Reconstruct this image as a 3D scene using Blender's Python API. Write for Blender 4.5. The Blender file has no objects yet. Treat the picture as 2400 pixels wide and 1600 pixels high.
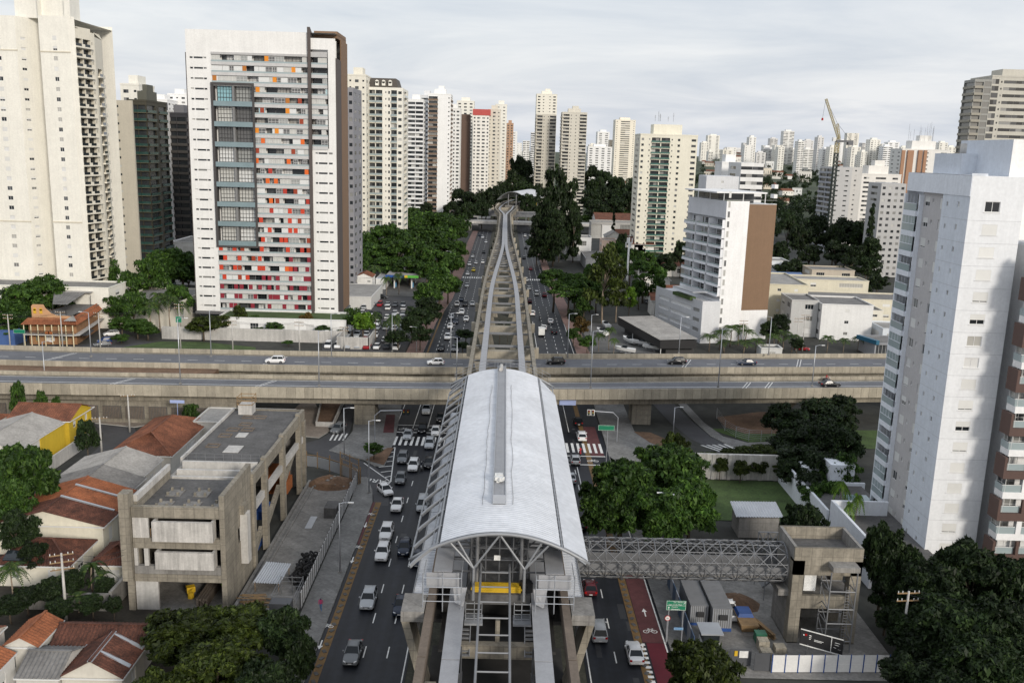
import bpy, math, random
import numpy as np
from mathutils import Vector, Matrix
R = math.radians
SC = bpy.context.scene
COL = SC.collection
# ---------------------------------------------------------------- camera, sky, sun, exposure
CAM_H, FPX, IMW, IMH = 56.0, 2129.0, 2400.0, 1600.0
PITCH, ROLL, YAW = math.atan(447.0/FPX), R(1.65), 0.0120
_fw = Vector((math.cos(PITCH)*math.sin(YAW), math.cos(PITCH)*math.cos(YAW), -math.sin(PITCH)))
_r0 = Vector((math.cos(YAW), -math.sin(YAW), 0)); _u0 = _r0.cross(_fw)
_rt = _r0*math.cos(ROLL)+_u0*math.sin(ROLL); _up = -_r0*math.sin(ROLL)+_u0*math.cos(ROLL)
cd = bpy.data.cameras.new('camera'); cam = bpy.data.objects.new('camera', cd); COL.objects.link(cam)
cd.sensor_width = 36.0; cd.lens = 36.0*FPX/IMW; cd.clip_start = 1.0; cd.clip_end = 30000.0
cam.matrix_world = Matrix(((_rt.x, _up.x, -_fw.x, 0), (_rt.y, _up.y, -_fw.y, 0), (_rt.z, _up.z, -_fw.z, CAM_H), (0, 0, 0, 1)))
SC.camera = cam
SUN_EL, SUN_AZ = R(20.0), R(150.0)          # azimuth clockwise from the avenue's direction (+Y)
world = bpy.data.worlds.new('World'); SC.world = world; world.use_nodes = True
nt = world.node_tree; nt.nodes.clear(); L = nt.links.new
def nd(t, **k):
    n = nt.nodes.new(t)
    for a, b in k.items(): setattr(n, a, b)
    return n
w_out = nd('ShaderNodeOutputWorld'); w_bg = nd('ShaderNodeBackground'); w_bg.inputs['Strength'].default_value = 0.1
sky = nd('ShaderNodeTexSky', sky_type='NISHITA', sun_disc=False, sun_elevation=SUN_EL, sun_rotation=SUN_AZ, air_density=1.6, dust_density=3.0)
tc = nd('ShaderNodeTexCoord'); sep = nd('ShaderNodeSeparateXYZ'); L(tc.outputs['Generated'], sep.inputs[0])
zm = nd('ShaderNodeMath', operation='MAXIMUM'); L(sep.outputs['Z'], zm.inputs[0]); zm.inputs[1].default_value = 0.0
za = nd('ShaderNodeMath', operation='ADD'); L(zm.outputs[0], za.inputs[0]); za.inputs[1].default_value = 0.09
dx = nd('ShaderNodeMath', operation='DIVIDE'); L(sep.outputs['X'], dx.inputs[0]); L(za.outputs[0], dx.inputs[1])
dy = nd('ShaderNodeMath', operation='DIVIDE'); L(sep.outputs['Y'], dy.inputs[0]); L(za.outputs[0], dy.inputs[1])
cx = nd('ShaderNodeCombineXYZ'); L(dx.outputs[0], cx.inputs[0]); L(dy.outputs[0], cx.inputs[1])
n1 = nd('ShaderNodeTexNoise'); n1.inputs['Scale'].default_value = 0.55; n1.inputs['Detail'].default_value = 8.0; n1.inputs['Roughness'].default_value = 0.58; n1.inputs['Distortion'].default_value = 0.5
L(cx.outputs[0], n1.inputs['Vector'])
rp = nd('ShaderNodeValToRGB'); L(n1.outputs['Fac'], rp.inputs[0])
rp.color_ramp.elements[0].position = 0.36; rp.color_ramp.elements[0].color = (6.5, 7.05, 8.0, 1)
rp.color_ramp.elements[1].position = 0.64; rp.color_ramp.elements[1].color = (8.9, 9.1, 9.5, 1)
mx = nd('ShaderNodeMix', data_type='RGBA'); mx.inputs['Factor'].default_value = 0.84
L(sky.outputs[0], mx.inputs['A']); L(rp.outputs[0], mx.inputs['B'])
L(mx.outputs['Result'], w_bg.inputs['Color']); L(w_bg.outputs[0], w_out.inputs['Surface'])
sd = bpy.data.lights.new('sun', 'SUN'); sun = bpy.data.objects.new('sun', sd); COL.objects.link(sun)
sd.energy = 2.3; sd.angle = R(11); sd.color = (1.0, 0.93, 0.83)
_s = Vector((math.sin(SUN_AZ)*math.cos(SUN_EL), math.cos(SUN_AZ)*math.cos(SUN_EL), math.sin(SUN_EL)))
sun.rotation_euler = _s.to_track_quat('Z', 'Y').to_euler()
SC.view_settings.view_transform = 'Standard'; SC.view_settings.look = 'None'
SC.view_settings.exposure = 0.1; SC.view_settings.gamma = 1.0; SC.view_settings.use_curve_mapping = False
SC.cycles.max_bounces = 6; SC.cycles.diffuse_bounces = 3; SC.cycles.glossy_bounces = 3; SC.cycles.transparent_max_bounces = 6; SC.cycles.transmission_bounces = 4
SC.cycles.use_denoising = True; SC.cycles.sample_clamp_indirect = 4.0

# ---------------------------------------------------------------- layout: a picture point on a level plane, or on a plane at a distance
def _ray(px, py): return _fw+_rt*((px-1200)/FPX)-_up*((py-800)/FPX)
def G(px, py, z=0.0):
    r = _ray(px, py); t = (z-CAM_H)/r.z; return Vector((r.x*t, r.y*t, z))
def V(px, py, Y):
    r = _ray(px, py); t = Y/r.y; return Vector((r.x*t, Y, CAM_H+r.z*t))

# ---------------------------------------------------------------- materials
MATS = {}
def mat(name, col, rough=0.8, var=0.12, scale=0.6, metal=0.0, bump=0.0, streak=0.0, rnd=0.0, fine=0.0, spec=0.5, dark=None, coat=0.0, joint=None):
    """plain procedural surface: colour, large and fine mottling, vertical streaks, per-object variation, bump"""
    m = bpy.data.materials.new(name); m.use_nodes = True; t = m.node_tree; b = t.nodes['Principled BSDF']; l = t.links.new
    b.inputs['Roughness'].default_value = rough; b.inputs['Metallic'].default_value = metal; b.inputs['Specular IOR Level'].default_value = spec
    if coat: b.inputs['Coat Weight'].default_value = coat; b.inputs['Coat Roughness'].default_value = 0.05
    def N(ty, **k):
        n = t.nodes.new(ty)
        for a, v in k.items(): setattr(n, a, v)
        return n
    geo = N('ShaderNodeNewGeometry')
    base = N('ShaderNodeRGB'); base.outputs[0].default_value = (*col, 1); cur = base.outputs[0]
    def mul(cur, fac_socket, lo, hi):
        mr = N('ShaderNodeMapRange'); l(fac_socket, mr.inputs['Value']); mr.inputs['From Min'].default_value = 0.3; mr.inputs['From Max'].default_value = 0.7
        mr.inputs['To Min'].default_value = lo; mr.inputs['To Max'].default_value = hi; mr.clamp = True
        vm = N('ShaderNodeVectorMath', operation='SCALE'); l(cur, vm.inputs[0]); l(mr.outputs[0], vm.inputs['Scale']); return vm.outputs[0]
    if var:
        n = N('ShaderNodeTexNoise'); n.inputs['Scale'].default_value = scale; n.inputs['Detail'].default_value = 6; n.inputs['Roughness'].default_value = 0.65
        l(geo.outputs['Position'], n.inputs['Vector']); cur = mul(cur, n.outputs['Fac'], 1-var, 1+var)
    if fine:
        n = N('ShaderNodeTexNoise'); n.inputs['Scale'].default_value = scale*9; n.inputs['Detail'].default_value = 4
        l(geo.outputs['Position'], n.inputs['Vector']); cur = mul(cur, n.outputs['Fac'], 1-fine, 1+fine)
    if streak:
        mp = N('ShaderNodeMapping'); mp.inputs['Scale'].default_value = (1.1, 1.1, 0.07); l(geo.outputs['Position'], mp.inputs['Vector'])
        n = N('ShaderNodeTexNoise'); n.inputs['Scale'].default_value = 1.3; n.inputs['Detail'].default_value = 5; n.inputs['Roughness'].default_value = 0.7
        l(mp.outputs[0], n.inputs['Vector']); cur = mul(cur, n.outputs['Fac'], 1-streak, 1+streak*0.4)
    if joint:
        sx = N('ShaderNodeSeparateXYZ'); l(geo.outputs['Position'], sx.inputs[0]); ad = N('ShaderNodeMath', operation='ADD'); l(sx.outputs[0], ad.inputs[0]); l(sx.outputs[1], ad.inputs[1]); cb = N('ShaderNodeCombineXYZ'); l(ad.outputs[0], cb.inputs[0]); l(sx.outputs[2], cb.inputs[1])
        bk = N('ShaderNodeTexBrick'); bk.offset = 0.0; l(cb.outputs[0], bk.inputs['Vector']); bk.inputs['Scale'].default_value = 1.0; bk.inputs['Brick Width'].default_value = joint[0]; bk.inputs['Row Height'].default_value = joint[1]; bk.inputs['Mortar Size'].default_value = 0.03; bk.inputs['Color1'].default_value = (1, 1, 1, 1); bk.inputs['Color2'].default_value = (.84, .84, .84, 1); bk.inputs['Mortar'].default_value = (.6, .6, .6, 1)
        vm = N('ShaderNodeVectorMath', operation='MULTIPLY'); l(cur, vm.inputs[0]); l(bk.outputs['Color'], vm.inputs[1]); cur = vm.outputs[0]
    if rnd:
        oi = N('ShaderNodeObjectInfo'); mr = N('ShaderNodeMapRange'); l(oi.outputs['Random'], mr.inputs['Value']); mr.inputs['To Min'].default_value = 1-rnd; mr.inputs['To Max'].default_value = 1+rnd
        vm = N('ShaderNodeVectorMath', operation='SCALE'); l(cur, vm.inputs[0]); l(mr.outputs[0], vm.inputs['Scale']); cur = vm.outputs[0]
    l(cur, b.inputs['Base Color'])
    if bump:
        n = N('ShaderNodeTexNoise'); n.inputs['Scale'].default_value = scale*12; n.inputs['Detail'].default_value = 4; l(geo.outputs['Position'], n.inputs['Vector'])
        bp = N('ShaderNodeBump'); bp.inputs['Strength'].default_value = bump; bp.inputs['Distance'].default_value = 0.05; l(n.outputs['Fac'], bp.inputs['Height']); l(bp.outputs[0], b.inputs['Normal'])
    MATS[name] = m; return m
def ramp_mat(name, stops, rough=0.25, spec=0.5, interp='CONSTANT', by='object'):
    """colour picked at random per object (or per loose piece)"""
    m = bpy.data.materials.new(name); m.use_nodes = True; t = m.node_tree; b = t.nodes['Principled BSDF']
    b.inputs['Roughness'].default_value = rough; b.inputs['Specular IOR Level'].default_value = spec
    r = t.nodes.new('ShaderNodeValToRGB'); r.color_ramp.interpolation = interp; e = r.color_ramp.elements
    while len(e) < len(stops): e.new(0.5)
    for i, (p, c) in enumerate(stops): e[i].position = p; e[i].color = (*c, 1)
    if by == 'object': o = t.nodes.new('ShaderNodeObjectInfo'); t.links.new(o.outputs['Random'], r.inputs[0])
    else: o = t.nodes.new('ShaderNodeNewGeometry'); t.links.new(o.outputs['Random Per Island'], r.inputs[0])
    t.links.new(r.outputs[0], b.inputs['Base Color']); MATS[name] = m; return m
def leaf_mat(name, lo, hi, tip, trans=0.22):
    m = bpy.data.materials.new(name); m.use_nodes = True; t = m.node_tree; t.nodes.clear(); l = t.links.new
    out = t.nodes.new('ShaderNodeOutputMaterial'); geo = t.nodes.new('ShaderNodeNewGeometry'); oi = t.nodes.new('ShaderNodeObjectInfo')
    r = t.nodes.new('ShaderNodeValToRGB'); l(geo.outputs['Random Per Island'], r.inputs[0]); e = r.color_ramp.elements; e.new(0.6)
    e[0].position = 0; e[0].color = (*lo, 1); e[1].position = 0.62; e[1].color = (*hi, 1); e[2].position = 1; e[2].color = (*tip, 1)
    n = t.nodes.new('ShaderNodeTexNoise'); n.inputs['Scale'].default_value = 0.55; n.inputs['Detail'].default_value = 3; l(geo.outputs['Position'], n.inputs['Vector'])
    mr = t.nodes.new('ShaderNodeMapRange'); l(n.outputs['Fac'], mr.inputs[0]); mr.inputs['From Min'].default_value = 0.3; mr.inputs['From Max'].default_value = 0.7; mr.inputs['To Min'].default_value = 0.6; mr.inputs['To Max'].default_value = 1.35
    m2 = t.nodes.new('ShaderNodeMapRange'); l(oi.outputs['Random'], m2.inputs[0]); m2.inputs['To Min'].default_value = 0.75; m2.inputs['To Max'].default_value = 1.25
    mm = t.nodes.new('ShaderNodeMath'); mm.operation = 'MULTIPLY'; l(mr.outputs[0], mm.inputs[0]); l(m2.outputs[0], mm.inputs[1])
    vs = t.nodes.new('ShaderNodeVectorMath'); vs.operation = 'SCALE'; l(r.outputs[0], vs.inputs[0]); l(mm.outputs[0], vs.inputs['Scale'])
    d = t.nodes.new('ShaderNodeBsdfPrincipled'); d.inputs['Roughness'].default_value = 0.55; d.inputs['Specular IOR Level'].default_value = 0.25; l(vs.outputs[0], d.inputs['Base Color'])
    tr = t.nodes.new('ShaderNodeBsdfTranslucent'); l(vs.outputs[0], tr.inputs['Color'])
    ms = t.nodes.new('ShaderNodeMixShader'); ms.inputs[0].default_value = trans; l(d.outputs[0], ms.inputs[1]); l(tr.outputs[0], ms.inputs[2]); l(ms.outputs[0], out.inputs['Surface'])
    MATS[name] = m; return m
mat('asphalt', (0.013, 0.0148, 0.02), 0.54, 0.3, 0.12, fine=0.2, spec=0.3)
mat('asphalt_pale', (0.06, 0.06, 0.064), 0.85, 0.2, 0.15, fine=0.1)
mat('deck_asphalt', (0.125, 0.13, 0.145), 0.85, 0.16, 0.2, fine=0.08)
mat('paint_white', (0.72, 0.72, 0.7), 0.7, 0.18, 1.5, fine=0.15)
mat('paint_ochre', (0.17, 0.1, 0.036), 0.8, 0.25, 1.2, fine=0.15)
mat('paint_red', (0.1, 0.032, 0.034), 0.85, 0.25, 0.8, fine=0.15)
mat('paint_crimson', (0.095, 0.006, 0.015), 0.8, 0.15, 0.8)
mat('sidewalk', (0.2, 0.197, 0.19), 0.9, 0.28, 0.25, fine=0.2, joint=(1.5, 9))
mat('sidewalk_tan', (0.24, 0.2, 0.165), 0.9, 0.22, 0.25, fine=0.14)
mat('sidewalk_red', (0.21, 0.13, 0.11), 0.9, 0.22, 0.35, fine=0.14)
mat('kerb', (0.42, 0.41, 0.39), 0.9, 0.15, 0.8)
mat('ground', (0.04, 0.041, 0.036), 0.95, 0.4, 0.05, fine=0.25)
mat('far_ground', (0.05, 0.065, 0.035), 0.95, 0.45, 0.01, fine=0.3)
mat('soil', (0.15, 0.09, 0.055), 0.95, 0.35, 0.25, fine=0.25, bump=0.4)
mat('grass', (0.05, 0.085, 0.022), 0.95, 0.35, 0.3, fine=0.3, bump=0.3)
mat('concrete', (0.28, 0.252, 0.203), 0.9, 0.22, 0.35, fine=0.12, streak=0.3, bump=0.1, joint=(1.22, 1.1))
mat('concrete_panel', (0.36, 0.325, 0.26), 0.9, 0.14, 0.5, fine=0.1, streak=0.18, rnd=0.16)
mat('concrete_grey', (0.26, 0.25, 0.235), 0.9, 0.2, 0.35, fine=0.12, streak=0.3, bump=0.1, joint=(2.4, 1.2))
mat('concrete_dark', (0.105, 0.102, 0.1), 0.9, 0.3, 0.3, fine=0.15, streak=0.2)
mat('concrete_pale', (0.5, 0.485, 0.46), 0.9, 0.14, 0.3, fine=0.08, streak=0.22)
mat('concrete_brown', (0.15, 0.12, 0.095), 0.9, 0.2, 0.5, fine=0.12)
mat('steel_grey', (0.27, 0.28, 0.295), 0.5, 0.08, 0.8, metal=0.3)
mat('steel_dark', (0.1, 0.105, 0.115), 0.5, 0.1, 0.8, metal=0.3)
mat('steel_mid', (0.22, 0.225, 0.235), 0.5, 0.1, 0.8, metal=0.3)
mat('walkway_sheet', (0.31, 0.315, 0.33), 0.6, 0.1, 0.7, fine=0.06)
mat('galvanised', (0.46, 0.48, 0.51), 0.42, 0.1, 0.6, metal=0.5)
mat('roof_sheet', (0.58, 0.6, 0.635), 0.4, 0.13, 0.16, fine=0.08)
mat('wood', (0.26, 0.17, 0.085), 0.8, 0.25, 0.9, fine=0.15)
mat('yellow_steel', (0.6, 0.38, 0.02), 0.5, 0.1, 1.0)
mat('black_plastic', (0.012, 0.012, 0.014), 0.45, 0.1, 1.0)
mat('bridge_steel', (.15, .155, .165), .5, .1, .8, metal=.3)
mat('glass_teal', (0.065, 0.15, 0.125), 0.12, 0.3, 0.4)
mat('tyre', (0.012, 0.012, 0.013), 0.75, 0.1, 2.0)
mat('rim', (0.3, 0.3, 0.31), 0.35, 0.0, metal=0.8)
mat('car_glass', (0.012, 0.016, 0.02), 0.22, 0.0, spec=0.3)
mat('lamp_clear', (0.75, 0.76, 0.78), 0.15, 0.0)
mat('lamp_red', (0.35, 0.01, 0.01), 0.2, 0.0)
mat('plate_grey', (0.6, 0.6, 0.6), 0.5, 0.0)
mat('glass_dark', (0.018, 0.024, 0.028), 0.08, 0.0, spec=0.6)
mat('glass_blue', (0.2, 0.27, 0.29), 0.12, 0.1, 0.4, spec=0.6)
mat('glass_green', (0.03, 0.075, 0.065), 0.12, 0.25, 0.4, spec=0.6)
ramp_mat('window_glass', [(0, (0.014, 0.018, 0.022)), (0.3, (0.06, 0.065, 0.07)), (0.46, (0.2, 0.2, 0.19)), (0.6, (0.42, 0.41, 0.38)), (0.78, (0.66, 0.66, 0.65))], 0.14)
ramp_mat('window_dark', [(0, (0.012, 0.015, 0.018)), (0.6, (0.04, 0.045, 0.05)), (0.85, (0.2, 0.2, 0.19))], 0.14)
ramp_mat('window_far', [(0, (0.02, 0.024, 0.028)), (0.5, (0.07, 0.075, 0.08)), (0.75, (0.25, 0.25, 0.24)), (0.92, (0.5, 0.5, 0.48))], 0.2, by='island')
def tracks(m, k=0.35):
    t = MATS[m].node_tree; b = t.nodes['Principled BSDF']; s = b.inputs['Base Color'].links[0].from_socket; geo = t.nodes.new('ShaderNodeNewGeometry'); mp = t.nodes.new('ShaderNodeMapping'); mp.inputs['Scale'].default_value = (1.1, .012, 1); n = t.nodes.new('ShaderNodeTexNoise'); n.inputs['Scale'].default_value = 1.0; n.inputs['Detail'].default_value = 5
    mr = t.nodes.new('ShaderNodeMapRange'); mr.inputs['From Min'].default_value = .3; mr.inputs['From Max'].default_value = .7; mr.inputs['To Min'].default_value = 1-k; mr.inputs['To Max'].default_value = 1+k; v = t.nodes.new('ShaderNodeVectorMath'); v.operation = 'SCALE'
    for p, q in ((geo.outputs['Position'], mp.inputs[0]), (mp.outputs[0], n.inputs['Vector']), (n.outputs['Fac'], mr.inputs[0]), (s, v.inputs[0]), (mr.outputs[0], v.inputs['Scale']), (v.outputs[0], b.inputs['Base Color'])): t.links.new(p, q)
tracks('asphalt')
def paint():
    m = bpy.data.materials.new('car_paint'); m.use_nodes = True; t = m.node_tree; b = t.nodes['Principled BSDF']; o = t.nodes.new('ShaderNodeObjectInfo')
    t.links.new(o.outputs['Color'], b.inputs['Base Color']); b.inputs['Roughness'].default_value = 0.4; b.inputs['Metallic'].default_value = 0.1; b.inputs['Specular IOR Level'].default_value = 0.3
    b.inputs['Coat Weight'].default_value = 0.25; b.inputs['Coat Roughness'].default_value = 0.04; MATS['car_paint'] = m
paint()
def objcol(name, rough=0.7, var=0.1, scale=0.5, streak=0.1):
    """surface that takes its colour from the object"""
    m = mat(name, (1, 1, 1), rough, var, scale, streak=streak, fine=0.05); t = m.node_tree
    rgb = [n for n in t.nodes if n.type == 'RGB'][0]; o = t.nodes.new('ShaderNodeObjectInfo')
    for lk in list(rgb.outputs[0].links): t.links.new(o.outputs['Color'], lk.to_socket)
    return m
objcol('painted_wall', 0.75, 0.045, 0.25, 0.07); objcol('painted_panel', 0.45, 0.05, 0.5, 0.0)

# ---------------------------------------------------------------- mesh building
class MB:
    def __init__(s): s.v = []; s.f = []; s.m = []
    def poly(s, pts, mi=0):
        n = len(s.v); s.v.extend(tuple(p) for p in pts); s.f.append(tuple(range(n, n+len(pts)))); s.m.append(mi)
    def hexa(s, c, mi=0):
        n = len(s.v); s.v.extend(tuple(p) for p in c)
        for q in ((3, 2, 1, 0), (4, 5, 6, 7), (0, 1, 5, 4), (1, 2, 6, 5), (2, 3, 7, 6), (3, 0, 4, 7)):
            s.f.append(tuple(n+i for i in q)); s.m.append(mi)
    def box(s, x0, x1, y0, y1, z0, z1, mi=0):
        s.hexa([(x0, y0, z0), (x1, y0, z0), (x1, y1, z0), (x0, y1, z0), (x0, y0, z1), (x1, y0, z1), (x1, y1, z1), (x0, y1, z1)], mi)
    def obox(s, c, size, rz=0.0, mi=0):
        ca, sa = math.cos(rz), math.sin(rz); hx, hy, hz = (d/2 for d in size)
        s.hexa([(c[0]+ca*x-sa*y, c[1]+sa*x+ca*y, c[2]+z) for z in (-hz, hz) for x, y in ((-hx, -hy), (hx, -hy), (hx, hy), (-hx, hy))], mi)
    def bar(s, p, q, w, h, mi=0, up=(0, 0, 1)):
        p = Vector(p); q = Vector(q); d = (q-p).normalized(); u = Vector(up)
        if abs(d.dot(u)) > 0.99: u = Vector((0, 1, 0))
        x = d.cross(u).normalized(); u = x.cross(d); a = x*(w/2); b = u*(h/2)
        s.hexa([p-a-b, p+a-b, q+a-b, q-a-b, p-a+b, p+a+b, q+a+b, q-a+b], mi)
    def tube(s, pts, r, n=6, mi=0, r2=None, caps=True):
        pts = [Vector(p) for p in pts]; k = len(pts); base = len(s.v)
        for i, p in enumerate(pts):
            d = (pts[min(i+1, k-1)]-pts[max(i-1, 0)]).normalized(); u = Vector((0, 0, 1)) if abs(d.z) < 0.95 else Vector((0, 1, 0))
            x = d.cross(u).normalized(); y = x.cross(d); rr = r if r2 is None else r+(r2-r)*i/(k-1)
            for j in range(n):
                a = 2*math.pi*j/n; s.v.append(tuple(p+x*(math.cos(a)*rr)+y*(math.sin(a)*rr)))
        for i in range(k-1):
            for j in range(n):
                a = base+i*n+j; b = base+i*n+(j+1) % n; s.f.append((a, b, b+n, a+n)); s.m.append(mi)
        if caps:
            s.f.append(tuple(base+n-1-j for j in range(n))); s.m.append(mi); s.f.append(tuple(base+(k-1)*n+j for j in range(n))); s.m.append(mi)
    def prism(s, pts, z0, z1, mi=0, mt=None):
        """closed prism over a counter-clockwise plan"""
        n = len(pts); b = len(s.v); s.v.extend((p[0], p[1], z0) for p in pts); s.v.extend((p[0], p[1], z1) for p in pts)
        for i in range(n): j = (i+1) % n; s.f.append((b+i, b+j, b+n+j, b+n+i)); s.m.append(mi)
        s.f.append(tuple(b+n+i for i in range(n))); s.m.append(mi if mt is None else mt); s.f.append(tuple(b+n-1-i for i in range(n))); s.m.append(mi)
    def sweep(s, line, prof, mi=0, close=True, caps=True):
        """profile [(d, z)] swept along line [(x, y)], d is measured along +Y"""
        k = len(prof); b = len(s.v)
        for (x, y) in line: s.v.extend((x, y+d, z) for d, z in prof)
        for i in range(len(line)-1):
            for j in range(k if close else k-1):
                a = b+i*k+j; c = b+i*k+(j+1) % k; s.f.append((a, a+k, c+k, c)); s.m.append(mi)
        if close and caps: s.f.append(tuple(b+j for j in range(k))); s.m.append(mi); s.f.append(tuple(b+(len(line)-1)*k+k-1-j for j in range(k))); s.m.append(mi)
    def wall(s, p0, p1, us, zs, hole, depth=0.2, mi=0, mr=None):
        """upright wall from p0 to p1 (outside on the right hand), cut on the grid us x zs; hole(i, j) -> falsy or a window style. Returns the openings."""
        p0 = Vector((p0[0], p0[1])); p1 = Vector((p1[0], p1[1])); d = (p1-p0).normalized(); nrm = Vector((d.y, -d.x)); ang = math.atan2(d.y, d.x); out = []
        mr = mi if mr is None else mr
        def P(u, z, e=0.0): q = p0+d*u-nrm*e; return (q.x, q.y, z)
        for i in range(len(us)-1):
            run = None
            for j in range(len(zs)-1):
                h = hole(i, j)
                if h:
                    if run is not None: s.poly([P(us[i], run), P(us[i+1], run), P(us[i+1], zs[j]), P(us[i], zs[j])], mi); run = None
                    a, b, c, e = us[i], us[i+1], zs[j], zs[j+1]
                    for q in ((P(a, c), P(b, c), P(b, c, depth), P(a, c, depth)), (P(a, e, depth), P(b, e, depth), P(b, e), P(a, e)), (P(a, c), P(a, c, depth), P(a, e, depth), P(a, e)), (P(b, c, depth), P(b, c), P(b, e), P(b, e, depth))): s.poly(q, mr)
                    out.append((P((a+b)/2, (c+e)/2, depth), b-a, e-c, ang, h))
                elif run is None: run = zs[j]
            if run is not None: s.poly([P(us[i], run), P(us[i+1], run), P(us[i+1], zs[-1]), P(us[i], zs[-1])], mi)
        return out
    def mesh(s, name, mats, smooth=False):
        me = bpy.data.meshes.new(name); me.from_pydata(s.v, [], s.f)
        for m in (mats if isinstance(mats, (list, tuple)) else [mats]): me.materials.append(MATS[m] if isinstance(m, str) else m)
        if any(s.m): me.polygons.foreach_set('material_index', s.m)
        if smooth: me.polygons.foreach_set('use_smooth', [True]*len(s.f))
        me.update(); return me
    def build(s, name, mats, parent=None, smooth=False, color=None, world=True):
        """one mesh object; the coordinates are the world's and are turned into the parent's"""
        if parent is not None and world:
            inv = chain_matrix(parent).inverted(); s.v = [tuple(inv @ Vector(p)) for p in s.v]
        return place(name, s.mesh(name, mats, smooth), parent, color=color)
def chain_matrix(o):
    m = Matrix.LocRotScale(o.location, o.rotation_euler, o.scale)
    return m if o.parent is None else chain_matrix(o.parent) @ m
def place(name, me, parent=None, loc=(0, 0, 0), rz=0.0, color=None, scale=None):
    o = bpy.data.objects.new(name, me); COL.objects.link(o); o.location = loc
    if rz: o.rotation_euler = (0, 0, rz)
    if scale is not None: o.scale = scale if isinstance(scale, (tuple, list)) else (scale,)*3
    if parent is not None: o.parent = parent
    if color is not None: o.color = (*color, 1)
    return o
def tag(o, label, cat, group=None):
    o['label'] = label; o['category'] = cat
    if group: o['group'] = group
    return o
def thing(name, label, cat, loc=(0, 0, 0), rz=0.0, group=None):
    o = bpy.data.objects.new(name, None); COL.objects.link(o); o.location = loc; o.rotation_euler = (0, 0, rz); o.empty_display_size = 0.5
    return tag(o, label, cat, group)
def struct(o): o['kind'] = 'structure'; return o
def stuff(o): o['kind'] = 'stuff'; return o
KIDS = {}
def copy_tree(root, loc, rz=0.0, scale=None, label=None, group=None, color=None, cat=None):
    if root.name not in KIDS: KIDS[root.name] = [(c, list(c.children)) for c in root.children]
    r = root.copy(); COL.objects.link(r); r.location = loc; r.rotation_euler = (0, 0, rz)
    if scale is not None: r.scale = scale if isinstance(scale, (tuple, list)) else (scale,)*3
    if label: r['label'] = label
    if cat: r['category'] = cat
    if group: r['group'] = group
    if color is not None: r.color = (*color, 1)
    for c, gs in KIDS[root.name]:
        k = c.copy(); COL.objects.link(k); k.parent = r
        if color is not None: k.color = (*color, 1)
        for g_ in gs:
            q = g_.copy(); COL.objects.link(q); q.parent = k
            if color is not None: q.color = (*color, 1)
    return r
def drop_tree(root):
    for c in list(root.children):
        for g_ in list(c.children): bpy.data.objects.remove(g_)
        bpy.data.objects.remove(c)
    bpy.data.objects.remove(root)
ORD = ['first', 'second', 'third', 'fourth', 'fifth', 'sixth', 'seventh', 'eighth', 'ninth', 'tenth', 'eleventh', 'twelfth', 'thirteenth', 'fourteenth', 'fifteenth', 'sixteenth', 'seventeenth', 'eighteenth', 'nineteenth', 'twentieth']
def nth(i):
    if i < 20: return ORD[i]
    n = i+1; t = {2: 'twenty', 3: 'thirty', 4: 'forty', 5: 'fifty', 6: 'sixty', 7: 'seventy', 8: 'eighty', 9: 'ninety'}[n//10]
    return {2: 'twentieth', 3: 'thirtieth', 4: 'fortieth', 5: 'fiftieth', 6: 'sixtieth', 7: 'seventieth', 8: 'eightieth', 9: 'ninetieth'}[n//10] if n % 10 == 0 else t+'-'+ORD[n % 10-1]
def lerp(a, b, t): return a+(b-a)*t
def frange(a, b, step):
    n = max(1, round((b-a)/step)); return [a+(b-a)*i/n for i in range(n+1)]
# ================================================================ the setting
def sm(t): t = max(0.0, min(1.0, t)); return t*t*(3-2*t)
def terrain(x, y):
    d = math.hypot(x, y); h = 46.0*sm((d-750)/2000.0)
    h += 5.0*sm((d-800)/700)*math.sin(x*0.006+1.3)*math.sin(d*0.0042)
    return max(0.0, h)
def ground_sheet():
    b = MB(); ys = [-150, 0, 60, 120, 200, 300, 420, 560, 700, 800, 900, 1000, 1120, 1250, 1400, 1600, 1850, 2150, 2500, 3000, 4000, 6000, 10000, 20000]
    us = [i/24 for i in range(-24, 25)]; k = len(us)
    for y in ys:
        for u in us:
            x = u*(260+abs(y)*1.3); b.v.append((x, y, terrain(x, y)-0.06))
    for j in range(len(ys)-1):
        for i in range(k-1): a = j*k+i; b.f.append((a, a+1, a+1+k, a+k)); b.m.append(1 if ys[j] >= 700 else 0)
    struct(b.build('ground', ['ground', 'far_ground']))
ground_sheet()
def ZP(ox, oy, pts): return [(ox+x/3.137, oy+y/3.137) for x, y in pts]
def flat(name, pts, m, z=0.0, thick=None, label=None):
    """level sheet or low slab over ground points"""
    b = MB(); a = sum(pts[i][0]*pts[(i+1) % len(pts)][1]-pts[(i+1) % len(pts)][0]*pts[i][1] for i in range(len(pts)))
    if a < 0: pts = pts[::-1]
    if thick: b.prism(pts, z-thick, z, 1 if isinstance(m, list) else 0, 0)
    else: b.poly([(p[0], p[1], z) for p in pts])
    return struct(b.build(name, m))
def gflat(name, ox, oy, px, m, z=0.0, thick=None): return flat(name, [tuple(G(x, y, z)[:2]) for x, y in ZP(ox, oy, px)], m, z, thick)
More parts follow.
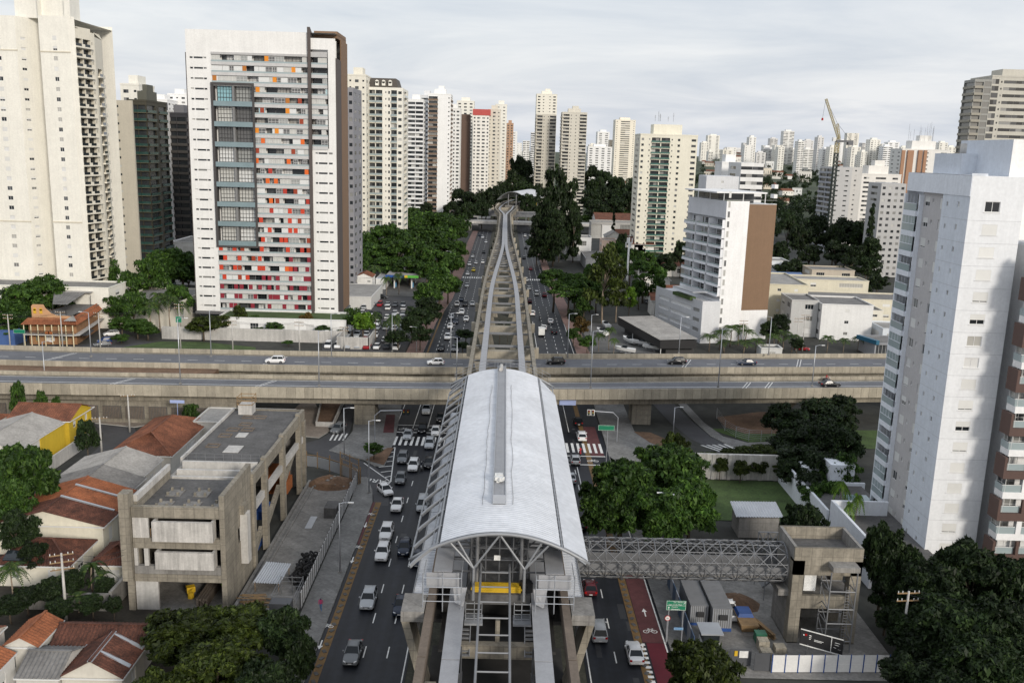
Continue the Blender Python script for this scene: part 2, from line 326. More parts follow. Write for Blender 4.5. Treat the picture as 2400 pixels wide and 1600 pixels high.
# roads
LK = [(30, -20.0), (138, -20.0), (146, -21.0), (158, -22.3), (250, -21.7), (300, -21.4), (340, -18.9), (420, -18.2), (640, -18.2), (900, -19)]
LR = [(30, -9.5), (420, -9.2), (640, -8.4), (900, -8)]
RL = [(30, 10.4), (300, 10.0), (420, 9.6), (640, 9.3), (900, 9)]
RK = [(30, 20.4), (180, 21.0), (262, 21.3), (300, 20.4), (420, 18.8), (640, 19.0), (900, 19)]
def at(tab, y):
    for (a, p), (c, q) in zip(tab, tab[1:]):
        if y <= c: return lerp(p, q, (y-a)/(c-a))
    return tab[-1][1]
flat('avenue_road', [(x, y) for y, x in LK]+[(x, y) for y, x in LR[::-1]], 'asphalt', 0.0)
flat('avenue_road', [(x, y) for y, x in RL]+[(x, y) for y, x in RK[::-1]], 'asphalt', 0.0)
mat('median_earth', (.045, .045, .032), .95, .4, .4, fine=.3); flat('median', [(x+0.1, y) for y, x in LR]+[(x-0.1, y) for y, x in RL[::-1]], ['median_earth', 'kerb'], 0.14, 0.16)
gflat('side_road', 400, 850, [(985, 590), (1100, 560), (1180, 510), (1225, 430), (1290, 290), (1345, 290), (1338, 440), (1300, 550), (1165, 640), (1330, 690), (1500, 760), (1620, 870), (1600, 1050), (1500, 1045), (1492, 980), (1440, 880), (1380, 800), (1200, 720), (985, 650), (800, 600), (800, 540)], 'asphalt_pale', 0.008)
gflat('side_road', 0, 850, [(690, 448), (990, 478), (1010, 520), (800, 690), (540, 900), (240, 1085), (60, 1180), (60, 1110), (130, 1060), (430, 880), (750, 600), (760, 520)], 'asphalt_pale', 0.006)
gflat('side_road', 1300, 850, [(712, 292), (868, 292), (1000, 420), (1150, 545), (1340, 640), (1480, 660), (1480, 730), (1100, 740), (1090, 690), (1200, 655), (1000, 560), (850, 440)], 'asphalt_pale', 0.008)
gflat('side_road', 0, 450, [(690, 1110), (880, 1010), (1000, 1080), (1180, 1110), (1180, 1160), (40, 1172), (120, 1130), (500, 1130)], 'asphalt_pale', 0.006)
gflat('sidewalk', 1300, 850, [(285, 292), (500, 292), (585, 500), (700, 570), (850, 640), (1000, 700), (900, 760), (420, 760), (365, 560)], ['sidewalk', 'kerb'], 0.14, 0.16)
gflat('sidewalk', 1300, 850, [(905, 292), (960, 292), (1100, 440), (1240, 540), (1420, 585), (1660, 575), (1660, 605), (1480, 650), (1340, 630), (1150, 535), (1020, 420)], ['sidewalk', 'kerb'], 0.14, 0.16)
gflat('earth_bank', 1300, 850, [(1190, 400), (1500, 360), (1880, 370), (1880, 480), (1640, 520), (1400, 520), (1250, 470)], 'soil', 0.03)
gflat('grass_verge', 1300, 850, [(580, 505), (700, 510), (1010, 640), (960, 680), (700, 585)], 'soil', 0.16)
gflat('sidewalk', 400, 850, [(1165, 640), (1290, 562), (1338, 500), (1350, 292), (1480, 292), (1700, 292), (1655, 540), (1570, 757), (1500, 752), (1420, 708)], ['sidewalk', 'kerb'], 0.14, 0.16)
gflat('cycle_path', 400, 850, [(1585, 380), (1650, 380), (1640, 512), (1562, 512)], 'paint_red', 0.155)
gflat('grass_verge', 400, 850, [(1432, 712), (1595, 622), (1640, 622), (1566, 750)], 'soil', 0.17)
gflat('sidewalk', 400, 850, [(800, 520), (1090, 548), (1170, 500), (1060, 290), (960, 290), (800, 440)], ['sidewalk_tan', 'kerb'], 0.14, 0.16)
gflat('sidewalk', 0, 850, [(610, 345), (1000, 380), (1240, 390), (1240, 430), (985, 470), (700, 440)], ['sidewalk_tan', 'kerb'], 0.14, 0.16)
flat('sidewalk', [(-23.6, 40), (-20.05, 40), (-20.05, 138), (-20.8, 143), (-22.6, 149), (-24.5, 149), (-23.6, 140)], ['sidewalk', 'kerb'], 0.14, 0.16)
flat('sidewalk', [(20.5, 40), (24.8, 40), (24.8, 150), (21.0, 163), (20.5, 140)], ['sidewalk', 'kerb'], 0.14, 0.16)
flat('sidewalk', [(21.4, 213), (25.5, 213), (25, 300), (22.5, 420), (22.5, 640), (19.1, 640), (18.9, 420), (20.6, 300), (21.5, 262)], ['sidewalk_red', 'kerb'], 0.14, 0.16)
flat('sidewalk', [(-21.9, 213), (-26.5, 213), (-26.5, 300), (-23.5, 340), (-22, 640), (-18.3, 640), (-18.3, 420), (-19.1, 340), (-21.6, 295)], ['sidewalk_red', 'kerb'], 0.14, 0.16)
flat('building_site_slab', [(-32.2, 100), (-24, 100), (-24, 146), (-32.2, 146)], 'concrete_grey', 0.05)
flat('building_site_slab', [(25, 90), (46, 90), (46, 118), (25, 118)], 'concrete_grey', 0.03)
mat('yard_earth', (.035, .03, .022), .95, .4, .3, fine=.3); flat('grass_field', [(33, 134), (62, 134), (62, 152), (33, 152)], 'grass', 0.04); flat('grass_verge', [(34, 154), (62, 154), (62, 160), (44, 161), (34, 158)], 'grass', 0.03); flat('grass_verge', [(44, 183), (110, 186), (110, 172), (52, 172)], 'grass', 0.02); flat('yard', [(-110, 78), (-33, 78), (-33, 101), (-44, 145), (-70, 145), (-110, 140)], 'yard_earth', -0.02)
gflat('grass_verge', 0, 450, [(880, 1145), (1180, 1098), (1480, 1100), (1880, 1140), (1880, 1165), (900, 1165)], 'grass', 0.05)
flat('car_park', [(-50, 248), (-27, 248), (-27, 345), (-60, 345), (-60, 300)], 'asphalt_pale', 0.012)
flat('car_park', [(26, 255), (50, 255), (44, 300), (26, 300)], 'sidewalk', 0.012)
# markings -------------------------------------------------------
MK = 0.022
def mark(name, b, m='paint_white'): return struct(b.build(name, m))
def strip(b, x, y0, y1, w, z=MK): b.poly([(x-w/2, y0, z), (x+w/2, y0, z), (x+w/2, y1, z), (x-w/2, y1, z)])
b = MB()
for X in (-14.55, -11.9):
    y = 62.0
    while y < 158:
        if abs(y-172) > 8: strip(b, X, y, y+2.4, 0.14)
        y += 7.6
for X in (13.9, 17.0): 
    y = 62.0
    while y < 156 and X < 15: strip(b, X, y, y+2.4, 0.14); y += 7.6
for X in (-18.4, -15.3, -12.2):
    y = 214.0
    while y < 640: strip(b, X+(0 if y < 330 else 1.6 if X < -16 else 0.8), y, y+2.2, 0.15); y += 5.4
for X in (13.3, 16.1, 18.6):
    y = 214.0
    while y < 640: strip(b, X-(0 if y < 330 else 0.9), y, y+2.2, 0.15); y += 5.4
mark('lane_markings', b)
b = MB()
for X, y0, y1 in ((-17.6, 178, 196), (-14.6, 178, 210), (-11.8, 178, 200), (-21.1, 178, 212), (14.3, 178, 198), (14.4, 140, 157)): strip(b, X, y0, y1, 0.15)
strip(b, -20.25, 60, 138, 0.16); strip(b, 20.1, 60, 160, 0.16); strip(b, -9.75, 60, 158, 0.14); strip(b, 10.7, 60, 158, 0.14)
for X in (10.35, 20.7): strip(b, X, 214, 300, 0.15)
def cross(b, x0, x1, y, w=0.4): b.poly([(x0, y, MK), (x1, y, MK), (x1, y+w, MK), (x0, y+w, MK)])
cross(b, -21.8, -10, 175.0); cross(b, -21.8, -10, 179.8, 0.3); cross(b, 10.6, 20.2, 163.0); cross(b, 10.6, 20.2, 158.2)
mark('stop_lines', b)
b = MB()
x = -20.4
while x < -10: b.poly([(x, 167, MK), (x+0.5, 167, MK), (x+0.5, 172.4, MK), (x, 172.4, MK)]); x += 1.08
x = 10.9
while x < 20: b.poly([(x, 165.2, MK), (x+0.5, 165.2, MK), (x+0.5, 170.8, MK), (x, 170.8, MK)]); x += 1.08
for xx, y in ((-18, 401), (9.9, 399)):
    for i in range(9): b.poly([(xx+i, y, MK), (xx+i+0.5, y, MK), (xx+i+0.5, y+4.5, MK), (xx+i, y+4.5, MK)])
for i in range(7):
    p = G(1300+(1070+i*42)/3.137, 850+(605-i*2)/3.137); q = G(1300+(1205+i*26)/3.137, 850+(650-i*5)/3.137)
    b.poly([(p.x, p.y, MK), (p.x+0.5, p.y, MK), (q.x+0.5, q.y, MK), (q.x, q.y, MK)])
for i in range(4):
    p = G(400+(1165+i*32)/3.137, 850+(570)/3.137); q = G(400+(1195+i*32)/3.137, 850+(520)/3.137)
    b.poly([(p.x, p.y, MK), (p.x+0.35, p.y, MK), (q.x+0.35, q.y, MK), (q.x, q.y, MK)])
mark('zebra_crossing', b)
rp_ = random.Random(12); b = MB()
for k in range(46):
    s_ = rp_.choice((-1, 1)); X = rp_.uniform(11, 19)*s_; y = rp_.uniform(70, 330); w = rp_.uniform(.3, 1.3); l_ = rp_.uniform(.6, 5); b.poly([(X-w/2, y, .008), (X+w/2, y, .008), (X+w/2, y+l_, .008), (X-w/2, y+l_, .008)])
mark('road_patch', b, mat('asphalt_patch', (.033, .034, .037), .6, .2, .5).name); b = MB()
for k in range(22): X, y = rp_.choice((-17.5, -13.2, 12.3, 15.4)), rp_.uniform(75, 330); b.prism([(X+math.cos(a)*.36, y+math.sin(a)*.36) for a in [6.283*i/10 for i in range(10)]], 0, .011)
mark('manhole_cover', b, 'steel_dark')
b = MB()   # hatched nose of the slip road
pa = [G(400+x/3.137, 850+y/3.137) for x, y in ((1650, 620), (1618, 870))]; pb = [G(400+x/3.137, 850+y/3.137) for x, y in ((1640, 620), (1575, 760), (1420, 735), (1610, 870))]
for p, q in ((pa[0], pa[1]), (pb[2], pb[3])): b.bar((p.x, p.y, MK), (q.x, q.y, MK), 0.18, 0.006)
for i in range(7):
    t = i/7; p = pa[0].lerp(pa[1], t); w = lerp(0.5, 2.4, min(1, t*1.8)) if t < 0.6 else lerp(2.4, 0.5, (t-0.6)/0.4)
    b.bar((p.x, p.y, MK), (p.x-w, p.y-0.9, MK), 0.22, 0.006)
mark('hatched_marking', b)
b = MB(); strip(b, -19.1, 55, 138, 0.95, 0.02); strip(b, 17.0, 60, 200, 0.95, 0.02); strip(b, -20.6, 214, 330, 0.5, 0.02)
mark('cycle_lane_edge', b, 'paint_ochre')
b = MB()
for X in (-19.1, 17.0):
    y = 56.0
    while y < 137: b.obox((X, y, 0.06), (0.42, 0.62, 0.06), 0.5 if int(y) % 2 else -0.5); y += 1.5
stuff(b.build('cycle_lane_stud', 'concrete_dark'))
b = MB(); strip(b, -19.95+0.0, 124, 138, 0.01); b = MB()
b.poly([(-20.0, 122, 0.02), (-19.65, 122, 0.02), (-19.65, 138, 0.02), (-20.0, 138, 0.02)]); mark('cycle_lane_patch', b, 'paint_red')
b = MB(); b.poly([(17.55, 97, 0.02), (20.0, 97, 0.02), (20.0, 116, 0.02), (17.55, 116, 0.02)]); b.poly([(17.55, 163, 0.02), (20, 163, 0.02), (20, 182, 0.02), (17.55, 182, 0.02)]); mark('cycle_lane_patch', b, 'paint_red')
b = MB(); b.poly([(17.9, 80, 0.021), (20.0, 80, 0.021), (20.0, 96.9, 0.021), (17.9, 96.9, 0.021)]); mark('cycle_lane_patch', b, 'paint_crimson')
b = MB()
for i in range(16): b.poly([(17.05, 82+i*0.95, MK), (17.7, 82+i*0.95, MK), (17.7, 82.5+i*0.95, MK), (17.05, 82.5+i*0.95, MK)])
mark('cycle_lane_blocks', b)
def bicycle_sign(b, x, y, dirn=1, s=1.0):
    def ring(cx, cy, r):
        k = 14
        for i in range(k):
            a, c = 2*math.pi*i/k, 2*math.pi*(i+1)/k
            b.poly([(cx+math.cos(a)*r, cy+math.sin(a)*r, MK+.003), (cx+math.cos(c)*r, cy+math.sin(c)*r, MK+.003), (cx+math.cos(c)*r*0.72, cy+math.sin(c)*r*0.72, MK+.003), (cx+math.cos(a)*r*0.72, cy+math.sin(a)*r*0.72, MK+.003)][::-1])
    ring(x-0.55*s, y, 0.42*s); ring(x+0.55*s, y, 0.42*s)
    for p, q in (((-.55, 0), (-.2, .6)), ((-.2, .6), (.4, .55)), ((.4, .55), (.55, 0)), ((-.2, .6), (0, 0)), ((0, 0), (.4, .55)), ((-.3, .75), (-.05, .75)), ((.3, .8), (.5, .75))):
        b.bar((x+p[0]*s, y+p[1]*s*dirn, MK), (x+q[0]*s, y+q[1]*s*dirn, MK), 0.1*s, 0.006)
def arrow_sign(b, x, y, dirn=1):
    b.bar((x, y-dirn*0.9, MK), (x, y+dirn*0.3, MK), 0.16, 0.006); b.poly([(x-0.32, y+dirn*0.3, MK), (x+0.32, y+dirn*0.3, MK), (x, y+dirn*1.1, MK)][::dirn])
b = MB()
for y in (99, 121, 133): bicycle_sign(b, -18.9+(-0.9 if y > 0 else 0), y, 1, 0.75); arrow_sign(b, -19.8, y-4.0, -1)
bicycle_sign(b, 18.8, 99.5, 1, 0.9); arrow_sign(b, 18.8, 104, 1)
for X in (-19.3, -16.2, -13.2): bicycle_sign(b, X, 177.2, 1, 1.1)
bicycle_sign(b, 17.6, 160.5, 1, 1.1); bicycle_sign(b, 12.6, 160.5, 1, 1.1); bicycle_sign(b, -24.6, 186, 1, .8); arrow_sign(b, -24.6, 181, -1)
mark('bicycle_sign', b)
def text_on(txt, loc, size, m, rx=0.0, rz=0.0, name='lettering', parent=None, depth=0.004, align='CENTER', sx=1.0):
    c = bpy.data.curves.new(name, 'FONT'); c.body = txt; c.size = size; c.align_x = align; c.align_y = 'CENTER'; c.extrude = depth; c.resolution_u = 2
    o = bpy.data.objects.new(name, c); me = bpy.data.meshes.new_from_object(o); bpy.data.objects.remove(o); bpy.data.curves.remove(c)
    me.materials.clear(); me.materials.append(MATS[m]); q = place(name, me, parent, loc); q.rotation_euler = (rx, 0, rz); q.scale = (sx, 1, 1); return q
pp = G(400+1530/3.137, 850+868/3.137); struct(text_on('PARE', (pp.x, pp.y, MK), 2.2, 'paint_white', 0, R(168), 'road_lettering', sx=0.9))

# ---------------------------------------------------------------- the flyover that crosses the avenue
VP = [(-150, 173.2), (-97.8, 173.4), (-73.6, 174.4), (-48.5, 175.3), (-19, 176.6), (0, 178.2), (20, 180.3), (45, 183.4), (75, 187.0), (110, 191.6), (150, 198)]
def vy(x):
    for (a, p), (c, q) in zip(VP, VP[1:]):
        if x <= c: return lerp(p, q, (x-a)/(c-a))
    return VP[-1][1]
VL = [(x, vy(x)) for x in frange(-150, 150, 5)]
def deck(name, label, d0, d1, zr=7.5):
    t = thing(name, label, 'viaduct', (0, vy(0)+(d0+d1)/2, 0))
    b = MB(); b.sweep(VL, [(d0+0.05, zr-0.85), (d0+0.05, zr-0.02), (d1-0.05, zr-0.02), (d1-0.05, zr-0.85), (d1-1.6, zr-1.1), (d1-1.7, zr-2.6), (d0+1.7, zr-2.6), (d0+1.6, zr-1.1)]); b.build('deck', 'concrete', t)
    b = MB(); b.sweep(VL, [(d0+1.3, zr), (d1-1.6, zr)], close=False); b.build('roadway', 'deck_asphalt', t)
    b = MB(); b.sweep(VL, [(d0+0.38, zr), (d0+1.3, zr+.004), (d0+1.3, zr+.03), (d0+0.38, zr+.08)]); b.build('kerb', 'concrete', t)
    b = MB(); b.sweep(VL, [(d1-1.6, zr+.004), (d1-0.38, zr), (d1-0.38, zr+.09), (d1-1.6, zr+.03)]); b.build('kerb', 'concrete', t)
    b = MB(); mid = (d0+d1)/2-0.2
    if d0 < 5:
        b.sweep(VL, [(mid-.1, zr+.006), (mid+.1, zr+.006)], close=False); b.sweep(VL, [(d1-1.9, zr+.006), (d1-1.75, zr+.006)], close=False)
    else:
        b.sweep(VL, [(d0+1.5, zr+.006), (d0+1.72, zr+.006)], close=False)
        for i in range(45): x = -125+i*6.0; b.bar((x, vy(x)+mid, zr+.008), (x+2.3, vy(x+2.3)+mid, zr+.008), 0.15, 0.004)
    for x in (-78, -49, -1, 53, 58) if d0 < 5 else (-100, -52, 6, 44, 72):
        for e in (0, 0.7): b.bar((x+e-2.2, vy(x)+d0+1.6, zr+.009), (x+e+1.5, vy(x)+d1-1.9, zr+.009), 0.16, 0.004)
    b.build('road_marking', 'paint_white', t)
    # parapet panels, one object each, shared mesh
    pm = MB(); pm.box(-0.86, 0.86, -0.03, 0.33, -1.12 if d0 < 5 else -0.55, 1.05 if d0 < 5 else 0.8); pm.box(-0.88, 0.88, 0.02, 0.3, 1.05 if d0 < 5 else .8, 1.1 if d0 < 5 else .85); pan = pm.mesh('parapet_panel', 'concrete_panel')
    pm = MB(); pm.box(-0.86, 0.86, -0.16, 0.16, 0.0, .8 if d0 < 5 else 1.08); inn = pm.mesh('parapet_panel', 'concrete_panel')
    for d, me in ((d0, pan), (d1-0.35, inn)):
        x = -120.0
        while x < 112:
            a = math.atan2(vy(x+1.8)-vy(x), 1.8); o = place('parapet_panel', me, t, (x+0.9, vy(x+0.9)+d-t.location.y, zr), a); x += 1.76
    return t
vd1 = deck('viaduct', 'concrete road viaduct crossing the avenue just behind the station roof, nearer deck', 0.0, 11.3)
vd2 = deck('viaduct', 'concrete road viaduct crossing the avenue, farther deck with more cars on it', 20.0, 33.6)
def pier(t, x, y, w=3.2, d=4.6, h=4.95, head=False):
    b = MB(); b.box(x-w/2, x+w/2, y-d/2, y+d/2, 0, h)
    if head: b = MB(); b.box(x-0.9, x+0.9, y-1.0, y+1.0, 0, 2.6); b.hexa([(x-0.9, y-1.2, 2.6), (x+0.9, y-1.2, 2.6), (x+0.9, y+1.2, 2.6), (x-0.9, y+1.2, 2.6), (x-2.2, y-2, 4.2), (x+2.2, y-2, 4.2), (x+2.2, y+2, 4.2), (x-2.2, y+2, 4.2)]); b.box(x-1.1, x+1.1, y-1.1, y+1.1, 4.2, h)
    b.build('pier', 'concrete', t)
for t, d in ((vd1, 5.6), (vd2, 26.8)):
    for x, w, hd in ((-27.6, 4.2, False), (30.0, 4.0, False), (62, 1.8, True), (96, 1.8, True)): pier(t, x, vy(x)+d, w, 5.2, head=hd)
b = MB()   # the lower ramp and earth fill between the two decks on the left
b.sweep([(x, vy(x)) for x in frange(-150, -62, 8)], [(11.5, 5.6), (11.5, 7.2), (19.9, 7.2), (19.9, 5.6)]); b.build('infill', 'soil', vd1)
b = MB(); b.sweep([(x, vy(x)) for x in frange(-61, -22, 5)], [(12.4, 5.0), (12.4, 5.6), (16.5, 5.6), (16.5, 5.0)]); b.build('ramp_slab', 'sidewalk', vd1)
# retaining wall with slatted shutters under the left end
t = thing('retaining_wall', 'concrete wall with dark slatted shutters under the left end of the viaduct', 'wall', (-70, 176, 0))
b = MB(); xs = frange(-118, -52, 0.5); b.box(-118, -53, 176.6, 178.5, 0, 5.0); b.build('wall', 'concrete', t)
for i in range(14):
    x = -116.6+i*4.6; o = MB(); o.box(x, x+3.7, 176.42, 176.6, 1.0, 3.6); f = o.build('shutter', 'concrete_dark', t)
    o = MB()
    for k in range(12): o.box(x+0.05+k*0.305, x+0.2+k*0.305, 176.34, 176.42, 1.05, 3.55)
    stuff(o.build('slats', 'concrete_brown', f))
# ================================================================ monorail guideway and station
GX = 0.35; GZ = 15.0
def track_half(y):      # half distance between the two running beams
    return 6.25 if y < 262 else lerp(6.25, 3.4, sm((y-262)/230)) if y < 492 else 3.4 if y < 600 else lerp(3.4, 7.4, sm((y-600)/75))
def walk_half(y):       # half distance between the two emergency walkways
    return 3.85 if y < 255 else lerp(3.85, 0.64, sm((y-255)/165)) if y < 420 else 0.64 if y < 595 else lerp(0.64, 4.6, sm((y-595)/75))
def bend(y): return GX+(0 if y < 640 else ((y-640)**2)*0.00052)
def beamline(name, fx, w, z0, z1, ys, m, label):
    b = MB(); pr = [(-w/2, z0), (w/2, z0), (w/2, z1), (-w/2, z1)]; k = 4
    for y in ys: b.v.extend((fx(y)+d, y, z) for d, z in pr)
    for i in range(len(ys)-1):
        for j in range(k): a = i*k+j; c = i*k+(j+1) % k; b.f.append((a, c, c+k, a+k)); b.m.append(0)
    b.f.append((3, 2, 1, 0)); b.m.append(0); b.f.append(tuple((len(ys)-1)*k+j for j in range(k))); b.m.append(0)
    return b
g_ = thing('monorail_guideway', 'elevated concrete monorail guideway running up the middle of the avenue', 'guideway', (GX, 300, 0))
YA = frange(40, 900, 10)
for sgn in (-1, 1):
    for i in range(int((900-40)/28)):
        ys = frange(40+i*28+0.06, 40+(i+1)*28-0.06, 7)
        beamline('b', lambda y: bend(y)+sgn*track_half(y), 0.72, GZ-1.75, GZ, ys, 0, '').build('track_beam', 'concrete_brown' if i < 2 else 'concrete', g_)
        beamline('b', lambda y: bend(y)+sgn*walk_half(y), 1.5 if i < 3 else 1.25, GZ-0.35, GZ-0.2, ys, 0, '').build('walkway_deck', 'walkway_sheet', g_)
        bb = MB()
        for e in (-0.6, 0.6): q = beamline('b', lambda y: bend(y)+sgn*walk_half(y)+e, 0.12, GZ-0.75, GZ-0.35, ys, 0, ''); o = len(bb.v); bb.v += q.v; bb.f += [tuple(o+k for k in f) for f in q.f]; bb.m += q.m
        bb.build('walkway_girder', 'steel_dark', g_)
piers_y = [60]+[194+28.2*i for i in range(0, 25)]
for y in piers_y:
    if y > 800: break
    h = track_half(y); c = bend(y); b = MB()
    b.box(c-h-1.0, c+h+1.0, y-1.0, y+1.0, GZ-3.4, GZ-1.8)
    for s in (-1, 1): b.box(c+s*h-1.1, c+s*h+1.1, y-1.15, y+1.15, GZ-1.8, GZ-1.2); b.box(c+s*(h+1.25)-0.35, c+s*(h+1.25)+0.35, y-0.7, y+0.7, GZ-3.2, GZ-1.0)
    b.build('crosshead', 'concrete_panel', g_)
    b = MB()
    for s in (-1, 1): b.hexa([(c+s*2.6-0.8, y-0.9, 0.1), (c+s*2.6+0.8, y-0.9, 0.1), (c+s*2.6+0.8, y+0.9, 0.1), (c+s*2.6-0.8, y+0.9, 0.1), (c+s*(h-0.7)-0.9, y-0.9, GZ-3.4), (c+s*(h-0.7)+0.9, y-0.9, GZ-3.4), (c+s*(h-0.7)+0.9, y+0.9, GZ-3.4), (c+s*(h-0.7)-0.9, y+0.9, GZ-3.4)])
    b.build('column', 'concrete', g_)
def cross_frame(y, m='steel_mid'):
    w = walk_half(y); h = track_half(y); c = bend(y); b = MB()
    for s in (-1, 1): b.box(c+min(s*w, s*h), c+max(s*w, s*h), y-0.16, y+0.16, GZ-1.15, GZ-0.8)
    if w > 0.4:
        b.box(c-w, c+w, y-0.16, y+0.16, GZ-1.2, GZ-0.85); b.box(c-w, c+w, y+0.75, y+0.85, GZ-1.0, GZ-0.8)
    b.build('cross_frame', m, g_)
y = 152.0
while y < 640: cross_frame(y); y += 14.1 if y < 330 else 7.05 if y < 420 else 9.4
b = MB()
y = 200.0
while y < 420:   # concrete slab panels lying between the walkways farther on
    w = walk_half(y)-0.9
    if y > 262 and w > 0.4 and int(y) % 3 == 0: b.box(GX-w, GX+w, y, y+5.0, GZ-2.4, GZ-2.2)
    y += 14.1
stuff(b.build('service_slab', 'concrete', g_))
for y in frange(420, 600, 4.5):   # ladder of cross members along the single walkway
    h = track_half(y); b = MB(); b.box(GX-h+0.4, GX+h-0.4, y-0.35, y+0.35, GZ-1.7, GZ-1.25); b.build('cross_member', 'concrete_grey', g_)

# ---------------------------------------------------------------- near station
S = thing('monorail_station', 'elevated monorail station with long white vaulted roof over the avenue', 'station', (GX, 108, 0))
Y0, Y1 = 77.5, 140.5; HW = 7.95; ZR, ZE = 22.0, 19.45
def arch(x): t = x/HW; return ZR-(ZR-ZE)*abs(t)**2.0
# corrugated roof strips: ribs run across, each strip one object
A0, A1, SL = -5.45, 5.55, 0.34
def roof_strip(x0, x1, y0, y1, lift=0.0, ribs=True, n=14):
    b = MB(); ys = []; y = y0
    while y < y1-0.01: ys += [(y, 0.0), (y+0.32, 0.0), (y+0.36, 0.035), (y+0.41, 0.035), (y+0.45, 0.0)]; y += 0.46
    ys.append((y1, 0.0)); xs = [lerp(x0, x1, i/n) for i in range(n+1)]
    for yy, dz in ys:
        for x in xs: b.v.append((GX+x, yy, arch(x)+lift+(dz if ribs else 0)))
    k = n+1
    for j in range(len(ys)-1):
        for i in range(n): a = j*k+i; b.f.append((a, a+1, a+1+k, a+k)); b.m.append(0)
    for yy, dz in ys:
        for x in xs: b.v.append((GX+x, yy, arch(x)+lift-0.09))
    o = len(ys)*k
    for j in range(len(ys)-1):
        for i in range(n): a = o+j*k+i; b.f.append((a, a+k, a+1+k, a+1)); b.m.append(0)
    return b
for i in range(6):
    y0 = Y0+(Y1-Y0)*i/6; y1 = Y0+(Y1-Y0)*(i+1)/6-0.01
    roof_strip(A0, A1, y0, y1).build('roof_sheet', 'roof_sheet', S)
roof_strip(A1+SL, HW+0.2, Y0+0.1, Y1-5.2, 0.0, False, 4).build('eaves_sheet', 'roof_sheet', S)
b = MB(); 
for x, yy in ((A1+SL, Y1-5.2),): pass
b.poly([(GX+A1+SL, Y1-5.2, arch(A1+SL)), (GX+HW+0.2, Y1-5.2, arch(HW+.2)), (GX+A1+SL, Y1-0.2, arch(A1+SL))]); b.build('eaves_sheet', 'roof_sheet', S)
# end arches (round tube) with V struts
def arch_pts(y, x0=-HW, x1=HW, n=18, dz=0.0): return [(GX+lerp(x0, x1, i/n), y, arch(lerp(x0, x1, i/n))+dz) for i in range(n+1)]
for y in (Y0-0.25, Y1+0.1):
    b = MB(); b.tube(arch_pts(y, -HW-0.3, HW+0.3, dz=-0.12), 0.17, 8); b.build('end_arch', 'steel_grey', S, True)
NF = 17
for i in range(NF):
    y = lerp(Y0+0.4, Y1-0.4, i/(NF-1)); b = MB(); b.tube(arch_pts(y, -5.6, 5.6, 10, -0.3), 0.11, 5); b.build('roof_rib', 'steel_grey', S, True)
    b = MB(); xs = [-5.6, -6.2, -6.9, -7.6, -8.05]
    pts = [(GX+x, y-(k*0.55), arch(x)-0.15) for k, x in enumerate(xs)]
    for p, q in zip(pts, pts[1:]): b.bar(p, q, 0.2, 0.3)
    b.build('eaves_bracket', 'steel_grey', S)
    b = MB(); b.tube([(GX+5.7, y, arch(5.7)-0.2), (GX+7.9, y-1.0, arch(7.9)-0.2)], 0.09, 5); b.build('eaves_bracket', 'steel_grey', S)
for x, r in ((-5.75, 0.13), (-8.1, 0.1), (-6.25, 0.06), (5.72, 0.12), (7.9, 0.08)):
    b = MB(); b.tube([(GX+x, Y0-0.2, arch(x)-0.12), (GX+x, Y1-(5 if x < -7 else 0.0), arch(x)-0.12)], r, 6); b.build('eaves_rail', 'steel_grey', S)
b = MB(); b.tube([(GX-8.1, Y1-5, arch(8.1)-.12), (GX-5.75, Y1, arch(5.75)-.12)], 0.1, 6); b.build('eaves_rail', 'steel_grey', S)
b = MB(); b.box(GX+A1-0.02, GX+A1+SL, Y0+0.2, Y1-0.4, arch(A1)-0.42, arch(A1)-0.3); b.build('gutter', 'steel_dark', S)
b = MB(); b.box(GX+A0-0.5, GX+A0-0.03, Y0+0.2, Y1-0.4, arch(A0)-0.42, arch(A0)-0.3); b.build('gutter', 'steel_dark', S)
for k in range(60):
    y = Y0+0.6+k*1.04; b = MB(); b.box(GX+A1, GX+A1+SL-0.02, y, y+0.12, arch(A1)-0.28, arch(A1)-0.1); b.build('gutter_bracket', 'steel_grey', S)
# service gangway on the ridge
b = MB(); b.box(GX-0.72, GX+0.42, 84, Y1+1, ZR+0.16, ZR+0.22); b.build('ridge_gangway', 'walkway_sheet', S)
b = MB()
for x in (-0.78, 0.48):
    b.box(GX+x-0.05, GX+x+0.05, 84, Y1+1, ZR+0.05, ZR+0.3)
    for z in (0.65, 1.0): b.tube([(GX+x, 84, ZR+z), (GX+x, Y1, ZR+z)], 0.02, 4)
    for k in range(38): b.box(GX+x-0.02, GX+x+0.02, 84+k*1.5, 84.04+k*1.5, ZR+0.2, ZR+1.02)
b.box(GX-0.78, GX+0.48, 83.95, 84.05, ZR+0.1, ZR+1.0); b.build('gangway_railing', 'galvanised', S)
b = MB(); b.tube([(GX-0.3, Y1-2.5, ZR+0.5), (GX-0.25, Y1+0.2, ZR+0.5)], 0.3, 10); tag(b.build('plastic_pipe', 'concrete_pale'), 'short pale pipe lying at the far end of the roof gangway', 'pipe')
rg = random.Random(5); b = MB()
for k in range(14):
    x, y = GX-0.2+rg.uniform(-.4, .4), 90.2+rg.uniform(-.9, .9); b.obox((x, y, ZR+0.42+rg.uniform(-.1, .2)), (rg.uniform(.3, .6), rg.uniform(.3, .7), rg.uniform(.15, .4)), rg.uniform(0, 3))
b.build('plastic_bag', 'paint_white'); tag(bpy.context.scene.objects['plastic_bag'], 'crumpled white plastic sheeting lying on the roof gangway', 'plastic sheet')
